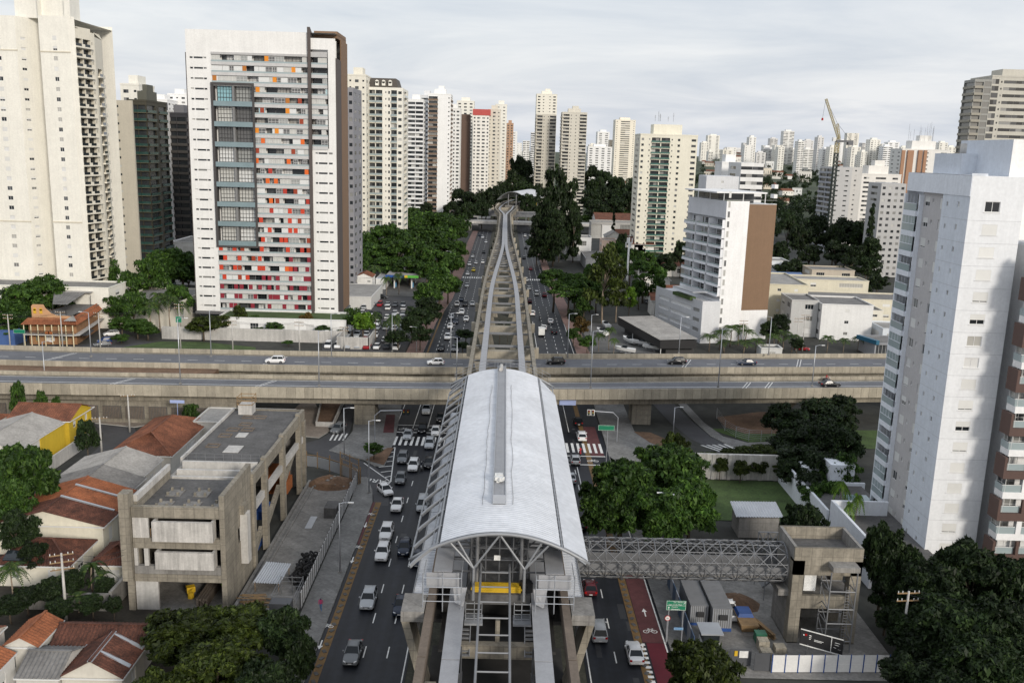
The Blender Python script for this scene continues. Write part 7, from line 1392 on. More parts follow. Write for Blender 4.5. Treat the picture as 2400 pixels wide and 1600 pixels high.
# tower crane
def crane():
    Y = 548; x = V(1951, 450, Y).x; t = thing('tower_crane', 'yellow luffing tower crane with raised jib beside the unfinished tower', 'crane', (x, Y, 0)); zc = V(1951, 333, Y).z
    def lattice(name, p, q, w, n, m, r_=.16):
        p, q = Vector(p), Vector(q); d = (q-p).normalized(); u = Vector((0, 1, 0)); s = d.cross(u).normalized(); b = MB(); L4 = []
        for a, c in ((-1, -1), (1, -1), (1, 1), (-1, 1)): o = s*(a*w/2)+u*(c*w/2); b.bar(p+o, q+o, r_, r_); L4.append(o)
        for k in range(n):
            A, B = p.lerp(q, k/n), p.lerp(q, (k+1)/n)
            for i in range(4): b.bar(A+L4[i], B+L4[(i+1) % 4], r_*.7, r_*.7); b.bar(A+L4[i], A+L4[(i+1) % 4], r_*.7, r_*.7)
        b.build(name, m, t)
    lattice('mast', (x, Y, 0), (x, Y, zc-6), 2.0, 26, 'crane_dark', .4); lattice('mast', (x, Y, zc-6), (x, Y, zc+2), 2.0, 4, 'yellow_pale', .3); tipv = V(1936, 232, Y); lattice('jib', (x+.5, Y, zc+2), tipv, 1.1, 24, 'yellow_pale', .17)
    fr = V(1963, 290, Y); lattice('a_frame', (x+1, Y, zc+2), fr, 1.0, 6, 'yellow_pale'); b = MB(); b.box(x-1, x+9, Y-1.5, Y+1.5, zc, zc+1.2); b.box(x+6, x+9, Y-1.6, Y+1.6, zc-1.5, zc); b.build('counter_jib', 'steel_dark', t); b = MB(); b.box(x-3, x-1.1, Y-1, Y+1, zc+.4, zc+2.6); b.build('cab', 'frame_white', t)
    for p, q in ((fr, tipv), (fr, (x+8, Y, zc+1)), (tipv, (tipv.x-1, Y, tipv.z-11))): b = MB(); b.tube([p, q], .08, 4); b.build('cable', 'steel_dark', t)
    b = MB(); b.obox((tipv.x-1, Y, tipv.z-11.6), (.9, .9, 1.4)); b.build('hook_block', 'lamp_red', t)
mat('yellow_pale', (.36, .3, .14), .5, .1); mat('crane_dark', (.015, .03, .025), .5, .1); crane()
# far station on the bend
t = thing('monorail_station', 'far monorail station with small grey vaulted roof at the bend of the guideway', 'station', (6, 720, 0)); b = MB(); n = 12
for j in range(2):
    for i in range(n+1): u = -1+2*i/n; y = 700+j*62; x = lerp(5.5, 21, j)+u*11.5; b.v.append((x, y+(0 if j else abs(u)*4), 25.2-6.4*u*u))
b.f = [(i, i+1, n+2+i, n+1+i) for i in range(n)]; b.m = [0]*n; b.build('roof', 'roof_sheet', t)
b = MB(); b.tube([(5.5+(-1+2*i/n)*11.5, 699.8+abs(-1+2*i/n)*4, 25.2-6.4*(-1+2*i/n)**2) for i in range(n+1)], .3, 6); b.build('end_arch', 'steel_mid', t); b = MB(); b.hexa([(0, 702, 13.5), (11, 702, 13.5), (27, 762, 13.5), (15, 762, 13.5), (0, 702, 14.8), (11, 702, 14.8), (27, 762, 14.8), (15, 762, 14.8)]); b.build('platform', 'concrete_grey', t)
for x, y in ((2.5, 704), (8.5, 704), (10, 730), (17, 730)): b = MB(); b.tube([(x, y, 0), (x, y, 23.5)], .4, 8); b.build('column', 'steel_mid', t)
b = MB(); b.box(20.5, 24.5, 706, 711, 14, 19.5); tag(b.build('lift_box', 'yellow_steel'), 'bright yellow box on the guideway beside the far station', 'box')
t = thing('monorail_guideway', 'concrete guideway curving away to the right behind the tall dark trees', 'guideway', (80, 900, 0))
CV = [(V(px, py, Y).x, Y) for px, py, Y in ((1262, 455, 900), (1300, 450, 930), (1350, 440, 950), (1400, 436, 965), (1450, 432, 975), (1500, 430, 985), (1560, 428, 1000))]
for d in (0, 7):
    for (x0, y0), (x1, y1) in zip(CV, CV[1:]): b = MB(); b.bar((x0, y0+d, 15), (x1, y1+d, 15), 1.4, 2.4); b.build('track_beam', 'concrete', t)
for x, y in CV: b = MB(); b.hexa([(x-1.2, y+2, 0), (x+1.2, y+2, 0), (x+1.2, y+5, 0), (x-1.2, y+5, 0), (x-4.5, y-1, 13.8), (x+4.5, y-1, 13.8), (x+4.5, y+8, 13.8), (x-4.5, y+8, 13.8)]); b.build('pier', 'concrete', t)
# far road bridge and footbridge under the far station
t = thing('road_bridge', 'pale road bridge crossing the avenue below the far station', 'bridge', (0, 640, 0)); b = MB(); b.box(-70, 90, 640, 652, 5.2, 7.0); b.build('deck', 'concrete_pale', t)
for z in (7.4, 7.9): b = MB(); b.box(-70, 90, 639.9, 640.1, z, z+.15); b.build('railing', 'galvanised', t)
for x in (-24, 0, 23, 50): b = MB(); b.box(x-1, x+1, 641, 651, 0, 5.2); b.build('pier', 'concrete_grey', t)
t = thing('footbridge', 'grey truss footbridge leading left from the far station', 'footbridge', (-25, 672, 0)); b = MB()
for z in (8.5, 12.2): b.box(-46, 30, 670, 670.4, z, z+.5)
for k in range(25): x = -46+k*3.1; b.bar((x, 670.2, 8.7), (x+3.1, 670.2, 12.4), .25, .25) if k % 2 else b.bar((x, 670.2, 12.4), (x+3.1, 670.2, 8.7), .25, .25)
b.build('truss', 'steel_mid', t); b = MB(); b.box(-46, 30, 670.5, 674, 8.4, 8.8); b.box(-46, 30, 673.6, 674, 8.8, 12.4); b.build('deck', 'steel_mid', t); low_block('stair_house', 'pale stair building at the left end of the far footbridge', -58, -46, 666, 676, 0, 15, (.5, .47, .42), '.w.', 'w', 5); low_block('far_shop', 'long dark roofed shop building left of the far footbridge', -78, -40, 700, 725, 0, 12, (.75, .75, .74), 'RR', '.', 6, roof='roof_fibre_dark'); low_block('far_shop', 'white and red shop beneath the far footbridge', -42, -20, 688, 698, 0, 7, (.7, .68, .66), ',G', '.', 6)
# ================================================================ trees
leaf_mat('leaf_green', (0.014, 0.034, 0.006), (0.038, 0.085, 0.013), (0.085, 0.155, 0.026)); leaf_mat('leaf_dark', (0.008, 0.016, 0.006), (0.018, 0.034, 0.01), (0.035, 0.06, 0.016)); leaf_mat('leaf_olive', (0.014, 0.022, 0.003), (0.034, 0.052, 0.007), (0.075, 0.1, 0.015)); leaf_mat('leaf_bright', (0.04, 0.09, 0.008), (0.09, 0.18, 0.015), (0.17, 0.28, 0.03)); leaf_mat('leaf_palm', (0.018, 0.04, 0.01), (0.045, 0.085, 0.018), (0.1, 0.14, 0.03)); leaf_mat('leaf_rust', (0.05, 0.03, 0.008), (0.09, 0.06, 0.015), (0.16, 0.1, 0.02))
mat('bark', (0.09, 0.07, 0.05), 0.95, 0.3, 1.0, fine=0.3); mat('bark_pale', (0.25, 0.2, 0.15), 0.95, 0.3, 1.0, fine=0.3)
def quads_mesh(name, cen, t, b, m):
    """one four-cornered leaf per row: centre, long half axis, short half axis"""
    n = len(cen); v = np.empty((n, 4, 3), np.float32); v[:, 0] = cen-t; v[:, 1] = cen+b-t*.1; v[:, 2] = cen+t; v[:, 3] = cen-b-t*.1
    me = bpy.data.meshes.new(name); me.vertices.add(4*n); me.vertices.foreach_set('co', v.ravel()); me.loops.add(4*n); me.loops.foreach_set('vertex_index', np.arange(4*n, dtype=np.int32)); me.polygons.add(n); me.polygons.foreach_set('loop_start', np.arange(0, 4*n, 4, dtype=np.int32)); me.polygons.foreach_set('loop_total', np.full(n, 4, np.int32))
    me.materials.append(MATS[m]); me.update(calc_edges=True); return me
def leaf_cloud(rs, clumps, per, leaf, droop=0.2):
    C_ = np.array([c[0] for c in clumps], np.float32); Rr = np.array([c[1] for c in clumps], np.float32); idx = np.repeat(np.arange(len(clumps)), per); n = len(idx)
    d = rs.normal(size=(n, 3)); d /= np.linalg.norm(d, axis=1, keepdims=True); d[:, 2] = np.where(d[:, 2] < -.35, -d[:, 2], d[:, 2]); rad = rs.uniform(.55, 1.08, (n, 1))
    cen = C_[idx]+d*Rr[idx]*rad; nrm = d*.7+rs.normal(size=(n, 3))*.55+np.array([0, 0, .35]); nrm /= np.linalg.norm(nrm, axis=1, keepdims=True)
    a = np.cross(nrm, rs.normal(size=(n, 3))); a /= np.linalg.norm(a, axis=1, keepdims=True); a[:, 2] -= droop; b = np.cross(nrm, a); s = leaf*rs.uniform(.6, 1.35, (n, 1)); return cen, a*s, b*s*.42
def trunk_mesh(rg, H, top, r, pts, m='bark'):
    b = MB(); q = (rg.uniform(-.2, .2), rg.uniform(-.2, .2)); b.tube([(0, 0, -.2), (q[0], q[1], top*.5), (0, 0, top)], r, 8, r2=r*.6)
    for p in pts: p = Vector(p); b.tube([(0, 0, top*rg.uniform(.75, .98)), Vector((0, 0, top)).lerp(p, .5)+Vector((0, 0, .2)), p], r*.42, 5, r2=r*.12)
    return b.mesh('trunk', m, True)
def tree_proto(kind, seed, near=False, leafm='leaf_green'):
    rs = np.random.RandomState(seed); rg = random.Random(seed); cl = []; k3 = lambda x, y, z: np.array([x, y, z], np.float32)
    if kind == 'broad':       # 10 m tall, 10 m wide
        for i in range(125 if near else 46):
            d = rs.normal(size=3); d /= np.linalg.norm(d); q = rs.uniform(.35, 1)**.6; p = d*q*np.array([4.1, 4.1, 3.0])
            if p[2] < -1.9: p[2] = -p[2]*.5
            f = 1+.18*math.sin(3*math.atan2(p[1], p[0])+seed); r_ = rs.uniform(.8, 1.45)*(0.7 if near else 1.05); cl.append((k3(p[0]*f, p[1]*f, 6.2+p[2]), k3(r_*1.1, r_*1.1, r_*.75)))
        cen = leaf_cloud(rs, cl, 150 if near else 115, .34 if near else .42); tr = trunk_mesh(rg, 10, 4.2, .34, [c[0] for c in cl[:9]])
    elif kind == 'umbrella':  # flat spreading layers
        for i in range(44):
            a = rs.uniform(0, 6.28); q = math.sqrt(rs.uniform(0, 1)); z = 8.6-2.6*q*q+rs.uniform(-.8, .4); cl.append((k3(math.cos(a)*q*4.6, math.sin(a)*q*4.6, z), k3(rs.uniform(.9, 1.5), rs.uniform(.9, 1.5), rs.uniform(.35, .6))))
        cen = leaf_cloud(rs, cl, 130, .36, .05); tr = trunk_mesh(rg, 10, 5, .3, [c[0] for c in cl[:9]])
    elif kind == 'tall':      # dark irregular column
        for i in range(70):
            u = rs.uniform(.12, 1); a = rs.uniform(0, 6.28); w = 4.2*(1-abs(u-.42)**1.5*1.1)*rs.uniform(.3, 1); cl.append((k3(math.cos(a)*w, math.sin(a)*w, u*10), k3(1.25, 1.25, .75)))
        cen = leaf_cloud(rs, cl, 110, .34, .35); tr = trunk_mesh(rg, 10, 6, .3, [c[0] for c in cl[:6]])
    elif kind == 'sparse':    # eucalyptus: separate clumps on visible limbs
        for i in range(36):
            u = rs.uniform(.3, 1); a = rs.uniform(0, 6.28); w = 4.0*(1-(u-.45)**2*2.2)*rs.uniform(.35, 1); cl.append((k3(math.cos(a)*w, math.sin(a)*w, u*9.6), k3(1.15, 1.15, .65)))
        cen = leaf_cloud(rs, cl, 130, .3, .3); tr = trunk_mesh(rg, 10, 5, .22, [c[0] for c in cl[:12]], 'bark_pale')
    elif kind == 'pine':
        for i in range(60):
            u = rs.uniform(.15, 1); a = rs.uniform(0, 6.28); w = 3.6*(1.03-u)*rs.uniform(.5, 1); cl.append((k3(math.cos(a)*w, math.sin(a)*w, u*10), k3(.9, .9, .3)))
        cen = leaf_cloud(rs, cl, 80, .3, .1); tr = trunk_mesh(rg, 10, 9, .22, [])
    elif kind == 'bush':      # 4 m wide, 3 m tall
        for i in range(22): d = rs.normal(size=3); d /= np.linalg.norm(d); p = d*rs.uniform(.4, 1)*np.array([1.6, 1.6, 1.1]); cl.append((k3(p[0], p[1], 1.4+abs(p[2])*.9), k3(.65, .65, .5)))
        cen = leaf_cloud(rs, cl, 90, .2); tr = trunk_mesh(rg, 3, 1.2, .12, [c[0] for c in cl[:5]])
    elif kind in ('palm', 'banana'):   # 8 m tall
        C_, T_, B_ = [], [], []; nf = 17 if kind == 'palm' else 11; H = 6.3 if kind == 'palm' else 2.6
        for i in range(nf):
            a = 6.283*i/nf+rs.uniform(-.2, .2); el = rs.uniform(.15, 1.15); Lf = rs.uniform(2.6, 3.3); d = np.array([math.cos(a), math.sin(a), 0]); side = np.array([-math.sin(a), math.cos(a), 0]); prev = np.array([0, 0, H])
            for k in range(14):
                u = (k+1)/14; cur = np.array([0, 0, H])+d*Lf*u*math.cos(el*(1-.4*u))+np.array([0, 0, 1])*(Lf*u*math.sin(el)-2.9*u*u)
                ln = (.75 if kind == 'palm' else .5)*math.sin(math.pi*min(1, .15+u*.85))+.12
                if kind == 'palm':
                    for s_ in (-1, 1): t_ = side*s_*.8+d*.5+np.array([0, 0, -.45]); t_ = t_/np.linalg.norm(t_)*ln*.62; C_.append(cur+t_*.9); T_.append(t_); B_.append((cur-prev)*.5)
                else: C_.append((cur+prev)/2); T_.append((cur-prev)*.75); B_.append(side*ln*.9)
                prev = cur
        cen = (np.array(C_), np.array(T_), np.array(B_)); tr = trunk_mesh(rg, 8, H, .16, [], 'bark_pale')
    t = thing('tree', 'x', 'tree'); place('crown', quads_mesh('crown', *[np.asarray(q, np.float32) for q in cen], leafm), t); place('trunk', tr, t); return t
TP = {}
def TPROTO(kind, v, near, leafm):
    k = (kind, v, near, leafm)
    if k not in TP: TP[k] = tree_proto(kind, 7*v+len(kind)*13, near, leafm)
    return TP[k]
HW0 = dict(broad=(10.4, 10.0), umbrella=(11.4, 9.2), tall=(9.4, 10.6), sparse=(9.0, 10.2), pine=(7.6, 10.2), bush=(4.4, 3.2), palm=(6.4, 8.2), banana=(5.0, 4.6))
TREES = []
def tree(zone, kind, X, Y, h, w=None, leaf='leaf_green', near=False): TREES.append((zone, kind, X, Y, h, w, leaf, near))
def tpx(zone, kind, px, top, wpx, Y, leaf='leaf_green', near=False, z0=0.0):
    p = V(px, top, Y); tree(zone, kind, p.x, Y, p.z-terrain(p.x, Y)*.999, wpx*Y/FPX, leaf, near)
rt_ = random.Random(77)
Z = 'big green trees at the footbridge on the right'
for a in ((1462, 1062, 215, 124), (1570, 1026, 235, 131), (1625, 1110, 170, 121), (1430, 1130, 160, 119), (1540, 1130, 190, 117)): tpx(Z, 'broad', *a, near=True)
Z = 'olive green trees at the bottom left'
for a, lf in (((430, 1432, 240, 88), 'leaf_olive'), ((560, 1425, 240, 90), 'leaf_olive'), ((505, 1500, 260, 80), 'leaf_olive'), ((660, 1420, 150, 89), 'leaf_dark'), ((700, 1470, 110, 84), 'leaf_dark'), ((380, 1560, 200, 76), 'leaf_olive'), ((620, 1545, 200, 77), 'leaf_dark')): tpx(Z, 'broad', *a, leaf=lf, near=True)
tpx('olive tree at the bottom beside the red cycle lane', 'broad', 1650, 1490, 225, 81, 'leaf_olive', True)
Z = 'dark trees in the bottom right corner'
for a in ((2085, 1212, 130, 103), (2185, 1300, 200, 97), (2290, 1265, 230, 99), (2390, 1290, 200, 97), (2240, 1390, 240, 90), (2370, 1400, 230, 88), (2120, 1410, 140, 95), (2330, 1490, 260, 82), (2420, 1480, 200, 84), (2160, 1460, 170, 90), (2200, 1350, 180, 95), (2090, 1330, 110, 100), (2280, 1430, 220, 87), (2150, 1540, 190, 84), (2250, 1570, 220, 80), (2130, 1260, 120, 103)): tpx(Z, 'broad', *a, leaf='leaf_dark', near=True)
Z = 'trees at the left edge beside the tiled houses'
for a, k, lf in (((50, 1025, 175, 124), 'broad', 'leaf_green'), ((15, 1110, 130, 118), 'broad', 'leaf_green'), ((35, 1190, 110, 111), 'broad', 'leaf_dark'), ((200, 975, 62, 150), 'broad', 'leaf_dark'), ((60, 1370, 90, 100), 'broad', 'leaf_dark'), ((115, 1350, 80, 101), 'broad', 'leaf_dark'), ((170, 1330, 80, 103), 'broad', 'leaf_dark'), ((245, 1350, 60, 103), 'broad', 'leaf_dark'), ((20, 1395, 90, 98), 'broad', 'leaf_dark'), ((140, 1400, 90, 98), 'broad', 'leaf_dark'), ((75, 1265, 80, 108), 'broad', 'leaf_dark'), ((215, 1390, 70, 99), 'broad', 'leaf_dark'), ((265, 1395, 50, 99), 'broad', 'leaf_dark')): tpx(Z, k, *a, leaf=lf, near=a[3] < 130)
Z = 'palms and banana plants between the houses at lower left'
for a, k in (((210, 1275, 80, 105), 'banana'), ((235, 1310, 70, 104), 'banana'), ((130, 1325, 90, 104), 'banana'), ((20, 1300, 100, 101), 'palm'), ((180, 1370, 70, 101), 'banana')): tpx(Z, k, *a, leaf='leaf_palm')
Z = 'small street trees below the viaduct on the left'
for a in ((38, 888, 42, 168), (95, 912, 36, 167), (128, 922, 30, 167), (447, 940, 48, 170), (876, 1035, 52, 158)): tpx(Z, 'broad', *a)
Z = 'trees beside the foot of the white tower'
for a, lf in (((1905, 985, 130, 160), 'leaf_dark'), ((1965, 960, 120, 168), 'leaf_dark'), ((1850, 1010, 110, 163), 'leaf_dark'), ((1930, 1050, 120, 146), 'leaf_dark'), ((1985, 1060, 90, 143), 'leaf_green'), ((1905, 1100, 90, 140), 'leaf_dark'), ((1890, 1165, 130, 116), 'leaf_dark'), ((1950, 1120, 70, 138), 'leaf_green'), ((1830, 940, 90, 172), 'leaf_dark'), ((1880, 1040, 130, 150), 'leaf_dark'), ((1940, 990, 130, 160), 'leaf_dark'), ((1990, 1000, 100, 158), 'leaf_dark'), ((1870, 960, 120, 170), 'leaf_dark'), ((1920, 930, 120, 176), 'leaf_dark'), ((1975, 925, 110, 178), 'leaf_dark'), ((1950, 1075, 100, 144), 'leaf_green'), ((1860, 1075, 90, 147), 'leaf_dark'), ((1915, 1130, 80, 137), 'leaf_green')): tpx(Z, 'broad', *a, leaf=lf, near=a[3] < 130)
Z = 'shrubs and young trees by the small lawn'
for a in ((1690, 1070, 40, 152), (1738, 1078, 50, 151), (1760, 1045, 90, 158), (1810, 1050, 60, 157), (1840, 1080, 60, 152), (1790, 1040, 90, 160), (1730, 1045, 80, 160), (1660, 1055, 60, 156), (1775, 1075, 60, 153), (1720, 1050, 50, 157), (1580, 1010, 60, 160), (1600, 1020, 40, 158)): tpx(Z, 'broad', *a, leaf='leaf_olive')
for a in ((1978, 1098, 60, 130), (2015, 1130, 45, 126), (1995, 1150, 40, 124)): tpx('small palms on the white walled terrace', 'palm', *a, leaf='leaf_bright')
Z = 'trees behind the viaduct at the left edge'
for a in ((45, 660, 120, 262), (100, 640, 110, 268), (20, 700, 110, 255), (60, 725, 80, 250), (140, 665, 70, 270), (15, 760, 70, 247)): tpx(Z, 'broad', *a)
Z = 'dark trees and palms between the cream tower and the panelled tower'
for a, k in (((385, 575, 130, 320), 'broad'), ((425, 580, 110, 325), 'broad'), ((345, 600, 100, 300), 'broad'), ((295, 632, 60, 285), 'broad'), ((270, 690, 70, 270), 'broad'), ((310, 680, 70, 265), 'broad'), ((285, 740, 70, 258), 'broad'), ((320, 745, 80, 256), 'broad'), ((415, 660, 80, 280), 'broad'), ((250, 600, 60, 300), 'broad'), ((370, 665, 75, 268), 'palm'), ((395, 675, 70, 266), 'palm'), ((350, 690, 70, 264), 'palm'), ((420, 690, 60, 270), 'palm'), ((440, 610, 60, 330), 'broad'), ((345, 760, 60, 255), 'broad'), ((285, 800, 50, 250), 'broad')): tpx(Z, k, *a, leaf='leaf_palm' if k == 'palm' else 'leaf_green')
Z = 'small trees in front of the panelled tower podium'
for a, k, lf in (((475, 738, 85, 256), 'broad', 'leaf_olive'), ((560, 712, 40, 268), 'broad', 'leaf_olive'), ((520, 735, 50, 265), 'broad', 'leaf_olive'), ((645, 752, 48, 264), 'broad', 'leaf_green'), ((605, 765, 35, 262), 'broad', 'leaf_green'), ((755, 762, 45, 264), 'broad', 'leaf_green'), ((800, 770, 30, 264), 'broad', 'leaf_green'), ((675, 795, 34, 252), 'bush', 'leaf_green'), ((720, 730, 36, 270), 'broad', 'leaf_rust'), ((595, 735, 30, 270), 'broad', 'leaf_green'), ((850, 728, 68, 262), 'broad', 'leaf_bright'), ((825, 718, 50, 268), 'broad', 'leaf_green')): tpx(Z, k, *a, leaf=lf)
Z = 'palms and weeping trees round the open car park'
for a, k in (((880, 715, 44, 262), 'palm'), ((925, 720, 60, 256), 'palm'), ((932, 770, 70, 250), 'broad'), ((905, 745, 30, 268), 'palm'), ((985, 715, 75, 268), 'broad'), ((1000, 690, 80, 275), 'broad'), ((965, 735, 60, 260), 'broad'), ((985, 760, 60, 250), 'broad')): tpx(Z, k, *a, leaf='leaf_palm' if k == 'palm' else 'leaf_dark')
Z = 'dense green trees along the left side of the avenue'
for a in ((1030, 625, 85, 320), (1005, 655, 80, 305), (1050, 640, 70, 330), (1060, 590, 70, 390), (1040, 560, 70, 430), (1075, 560, 50, 440), (850, 540, 90, 420), (900, 520, 100, 430), (950, 530, 110, 420), (1000, 525, 110, 430), (1045, 530, 80, 460), (870, 570, 90, 395), (930, 560, 100, 395), (985, 560, 100, 395), (1025, 580, 80, 385), (890, 505, 80, 470), (960, 500, 90, 480), (1020, 495, 90, 500), (1070, 510, 60, 510), (1000, 490, 80, 540), (960, 480, 60, 580), (1040, 500, 60, 560), (850, 590, 60, 385), (905, 600, 80, 380), (960, 600, 90, 375), (1000, 610, 70, 365)): tpx(Z, 'broad', *a)
for a in ((878, 610, 50, 370), (935, 628, 40, 350), (905, 640, 36, 345)): tpx('palms behind the petrol station', 'palm', *a, leaf='leaf_palm')
Z = 'trees on the median under the guideway'
for a in ((1092, 770, 50, 262), (1085, 800, 40, 250), (1162, 545, 22, 470), (1158, 560, 22, 440), (1166, 530, 20, 520), (1208, 575, 20, 470), (1172, 740, 30, 262), (1190, 742, 20, 262)): tpx(Z, 'bush' if a[2] < 31 else 'broad', *a, leaf='leaf_dark')
Z = 'very tall dark trees right of the avenue'
for a in ((1305, 392, 75, 470), (1278, 432, 56, 465), (1336, 418, 60, 480), (1262, 500, 50, 455), (1348, 480, 44, 470), (1300, 490, 70, 450)): tpx(Z, 'tall', *a, leaf='leaf_dark')
tpx('yellowish eucalyptus with bare pale limbs right of the avenue', 'sparse', 1420, 568, 105, 300, 'leaf_olive'); tpx('smaller eucalyptus beside the slim white mast', 'sparse', 1450, 620, 70, 303, 'leaf_olive')
Z = 'flat spreading trees right of the avenue'
for a in ((1300, 632, 110, 320), (1350, 640, 90, 325), (1335, 662, 110, 312), (1385, 645, 90, 322)): tpx(Z, 'umbrella', *a)
tpx('broad bright green umbrella tree left of the hotel', 'umbrella', 1512, 606, 110, 345); tpx('green tree under the slim white mast', 'broad', 1478, 670, 40, 305, 'leaf_bright'); tpx('rust tinged tree in front of the tall dark trees', 'broad', 1312, 538, 34, 470, 'leaf_rust')
Z = 'small trees along the right pavement beyond the viaduct'
for a, lf in (((1395, 610, 60, 360), 'leaf_green'), ((1400, 650, 60, 320), 'leaf_green'), ((1500, 650, 50, 330), 'leaf_green'), ((1360, 660, 60, 310), 'leaf_green'), ((1540, 640, 50, 330), 'leaf_green'), ((1345, 765, 40, 262), 'leaf_green'), ((1362, 740, 45, 268), 'leaf_rust'), ((1378, 785, 48, 252), 'leaf_green'), ((1350, 720, 50, 285), 'leaf_dark'), ((1370, 690, 50, 300), 'leaf_green'), ((1450, 560, 50, 400), 'leaf_green'), ((1420, 600, 60, 370), 'leaf_green'), ((1480, 580, 60, 390), 'leaf_green'), ((1520, 585, 60, 420), 'leaf_green'), ((1460, 545, 40, 450), 'leaf_dark'), ((1560, 590, 60, 400), 'leaf_dark'), ((1600, 560, 50, 420), 'leaf_dark'), ((1250, 560, 40, 520), 'leaf_green'), ((1280, 560, 40, 500), 'leaf_green')): tpx(Z, 'broad', *a, leaf=lf)
for a in ((1430, 755, 44, 258), (1440, 785, 36, 252), (1405, 770, 36, 256)): tpx('palms at the boat yard', 'palm', *a, leaf='leaf_palm')
Z = 'tall palms in front of the hotel'
for a in ((1665, 775, 60, 260), (1690, 765, 62, 263), (1715, 752, 60, 268), (1735, 750, 62, 270), (1752, 762, 60, 266), (1700, 790, 60, 258), (1745, 790, 60, 256), (1775, 785, 56, 258)): tpx(Z, 'palm', *a, leaf='leaf_palm')
Z = 'palms and trees behind the viaduct right of the hotel'
for a, k in (((1815, 775, 55, 262), 'palm'), ((1840, 765, 60, 266), 'palm'), ((1860, 775, 56, 262), 'palm'), ((1830, 735, 55, 275), 'broad'), ((1805, 750, 50, 268), 'broad'), ((1942, 778, 46, 262), 'palm'), ((1980, 785, 40, 262), 'palm'), ((2015, 780, 44, 266), 'palm'), ((1870, 790, 40, 258), 'broad'), ((1855, 675, 40, 330), 'bush')): tpx(Z, k, *a, leaf='leaf_palm' if k == 'palm' else 'leaf_dark')
for a in ((1535, 585, 34, 470), (1550, 590, 30, 460), (1575, 585, 30, 470)): tpx('palms at the foot of the cream and green tower', 'palm', *a, leaf='leaf_palm')
Z = 'dark trees between the hotel and the construction tower'
for a, k in (((1850, 500, 60, 480), 'umbrella'), ((1880, 520, 70, 470), 'broad'), ((1920, 500, 70, 490), 'broad'), ((1960, 520, 60, 480), 'broad'), ((1990, 505, 90, 500), 'broad'), ((2030, 510, 80, 490), 'broad'), ((1845, 610, 60, 400), 'broad'), ((1870, 605, 50, 410), 'broad'), ((1965, 560, 70, 440), 'broad'), ((2000, 570, 70, 430), 'broad'), ((1990, 600, 70, 400), 'sparse'), ((2040, 600, 70, 400), 'broad'), ((2060, 640, 60, 370), 'broad'), ((2020, 655, 60, 360), 'broad'), ((2045, 555, 60, 430), 'broad'), ((1830, 560, 50, 440), 'broad'), ((1900, 570, 60, 450), 'broad'), ((2070, 690, 60, 340), 'broad')): tpx(Z, k, *a, leaf='leaf_dark')
tpx('tall dark pine left of the grey slab building', 'pine', 2047, 478, 38, 440, 'leaf_dark'); tpx('slim cypress right of the tall dark trees', 'pine', 1440, 482, 16, 560, 'leaf_dark')
Z = 'trees around the far station'
for a in ((1075, 440, 60, 720), (1110, 445, 60, 700), (1140, 440, 50, 720), (1160, 430, 50, 760), (1060, 470, 50, 640), (1100, 470, 50, 650), (1130, 465, 40, 660), (1215, 358, 50, 900), (1235, 372, 45, 920), (1205, 395, 50, 850), (1225, 420, 60, 800), (1180, 420, 50, 800), (1250, 430, 50, 790), (1385, 440, 60, 760), (1420, 435, 60, 770), (1455, 440, 60, 760), (1480, 445, 60, 740), (1400, 465, 60, 690), (1440, 460, 60, 700), (1390, 385, 50, 1000), (1420, 395, 50, 980), (1450, 410, 50, 960), (1400, 410, 50, 900), (1490, 415, 50, 900), (1240, 450, 50, 700), (1000, 470, 40, 640), (980, 490, 40, 600)): tpx(Z, 'broad', *a, leaf='leaf_dark')
PL = {}
for q in TREES:
    zz_ = q[0]
    for w_ in ('at the', 'beside the', 'between the', 'in the', 'below the', 'behind the', 'in front', 'round the', 'along the', 'on the', 'by the', 'right of', 'around the'):
        k_ = zz_.find(w_)
        if k_ > 0: PL[zz_] = min(PL.get(zz_, zz_[k_:]), zz_[k_:], key=lambda t: -len(t))
    PL.setdefault(zz_, zz_)
TN = dict(broad='leafy_tree', umbrella='umbrella_tree', tall='tall_dark_tree', sparse='eucalyptus_tree', pine='pine_tree', bush='bush', palm='palm_tree', banana='banana_plant')
from collections import defaultdict
zz = defaultdict(list)
for q in TREES: zz[(q[0], TN[q[1]])].append(q)
for (z, nm), ls in zz.items():
    ls.sort(key=lambda q: q[2]/q[3])
    for i, (zone, kind, X, Y, h, w, leaf, near) in enumerate(ls):
        w0, h0 = HW0[kind]; w = w or h*w0/h0; v = rt_.randint(0, 1 if near else 2); pr = TPROTO(kind, v, near, leaf); kd = nm.replace('_', ' ')
        lab = zone if len([q for q in zz if q[0] == z]) == 1 and len(ls) == 1 else '%s %s, %s from the left' % (kd, PL[zone], nth(i)); h = max(h, w*.45)
        o = copy_tree(pr, (X, Y, terrain(X, Y) if Y > 700 else 0.0), rt_.uniform(0, 6.28), (w/w0, w/w0, h/h0), lab, None if len(ls) == 1 else zone, cat='tree' if kind not in ('bush', 'banana') else 'plant'); o.name = nm
for p in TP.values(): drop_tree(p)
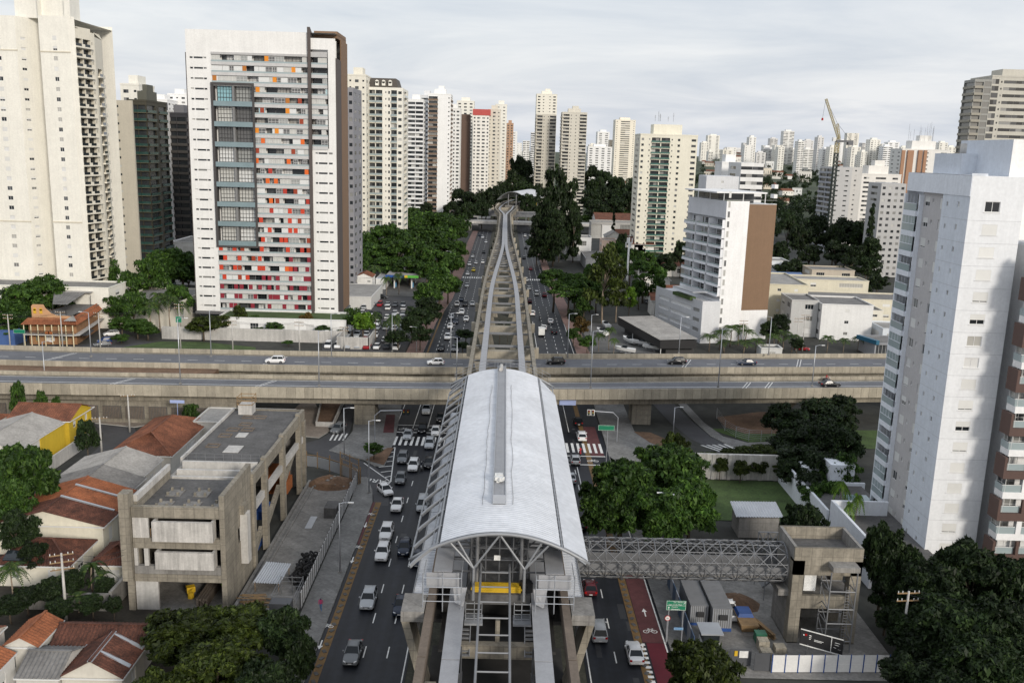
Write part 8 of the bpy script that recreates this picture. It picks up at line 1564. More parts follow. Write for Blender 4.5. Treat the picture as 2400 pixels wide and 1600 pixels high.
# far woods: a mass nobody could count
def far_wood(name, label, areas, seed, leafm, n, h=(9, 16)):
    rs = np.random.RandomState(seed); cl = []
    for i in range(n):
        (x0, x1, y0, y1) = areas[rs.randint(len(areas))]; Y = rs.uniform(y0, y1); px = rs.uniform(x0, x1); X = (px-1188)/FPX*Y; r_ = rs.uniform(3.5, 6.5); hh = rs.uniform(*h); z = terrain(X, Y)+hh*.55
        for k in range(4): cl.append((np.array([X+rs.uniform(-3, 3), Y+rs.uniform(-3, 3), z+rs.uniform(-1.5, 2.5)], np.float32), np.array([r_*.7, r_*.7, hh*.33], np.float32)))
    c = leaf_cloud(rs, cl, 34, 1.25); o = place(name, quads_mesh(name, *[np.asarray(q, np.float32) for q in c], leafm)); stuff(o); o['label'] = label; o['category'] = 'wood'
far_wood('distant_wood', 'dark green wooded quarter far away on the right', [(1640, 2120, 620, 1000), (1640, 2200, 800, 1500), (1640, 2300, 1200, 2000), (1380, 1660, 900, 1500)], 5, 'leaf_dark', 720)
far_wood('distant_wood', 'dark green trees far away along the end of the avenue', [(1180, 1260, 880, 1300), (1000, 1200, 950, 1500), (1250, 1500, 1000, 1700), (1370, 1500, 690, 860), (860, 1100, 600, 760)], 6, 'leaf_green', 240)
# ================================================================ vehicles
def sharp(me, a=35):
    me.polygons.foreach_set('use_smooth', [True]*len(me.polygons)); me.set_sharp_from_angle(angle=R(a)); return me
CARS = {  # length, width, belt, roof z, hood z, hood y0.., windscreen base, roof front, roof rear, rear base, tail z
    'hatchback': dict(L=3.9, W=1.72, zb=0.95, zr=1.48, zh=0.88, wf=-0.85, rf=-0.2, rr=1.35, rb=1.78, zt=0.95),
    'sedan': dict(L=4.5, W=1.76, zb=0.95, zr=1.44, zh=0.86, wf=-0.85, rf=-0.15, rr=0.95, rb=1.6, zt=0.98),
    'sport utility car': dict(L=4.4, W=1.82, zb=1.08, zr=1.64, zh=1.02, wf=-1.0, rf=-0.4, rr=1.65, rb=2.05, zt=1.08),
    'minivan': dict(L=4.5, W=1.8, zb=1.05, zr=1.78, zh=0.98, wf=-1.45, rf=-0.75, rr=1.9, rb=2.15, zt=1.05),
    'pickup': dict(L=5.2, W=1.85, zb=1.12, zr=1.74, zh=1.08, wf=-1.15, rf=-0.55, rr=0.65, rb=0.9, zt=1.1)}
def car_proto(kind, full=True):
    c = CARS[kind]; Lh = c['L']/2; w = c['W']/2; t = thing('parked_car', 'x', 'car'); zb, zr = c['zb'], c['zr']
    st = [(-Lh, 0.80, 0.38, 0.62), (-Lh+0.12, 0.92, 0.24, 0.72), (-Lh+0.55, 0.99, 0.2, lerp(0.75, c['zh'], 0.7)), (c['wf']-0.1, 1.0, 0.2, c['zh']), (c['wf']+0.25, 1.0, 0.2, zb), (c['rb']-0.15, 1.0, 0.2, c['zt']), (Lh-0.18, 0.96, 0.24, c['zt']-0.04), (Lh, 0.86, 0.4, c['zt']-0.16)]
    b = MB(); k = 12
    for y, f, zl, zt in st:
        ww = w*f
        half = [(ww*0.9, zl), (ww, zl+0.14), (ww, lerp(zl, zt, 0.6)), (ww*0.975, zt-0.12), (ww*0.9, zt-0.02), (ww*0.5, zt+0.02)]
        b.v += [(x, y, z) for x, z in half]+[(-x, y, z) for x, z in half[::-1]]
    for i in range(len(st)-1):
        for j in range(k): a = i*k+j; q = i*k+(j+1) % k; b.f.append((a, q, q+k, a+k)); b.m.append(0)
    b.f.append(tuple(range(k-1, -1, -1))); b.m.append(0); b.f.append(tuple((len(st)-1)*k+j for j in range(k))); b.m.append(0)
    o = place('body', sharp(b.mesh('body', 'car_paint')), t)
    bw, rw = w*0.93, w*0.74; f0, f1, r1, r0 = c['wf'], c['rf'], c['rr'], c['rb']; z0 = zb-0.03
    base = [(-bw, f0), (bw, f0), (bw, r0), (-bw, r0)]; top = [(-rw, f1), (rw, f1), (rw, r1), (-rw, r1)]
    if full:
        def pane(name, pts): q = MB(); n = (Vector(pts[1])-Vector(pts[0])).cross(Vector(pts[3])-Vector(pts[0])).normalized()*0.02; q.hexa([Vector(p)-n for p in pts]+[Vector(p) for p in pts]); place(name, q.mesh(name, 'car_glass'), t)
        zr_ = zr-0.05
        pane('windscreen', [(-bw*.93, f0+.03, z0), (bw*.93, f0+.03, z0), (rw*.95, f1, zr_), (-rw*.95, f1, zr_)])
        pane('rear_window', [(bw*.9, r0-.03, z0+.06), (-bw*.9, r0-.03, z0+.06), (-rw*.92, r1, zr_), (rw*.92, r1, zr_)])
        for s in (-1, 1):
            p = [(s*bw, f0+.22, z0), (s*bw, r0-.2, z0), (s*rw*1.01, r1-.05, zr_), (s*rw*1.01, f1+.1, zr_)]; pane('side_window', p if s > 0 else [p[1], p[0], p[3], p[2]])
        q = MB(); q.hexa([(x*1.0, y, zr-0.06) for x, y in top]+[(x*0.86, lerp(y, (f1+r1)/2, 0.08), zr+0.02) for x, y in top])
        place('roof', sharp(q.mesh('roof', 'car_paint'), 60), t)
        q = MB()
        for (x0, y0), (x1, y1) in zip(base, top): q.bar((x0*0.985, y0, z0), (x1*0.98, y1, zr-0.04), 0.09, 0.1)
        for s in (-1, 1): y = (f0+r0)/2+0.1; q.bar((s*bw*0.99, y, z0), (s*rw*1.0, y, zr-0.04), 0.06, 0.09)
        place('window_pillars', q.mesh('window_pillars', 'car_paint'), t)
    else:
        q = MB(); q.hexa([(x, y, z0) for x, y in base]+[(x, y, zr-0.06) for x, y in top]); place('window_band', q.mesh('window_band', 'car_glass'), t)
        q = MB(); q.hexa([(x*1.02, y, zr-0.06) for x, y in top]+[(x*0.86, y*0.95, zr+0.02) for x, y in top]); place('roof', q.mesh('roof', 'car_paint'), t)
    if kind == 'pickup':
        q = MB(); q.box(-w*.82, w*.82, 1.0, Lh-0.15, c['zt']-0.1, c['zt']+0.03); place('load_bed', q.mesh('load_bed', 'black_plastic'), t)
    wm = MB(); wm.tube([(-0.11, 0, 0), (0.11, 0, 0)], 0.32, 14); wme = sharp(wm.mesh('tyre', 'tyre'))
    rm = MB(); rm.tube([(-0.125, 0, 0), (0.125, 0, 0)], 0.19, 10); rme = rm.mesh('rim', 'rim')
    for s in (-1, 1):
        for y in (-Lh*0.62, Lh*0.6):
            wl = place('wheel', wme, t, (s*(w-0.1), y, 0.32))
            if full: place('rim', rme, wl)
    if full:
        for s in (-1, 1):
            q = MB(); q.hexa([(s*w*0.5, -Lh-0.02, .58), (s*w*0.82, -Lh+0.1, .58), (s*w*0.82, -Lh+0.3, .58), (s*w*0.5, -Lh+0.2, .58), (s*w*0.52, -Lh+.0, .72), (s*w*0.83, -Lh+0.12, .74), (s*w*.83, -Lh+.3, .74), (s*w*.52, -Lh+.2, .72)]); place('headlight', q.mesh('headlight', 'lamp_clear'), t)
            q = MB(); z = c['zt']-0.3; q.box(min(s*w*.62, s*w*.93), max(s*w*.62, s*w*.93), Lh-0.2, Lh+0.01, z, z+0.2); place('tail_light', q.mesh('tail_light', 'lamp_red'), t)
            q = MB(); q.obox((s*(w+0.1), f0+.35, zb+.06), (.2, .14, .14)); place('mirror', q.mesh('mirror', 'car_paint'), t)
        for y in (-Lh-0.01, Lh+0.0): q = MB(); q.box(-0.2, 0.2, y-0.02, y+0.02, 0.42, 0.55); place('number_plate', q.mesh('number_plate', 'plate_grey'), t)
        q = MB(); q.box(-w*.45, w*.45, -Lh-0.015, -Lh+0.1, 0.5, 0.64); place('grille', q.mesh('grille', 'black_plastic'), t)
    return t
PROTO = {(k, f): car_proto(k, f) for k in CARS for f in (True, False)}
CC = dict(white=(0.78, 0.78, 0.78), silver=(0.42, 0.44, 0.46), grey=(0.16, 0.17, 0.18), black=(0.012, 0.013, 0.016), navy=(0.015, 0.025, 0.05), red=(0.3, 0.015, 0.02), maroon=(0.1, 0.012, 0.018), yellow=(0.65, 0.5, 0.02), blue=(0.03, 0.08, 0.25))
ZL, ZF = (400, 850), (900, 500)
vehicles = []   # zone, kind, colour, location, rotation
def car(zone, px, py, kind, col, rz=0.0, z=0.0):
    p = G(px, py, z+0.7); vehicles.append([zone, kind, col, Vector((p.x, p.y, z+0.012)), rz])
SH = dict(s='sedan', h='hatchback', u='sport utility car', v='minivan', p='pickup')
for px, py, k, c in ((827, 1525, 's', 'grey'), (864, 1401, 'u', 'silver'), (897, 1292, 'u', 'white'), (906, 1245, 'u', 'white'), (931, 1180, 's', 'white'), (948, 1281, 'h', 'navy'), (979, 1305, 's', 'navy'), (940, 1415, 's', 'navy'), (991, 1180, 'v', 'silver'), (939, 1119, 'h', 'grey'), (944, 1071, 'u', 'grey'), (969, 1089, 'u', 'white'), (1006, 1082, 's', 'black'), (1007, 1038, 'u', 'silver'), (1021, 1009, 'h', 'white'), (956, 1017, 's', 'silver'), (990, 1003, 'h', 'black'), (1033, 977, 's', 'black'), (1000, 958, 'p', 'silver'), (1096, 1600, 's', 'silver')): car('L', px, py, SH[k], c)
car('L', 903, 1146, 'hatchback', 'white', R(28))
car('S', 793, 1003, 'sport utility car', 'grey', R(-14))
for px, py, k, c in ((1382, 1373, 'h', 'maroon'), (1403, 1475, 'v', 'silver'), (1487, 1525, 's', 'white'), (1361, 1222, 's', 'black'), (1337, 1117, 's', 'silver'), (1348, 1075, 'h', 'silver'), (1363, 1021, 'u', 'white'), (1355, 985, 's', 'black')): car('R', px, py, SH[k], c, math.pi)
for x, y, k, c in ((421, 985, 's', 'black'), (515, 990, 's', 'grey'), (467, 905, 'u', 'white'), (541, 900, 'h', 'navy'), (487, 825, 's', 'white'), (527, 790, 's', 'navy'), (604, 773, 'h', 'white'), (496, 757, 'h', 'silver'), (572, 722, 'u', 'white'), (537, 663, 'h', 'white'), (597, 663, 'u', 'black'), (650, 660, 's', 'silver'), (570, 628, 's', 'navy'), (610, 527, 'h', 'silver'), (615, 440, 's', 'white'), (658, 413, 's', 'yellow'), (628, 372, 'u', 'white'), (676, 360, 's', 'white'), (726, 355, 'h', 'white'), (652, 314, 'h', 'white'), (657, 285, 'h', 'grey'), (733, 283, 's', 'black'), (750, 208, 'h', 'white'), (726, 174, 'u', 'white'), (702, 160, 's', 'navy')): car('LF', 900+x/3.137, 500+y/3.137, SH[k], c)
for x, y, k, c in ((1090, 732, 'u', 'white'), (1175, 836, 's', 'white'), (1250, 863, 's', 'black'), (1224, 789, 's', 'white'), (1071, 643, 'h', 'maroon'), (1180, 598, 'u', 'maroon'), (1121, 586, 'v', 'silver'), (1066, 547, 'h', 'silver'), (1043, 486, 'u', 'white'), (1077, 404, 's', 'maroon'), (1030, 323, 'h', 'grey'), (1063, 309, 'u', 'silver'), (1043, 252, 's', 'black'), (1073, 160, 'h', 'white'), (1036, 163, 'u', 'white')): car('RF', 900+x/3.137, 500+y/3.137, SH[k], c, math.pi)
for px, py, k, c in ((645, 843, 'u', 'white'), (1021, 847, 'h', 'white'), (1302, 846, 'u', 'black'), (1586, 846, 'u', 'black'), (1750, 848, 's', 'navy')): car('VF', px, py, SH[k], c, R(-84), 7.5)
car('VN', 1945, 898, 'sedan', 'black', R(96), 7.5)
car('RS', 261, 781, 'sport utility car', 'white', R(-60)); car('RS', 245, 797, 'hatchback', 'blue', R(-60)); car('RS', 240, 805, 'sedan', 'grey', R(-60)); car('RS', 123, 816, 'hatchback', 'black', 0)
car('SITE', 1705, 1425, 'pickup', 'white', math.pi)
car('HS', 1516, 706, 'hatchback', 'black', 0); car('HL', 1880, 815, 'sedan', 'red', R(70)); car('TL', 895, 695, 'sport utility car', 'black', R(80)); car('TR', 1290, 585, 'hatchback', 'red', R(90)); car('TR', 1275, 577, 'hatchback', 'grey', R(90))
rg = random.Random(11)
for r_, (x0, x1, y) in enumerate(((-49, -29, 252), (-48, -29, 262), (-49, -29, 268.5), (-50, -30, 280), (-51, -30, 286.5), (-52, -31, 298), (-53, -32, 304.5), (-54, -33, 316), (-55, -34, 322.5))):
    x = x0
    while x < x1:
        if rg.random() < 0.78: vehicles.append(['P%d' % r_, rg.choice(['hatchback', 'sedan', 'sport utility car', 'hatchback', 'minivan']), rg.choice(['white', 'white', 'silver', 'silver', 'grey', 'black', 'white', 'white', 'grey', 'silver', 'red']), Vector((x, y+rg.uniform(-.2, .2), 0.02)), R(rg.uniform(-3, 3))+(math.pi if r_ % 2 else 0)])
        x += 2.75
WHERE = {'L': 'on the left carriageway before the viaduct', 'R': 'on the right carriageway before the viaduct', 'LF': 'on the left carriageway beyond the viaduct', 'RF': 'on the right carriageway beyond the viaduct', 'VF': 'crossing the farther viaduct deck', 'VN': 'on the nearer viaduct deck by the white tower', 'RS': 'parked by the tiled restaurant', 'S': 'on the side road under the viaduct', 'SITE': 'parked on the building site below the lattice footbridge', 'HS': 'on the side street behind the boat shop', 'HL': 'parked by the low grey block', 'TL': 'by the small white house near the petrol station', 'TR': 'outside the white shops right of the avenue'}
GRP = {'L': 'cars driving on the avenue', 'R': 'cars driving on the avenue', 'LF': 'cars driving on the avenue', 'RF': 'cars driving on the avenue', 'VF': 'cars on the viaduct', 'VN': 'cars on the viaduct'}
for z in sorted(set(v[0] for v in vehicles)):
    vs = [v for v in vehicles if v[0] == z]; vs.sort(key=lambda v: v[3].x if z in ('VF',) or z[0] == 'P' else v[3].y)
    for i, (zone, kind, col, loc, rz) in enumerate(vs):
        if z[0] == 'P': lab = '%s %s in car park row %s from the viaduct, %s from left' % (col, kind, nth(int(z[1])), nth(i)); gr = 'cars in the open car park'; full = False
        elif z in ('L', 'R', 'LF', 'RF'): lab = '%s %s %s, %s nearest the camera' % (col, kind, WHERE[z], nth(i)); gr = GRP[z]; full = loc.y < 330
        elif z == 'VF': lab = '%s %s %s, %s from the left' % (col, kind, WHERE[z], nth(i)); gr = GRP[z]; full = True
        else: lab = '%s %s %s' % (col, kind, WHERE[z]); gr = GRP.get(z, 'cars standing beside the avenue'); full = True
        c = copy_tree(PROTO[(kind, full)], loc, rz, None, lab, gr, CC[col], 'pickup' if kind == 'pickup' else 'car')
        c.name = 'pickup_truck' if kind == 'pickup' else 'car'
for p in PROTO.values(): drop_tree(p)
# delivery van
p = G(900+1157/3.137, 500+872/3.137, 1.0); t = thing('delivery_van', 'white box van on the right carriageway just beyond the viaduct', 'van', (p.x, p.y, 0.012), math.pi)
for nm, bx, m in (('cargo_box', (-0.95, 0.95, -1.0, 2.6, 0.55, 2.5), 'paint_white'), ('cab', (-0.85, 0.85, -2.5, -1.05, 0.45, 1.5), 'paint_white'), ('windscreen', (-0.8, 0.8, -2.2, -1.1, 1.5, 2.05), 'car_glass'), ('chassis', (-0.8, 0.8, -2.4, 2.5, 0.35, 0.55), 'black_plastic')):
    b = MB(); b.box(*bx); place(nm, b.mesh(nm, m), t)
for s in (-1, 1):
    for y in (-1.8, 1.6): b = MB(); b.tube([(s*.72, y, .36), (s*.95, y, .36)], .36, 12); place('wheel', b.mesh('wheel', 'tyre'), t)
# people: one continuous skinned body each
def skin_body(joints, edges, name='person'):
    me = bpy.data.meshes.new(name); me.from_pydata([j[0] for j in joints], edges, []); o = bpy.data.objects.new(name, me); COL.objects.link(o)
    sk = o.modifiers.new('s', 'SKIN'); sub = o.modifiers.new('d', 'SUBSURF'); sub.levels = 1
    for v, j in zip(me.skin_vertices[0].data, joints): v.radius = (j[1], j[1]*j[2])
    me.skin_vertices[0].data[0].use_root = True
    dg = bpy.context.evaluated_depsgraph_get(); m2 = bpy.data.meshes.new_from_object(o.evaluated_get(dg)); bpy.data.objects.remove(o); return m2
STAND = [((0, 0, .95), .15, .8), ((0, 0, 1.2), .15, .75), ((0, 0, 1.42), .13, .7), ((0, 0, 1.53), .05, 1), ((0, -.02, 1.66), .095, 1.1), ((.09, 0, .9), .09, 1), ((.1, -.12, .5), .06, 1), ((.1, -.05, .08), .045, 1), ((.1, -.2, .05), .04, 1), ((-.09, 0, .9), .09, 1), ((-.1, .1, .5), .06, 1), ((-.1, .28, .12), .045, 1), ((-.1, .16, .05), .04, 1), ((.2, 0, 1.38), .06, 1), ((.25, .05, 1.12), .045, 1), ((.25, -.08, .9), .035, 1), ((-.2, 0, 1.38), .06, 1), ((-.25, -.05, 1.12), .045, 1), ((-.24, -.15, .9), .035, 1)]
SE = [(0, 1), (1, 2), (2, 3), (3, 4), (0, 5), (5, 6), (6, 7), (7, 8), (0, 9), (9, 10), (10, 11), (11, 12), (2, 13), (13, 14), (14, 15), (2, 16), (16, 17), (17, 18)]
RIDE = [((0, .15, .85), .16, .8), ((0, .12, 1.05), .16, .75), ((0, .02, 1.3), .15, .7), ((0, -.03, 1.42), .06, 1), ((0, -.06, 1.56), .13, 1.05), ((.12, .1, .82), .09, 1), ((.2, -.3, .78), .07, 1), ((.2, -.12, .35), .05, 1), ((.2, -.28, .32), .04, 1), ((-.12, .1, .82), .09, 1), ((-.2, -.3, .78), .07, 1), ((-.2, -.12, .35), .05, 1), ((-.2, -.28, .32), .04, 1), ((.22, 0, 1.26), .065, 1), ((.32, -.2, 1.05), .05, 1), ((.3, -.5, 1.03), .04, 1), ((-.22, 0, 1.26), .065, 1), ((-.32, -.2, 1.05), .05, 1), ((-.3, -.5, 1.03), .04, 1)]
mat('skin_tone', (0.3, 0.17, 0.11), 0.6, 0.05); mat('cloth_pink', (0.5, 0.05, 0.16), 0.8, 0.1); mat('cloth_dark', (0.03, 0.035, 0.05), 0.8, 0.1); mat('cloth_red', (0.4, 0.02, 0.03), 0.7, 0.1); mat('cloth_blue', (0.06, 0.16, 0.35), 0.8, 0.1); mat('cloth_hivis', (0.35, 0.55, 0.05), 0.8, 0.1)
def dressed(me, top, legs, head):
    me.materials.clear()
    for m in (top, legs, head, 'skin_tone'): me.materials.append(MATS[m])
    for p in me.polygons:
        z = p.center.z; x = abs(p.center.x); p.material_index = 1 if z < 0.9 and x < 0.24 else 2 if z > 1.47 else 3 if (x > 0.24 and z < 1.0) else 0
        p.use_smooth = True
    return me
stand = skin_body(STAND, SE); ride = skin_body(RIDE, SE)
def person(label, px, py, me, rz, z=0.0, dz=0.0, group=None):
    p = G(px, py, z); o = place('person', me, None, (p.x, p.y, z+dz), rz); return tag(o, label, 'person', group)
person('person in a pink top and blue trousers walking beside the white site fence', 400+1104/3.137, 1100+1035/3.137, dressed(stand.copy(), 'cloth_pink', 'cloth_blue', 'cloth_dark'), 0, 0.14)
person('person in a yellow-green vest standing inside the concrete building ground floor', 110+0, 0+1400, dressed(stand.copy(), 'cloth_hivis', 'cloth_dark', 'paint_white'), 0.6, 0.1)
bpy.context.scene.objects['person.001'].location = (-34.4, 106.5, 0.12)
def motorbike(label, rider_label, px, py, rz, body, rider, z=0.0):
    p = G(px, py, z+0.6); t = thing('motorcycle', label, 'motorcycle', (p.x, p.y, z+0.012), rz, 'motorcycles in the traffic')
    for y in (-.68, .62): b = MB(); b.tube([(-.06, y, .3), (.06, y, .3)], .3, 14); place('wheel', b.mesh('wheel', 'tyre'), t)
    b = MB(); b.hexa([(-.14, -.35, .35), (.14, -.35, .35), (.13, .8, .55), (-.13, .8, .55), (-.12, -.4, .85), (.12, -.4, .85), (.14, .9, .8), (-.14, .9, .8)]); place('body', b.mesh('body', body), t)
    b = MB(); b.tube([(-.36, -.5, 1.02), (0, -.58, .98), (.36, -.5, 1.02)], .025, 5); b.bar((0, -.56, 1.0), (0, -.7, .3), .09, .09); place('handlebar', b.mesh('handlebar', 'black_plastic'), t)
    b = MB(); b.obox((0, -.72, .9), (.2, .12, .2)); place('headlight', b.mesh('headlight', 'lamp_clear'), t)
    o = place('person', rider, None, (p.x, p.y, z+0.03), rz); tag(o, rider_label, 'person', 'motorcycle riders')
motorbike('white motorcycle between cars on the left carriageway near the zebra crossing', 'motorcyclist in dark clothes riding the white motorcycle', 988, 1093, 0.0, 'paint_white', dressed(ride.copy(), 'cloth_dark', 'cloth_dark', 'paint_white'))
motorbike('red motorcycle on the right carriageway zebra crossing', 'motorcyclist in red riding over the right zebra crossing', 1360, 1060, math.pi, 'cloth_red', dressed(ride.copy(), 'cloth_red', 'cloth_dark', 'cloth_red'))
motorbike('dark motorcycle on the right carriageway beyond the viaduct', 'motorcyclist in black riding on the right carriageway beyond the viaduct', 900+1145/3.137, 500+768/3.137, math.pi, 'black_plastic', dressed(ride.copy(), 'cloth_dark', 'cloth_dark', 'black_plastic'))
motorbike('motorcycle behind the black car on the nearer viaduct deck', 'motorcyclist in red on the nearer viaduct deck', 1937, 888, R(96), 'black_plastic', dressed(ride.copy(), 'cloth_red', 'cloth_dark', 'cloth_red'), 7.5)
# ================================================================ street furniture
LAMPS = []
def lamp(px, py, z, h, arm=1.8, d=1, where=''):
    LAMPS.append((G(px, py, z), h, arm, d, where))
for a in ((110, 944, 0, 13.5, 1.6, 1, 'in front of the viaduct at the left'), (214, 836, 8.6, 10, 1.4, -1, 'on the far viaduct rail above the restaurant'), (495, 835, 8.6, 10.5, 1.4, 1, 'on the far viaduct rail before the panelled tower'), (423, 900, 8.0, 13.5, 1.4, 1, 'on the nearer viaduct deck at the left'), (748, 905, 8.0, 11.5, 1.4, 1, 'on the nearer viaduct deck left of the station'), (777, 836, 8.6, 10, 1.4, 1, 'on the far viaduct rail before the car park'), (919, 824, 0, 11, 1.2, 1, 'at the car park corner'), (1070, 895, 8.0, 9.5, 1.2, -1, 'on the nearer viaduct deck beside the station roof'), (1056, 838, 8.6, 10.5, 1.2, 1, 'on the far viaduct rail left of the guideway'), (1330, 838, 8.6, 10.5, 1.2, 1, 'on the far viaduct rail right of the guideway'), (1383, 826, 0, 11, 1.2, 1, 'on the right pavement beyond the viaduct'), (1384, 908, 8.0, 12, 1.2, 1, 'on the nearer viaduct deck right of the station'), (1591, 828, 8.6, 9, 1.2, 1, 'on the far viaduct rail before the boat shop'), (1683, 907, 8.0, 12.5, 1.4, 1, 'on the nearer viaduct deck before the hotel'), (1801, 832, 8.6, 9.5, 1.2, -1, 'on the far viaduct rail below the hotel'), (1903, 905, 8.0, 9, 1.2, 1, 'on the nearer viaduct deck by the white tower'), (1577, 1027, 0, 6.5, 1.0, 1, 'at the curved slip road on the right'), (807, 1073, 0, 9.5, 1.2, 1, 'on the left traffic island near the side road'), (865, 1156, 0, 12.5, 1.2, 1, 'at the end of the left site fence'), (797, 1343, 0, 10, 1.2, 1, 'beside the white left site fence'), (976, 824, 0, 7, 1.2, -1, 'left of the avenue beyond the viaduct'), (1356, 742, 0, 9, 1.2, 1, 'beside the small trees right of the avenue'), (1056, 640, 0, 10, 1.4, -1, 'among the trees left of the avenue'), (1272, 590, 0, 12, 1.6, -1, 'at the far right kerb before the white shops'), (1277, 610, 0, 12, 1.6, -1, 'at the right kerb in front of the red cycle path')): lamp(*a)
LAMPS.append((Vector((24.0, 116.5, 0)), 11.0, 1.6, -1, 'rising through the big trees at the footbridge')); LAMPS.append((Vector((56.5, 176, 0)), 5, .8, 1, 'under the viaduct beside the white tower'))
for p, h, arm, d, where in LAMPS:
    t = thing('street_lamp', 'grey street lamp %s' % where, 'street lamp', p, 0, 'street lamps'); b = MB(); b.tube([(0, 0, 0), (0, 0, h)], .12, 7, r2=.07); place('pole', b.mesh('pole', 'galvanised', True), t)
    b = MB(); b.tube([(0, 0, h-.1), (d*arm*.6, 0, h+.1), (d*arm, 0, h+.1)], .05, 5); place('arm', b.mesh('arm', 'galvanised'), t); b = MB(); b.box(min(d*arm, d*(arm+.7)), max(d*arm, d*(arm+.7)), -.15, .15, h+.04, h+.16); place('lamp_head', b.mesh('lamp_head', 'frame_white'), t); b = MB(); b.box(-.22, .22, -.22, .22, 0, .3); place('base', b.mesh('base', 'concrete_grey'), t)
def util_pole(lab, p, h, ang=0.0, arms=2):
    t = thing('utility_pole', lab, 'utility pole', p, ang, 'utility poles'); b = MB(); b.tube([(0, 0, 0), (0, 0, h)], .2, 8, r2=.12); place('pole', b.mesh('pole', 'concrete_pale', True), t)
    for k in range(arms):
        z = h-.3-k*.9; b = MB(); b.box(-1.3, 1.3, -.06, .06, z, z+.12); c = place('cross_arm', b.mesh('cross_arm', 'wood'), t)
        for x in (-1.2, -.7, .7, 1.2): i = MB(); i.tube([(x, 0, z+.12), (x, 0, z+.34)], .05, 6); place('insulator', i.mesh('insulator', 'frame_white'), c)
    return Vector(p)+Vector((0, 0, h-.1))
def wires(lab, A, B, n=3, sag=.8):
    A, B = Vector(A), Vector(B); d = (B-A).normalized(); s = Vector((-d.y, d.x, 0)); t = thing('overhead_wire', lab, 'wire', A.lerp(B, .5), 0, 'overhead wires')
    for k in range(n): o = s*((k-(n-1)/2)*.8)-Vector((0, 0, .35*(k % 2))); b = MB(); b.tube([A.lerp(B, u/10)+o-Vector((0, 0, sag*4*(u/10)*(1-u/10))) for u in range(11)], .018, 3); b.build('wire', 'black_plastic', t)
pl = []
for k, (px, py, h) in enumerate(((25, 823, 10), (148, 825, 11), (236, 822, 10.5), (424, 822, 13), (546, 822, 8.5), (702, 824, 8.5), (807, 823, 7))): pl.append(util_pole('utility pole behind the viaduct on the left, %s from the left' % nth(k), G(px, py, 0), h))
for k in range(len(pl)-1): wires('overhead wires behind the viaduct on the left, %s span from the left' % nth(k), pl[k], pl[k+1], 4)
a = util_pole('pale utility pole beside the dark yard at lower left', Vector((-50.7, 99, 0)), 8.6, .4, 3); c = util_pole('utility pole at the left edge before the palms', Vector((-60.5, 98.5, 0)), 8.2, .2, 1); wires('overhead wires from the lower left pole to the left edge', a, c, 3); wires('overhead wires from the lower left pole to the concrete building', a, (-44, 100.5, 8.2), 3)
a = util_pole('tall pale utility pole at the end of the white panel fence', Vector((45.8, 92.4, 0)), 9.6, .1, 2); wires('overhead wires from the tall right pole to the right', a, (75, 84, 9.0), 3)
a = util_pole('utility pole at the side street corner left of the long brown roof', Vector((-71.2, 156, 0)), 7.5, .3, 1); c = util_pole('utility pole at the far side street corner', Vector((-72.3, 171, 0)), 7.5, .3, 1); wires('overhead wires across the side street at the left', a, c, 3)
for k, (px, py, h) in enumerate(((1738, 820, 9), (1865, 822, 10), (1880, 822, 11), (1534, 742, 10))): util_pole('utility pole behind the viaduct on the right, %s from the left' % nth([1, 2, 3, 0][k]), G(px, py, 0), h)
t = thing('telecom_mast', 'slim white telecom mast with antennas right of the avenue', 'mast', G(1466, 722)); p = t.location.copy(); hm = V(1467, 556, p.y).z; b = MB(); b.tube([p, p+Vector((0, 0, hm))], .42, 10, r2=.3); b.build('mast', 'frame_white', t, True)
for k in range(6): a = k*1.05; b = MB(); b.obox((p.x+math.cos(a)*1.1, p.y+math.sin(a)*1.1, hm-1.2-(k % 2)*1.6), (.35, .25, 1.9), a); b.build('panel_antenna', 'frame_white', t)
b = MB(); b.tube([p+Vector((math.cos(a)*1.0, math.sin(a)*1.0, hm-1.8)) for a in [6.283*i/10 for i in range(11)]], .05, 4, caps=False); b.build('antenna_ring', 'galvanised', t)
# traffic lights
def signal(lab, base, h, reach, heads, board):
    t = thing('traffic_light', lab, 'traffic light', base, 0, 'traffic lights'); b = MB(); b.tube([(0, 0, 0), (0, 0, h-1.2), (reach*.2, 0, h-.2), (reach, 0, h)], .09, 6); place('pole', b.mesh('pole', 'galvanised'), t)
    for k in range(heads):
        x = reach+(-1 if reach < 0 else 1)*k*.8; b = MB(); b.box(x-.33, x+.33, -.06, .0, h-.9, h+.3); place('backboard', b.mesh('backboard', 'paint_white' if board else 'black_plastic'), t); b = MB(); b.box(x-.2, x+.2, -.2, -.07, h-.8, h+.2); q = place('signal_head', b.mesh('signal_head', 'black_plastic'), t)
        for j, m in enumerate(('lamp_red', 'yellow_steel', 'glass_green')): b = MB(); b.tube([(x, -.24, h+.05-j*.33), (x, -.2, h+.05-j*.33)], .11, 8); place('lens', b.mesh('lens', m), q)
signal('traffic light with two white backed heads at the right zebra crossing', (23.4, 172, .14), 6.2, -5.0, 2, True); signal('dark traffic light on a curved arm at the left stop line', (-24.0, 168.5, .14), 6.4, 5.6, 2, False); signal('traffic light with two white backed heads beyond the viaduct right of the guideway', (9.6, 214, .14), 5.0, 1.2, 2, True); signal('traffic light with two white backed heads at the far right kerb beyond the viaduct', (22.5, 214, .14), 5.0, -1.2, 2, True)
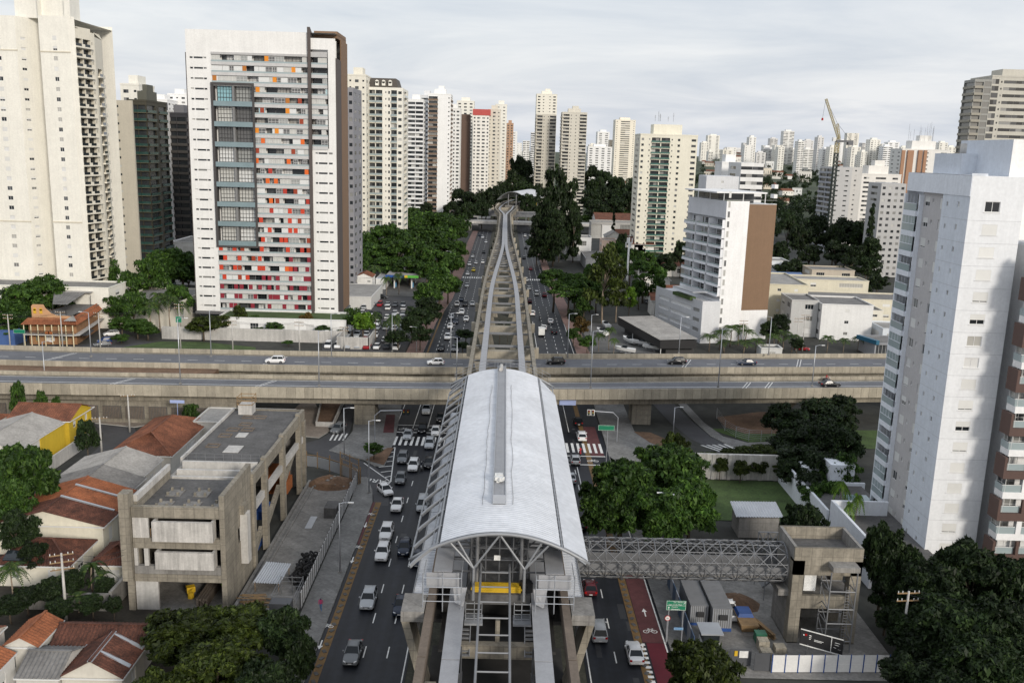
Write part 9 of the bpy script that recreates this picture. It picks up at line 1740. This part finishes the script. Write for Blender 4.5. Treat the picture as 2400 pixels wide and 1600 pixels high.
# signs
mat('sign_green', (.01, .19, .1), .5, .05); mat('sign_blue', (.03, .2, .42), .5, .05); mat('sign_lilac', (.35, .42, .68), .5, .1)
def sign(lab, p, w, h, zc, m, lines=(), posts=(-.3, .3), size=.3, cat='road sign'):
    t = thing('road_sign', lab, cat, p, 0); b = MB(); b.box(-w/2, w/2, -.03, .03, zc-h/2, zc+h/2); q = place('panel', b.mesh('panel', m), t); b = MB()
    for bx in ((-w/2+.03, w/2-.03, zc+h/2-.06, zc+h/2-.03), (-w/2+.03, w/2-.03, zc-h/2+.03, zc-h/2+.06), (-w/2+.03, -w/2+.06, zc-h/2+.06, zc+h/2-.06), (w/2-.06, w/2-.03, zc-h/2+.06, zc+h/2-.06)): b.box(bx[0], bx[1], -.04, -.03, bx[2], bx[3])
    place('border', b.mesh('border', 'paint_white'), q)
    for x in posts: b = MB(); b.tube([(x*w, .06, 0), (x*w, .06, zc+h/2)], .06, 6); place('post', b.mesh('post', 'galvanised'), t)
    for tx, x, z, al in lines: text_on(tx, (x, -.045, z), size, 'paint_white', math.pi/2, 0, 'lettering', q, .002, al)
    return t, q
p = V(1300+893/3.137, 1100+1005/3.137, 97); t, q = sign('green direction sign with white lettering on the right pavement', (p.x, 97, .14), 2.3, 1.2, p.z, 'sign_green', (('Sto. Amaro', .25, p.z+.42, 'CENTER'), ('Lgo 13 de Maio', -.1, p.z+.13, 'CENTER'), ('Centro', -.55, p.z-.18, 'LEFT'), ('Jabaquara', -.55, p.z-.45, 'LEFT')), (-.35, .38), .25); zc = p.z
b = MB(); b.box(-1.12, 1.12, -.042, -.03, zc-.03, zc+.0); b.bar((.85, -.038, zc+.15), (1.02, -.038, zc+.4), .05, .01, up=(0, 1, 0)); b.poly([(1.06, -.042, zc+.48), (.9, -.042, zc+.42), (1.04, -.042, zc+.3)]); b.bar((-.85, -.038, zc-.5), (-.85, -.038, zc-.28), .06, .01, up=(0, 1, 0)); b.poly([(-.97, -.042, zc-.3), (-.73, -.042, zc-.3), (-.85, -.042, zc-.12)]); place('arrows', b.mesh('arrows', 'paint_white'), q)
t = thing('speed_sign', 'round speed limit sign below the green direction sign', 'road sign', (p.x-1.0, 96.6, .14)); b = MB(); b.tube([(0, 0, 0), (0, 0, 3.6)], .05, 6); place('post', b.mesh('post', 'galvanised'), t); b = MB(); b.tube([(0, -.09, 3.3), (0, -.05, 3.3)], .34, 18); place('rim', b.mesh('rim', 'lamp_red'), t); b = MB(); b.tube([(0, -.1, 3.3), (0, -.06, 3.3)], .26, 18); place('disc', b.mesh('disc', 'paint_white'), t); text_on('50', (0, -.11, 3.3), .3, 'black_plastic', math.pi/2, 0, 'lettering', t, .002)
p = V(1590, 1475, 96); sign('small blue street name sign on the right pavement', (p.x, 96, .14), 1.1, .3, p.z, 'sign_blue', (), (.4,)); p = V(1421, 1004, 160); sign('green direction sign near the right zebra crossing', (p.x, 160, .14), 3.0, 1.0, p.z, 'sign_green', (), (.1,))
p = V(1331, 939, 180.6); b = MB(); b.box(p.x-1.7, p.x+1.7, 180.9, 180.98, 4.9, 6.0); tag(b.build('gantry_sign', 'sign_lilac'), 'pale blue sign fixed to the viaduct girder right of the station', 'road sign'); p = V(415, 941, 172); b = MB(); b.box(p.x-1.4, p.x+1.4, 172, 172.1, p.z-.3, p.z+.3); b.tube([(p.x, 172.05, 0), (p.x, 172.05, p.z)], .06, 6); tag(b.build('metro_sign', 'sign_lilac'), 'lilac sign at the entrance below the viaduct on the left', 'sign'); b = MB(); p = G(389, 970); b.box(p.x-.25, p.x+.25, p.y-.1, p.y+.1, 0, 3.0); tag(b.build('totem_sign', 'black_plastic'), 'slim black totem sign before the wall shutters under the viaduct', 'sign'); b = MB(); b.box(p.x-.2, p.x+.2, p.y-.12, p.y-.1, 2.3, 2.7); tag(b.build('totem_mark', 'paint_white'), 'white symbol on the slim black totem sign', 'symbol')
p = G(23, 830); t, q = sign('green sign at the left edge beside the restaurant', (p.x+3, p.y, 0), 3.0, 1.1, 6.2, 'sign_green', (), (.3,)); p = G(424, 826); sign('green and white box on the tall pole behind the viaduct', (p.x, p.y-.5, 0), 1.6, 1.7, 9.2, 'sign_green', (), ())
# small site lights and bins
for k, (x, y) in enumerate(((-90, 171.2), (-62, 172.5), (-57.5, 172.5))): b = MB(); b.tube([(x, y, 0), (x, y, .95)], .3, 10); tag(b.build('litter_bin', 'black_plastic'), 'dark litter bin before the shutter wall, %s from the left' % nth(k), 'bin', 'litter bins')
t = thing('planting_wall', 'low white planter wall with bare soil under the viaduct on the left', 'planter', G(400+1180/3.137, 850+380/3.137)); P4 = [G(400+x/3.137, 850+y/3.137) for x, y in ((1070, 470), (1195, 475), (1270, 300), (1110, 295))]
for i in range(4): p, q = P4[i], P4[(i+1) % 4]; b = MB(); b.bar((p.x, p.y, .55), (q.x, q.y, .55), .25, 1.1); b.build('wall', 'concrete_pale', t)
b = MB(); b.poly([(q.x, q.y, .35) for q in P4]); b.build('earth', 'soil', t)
for o in list(bpy.data.objects):
    if o.type == 'MESH' and not o.users_collection: bpy.data.objects.remove(o)
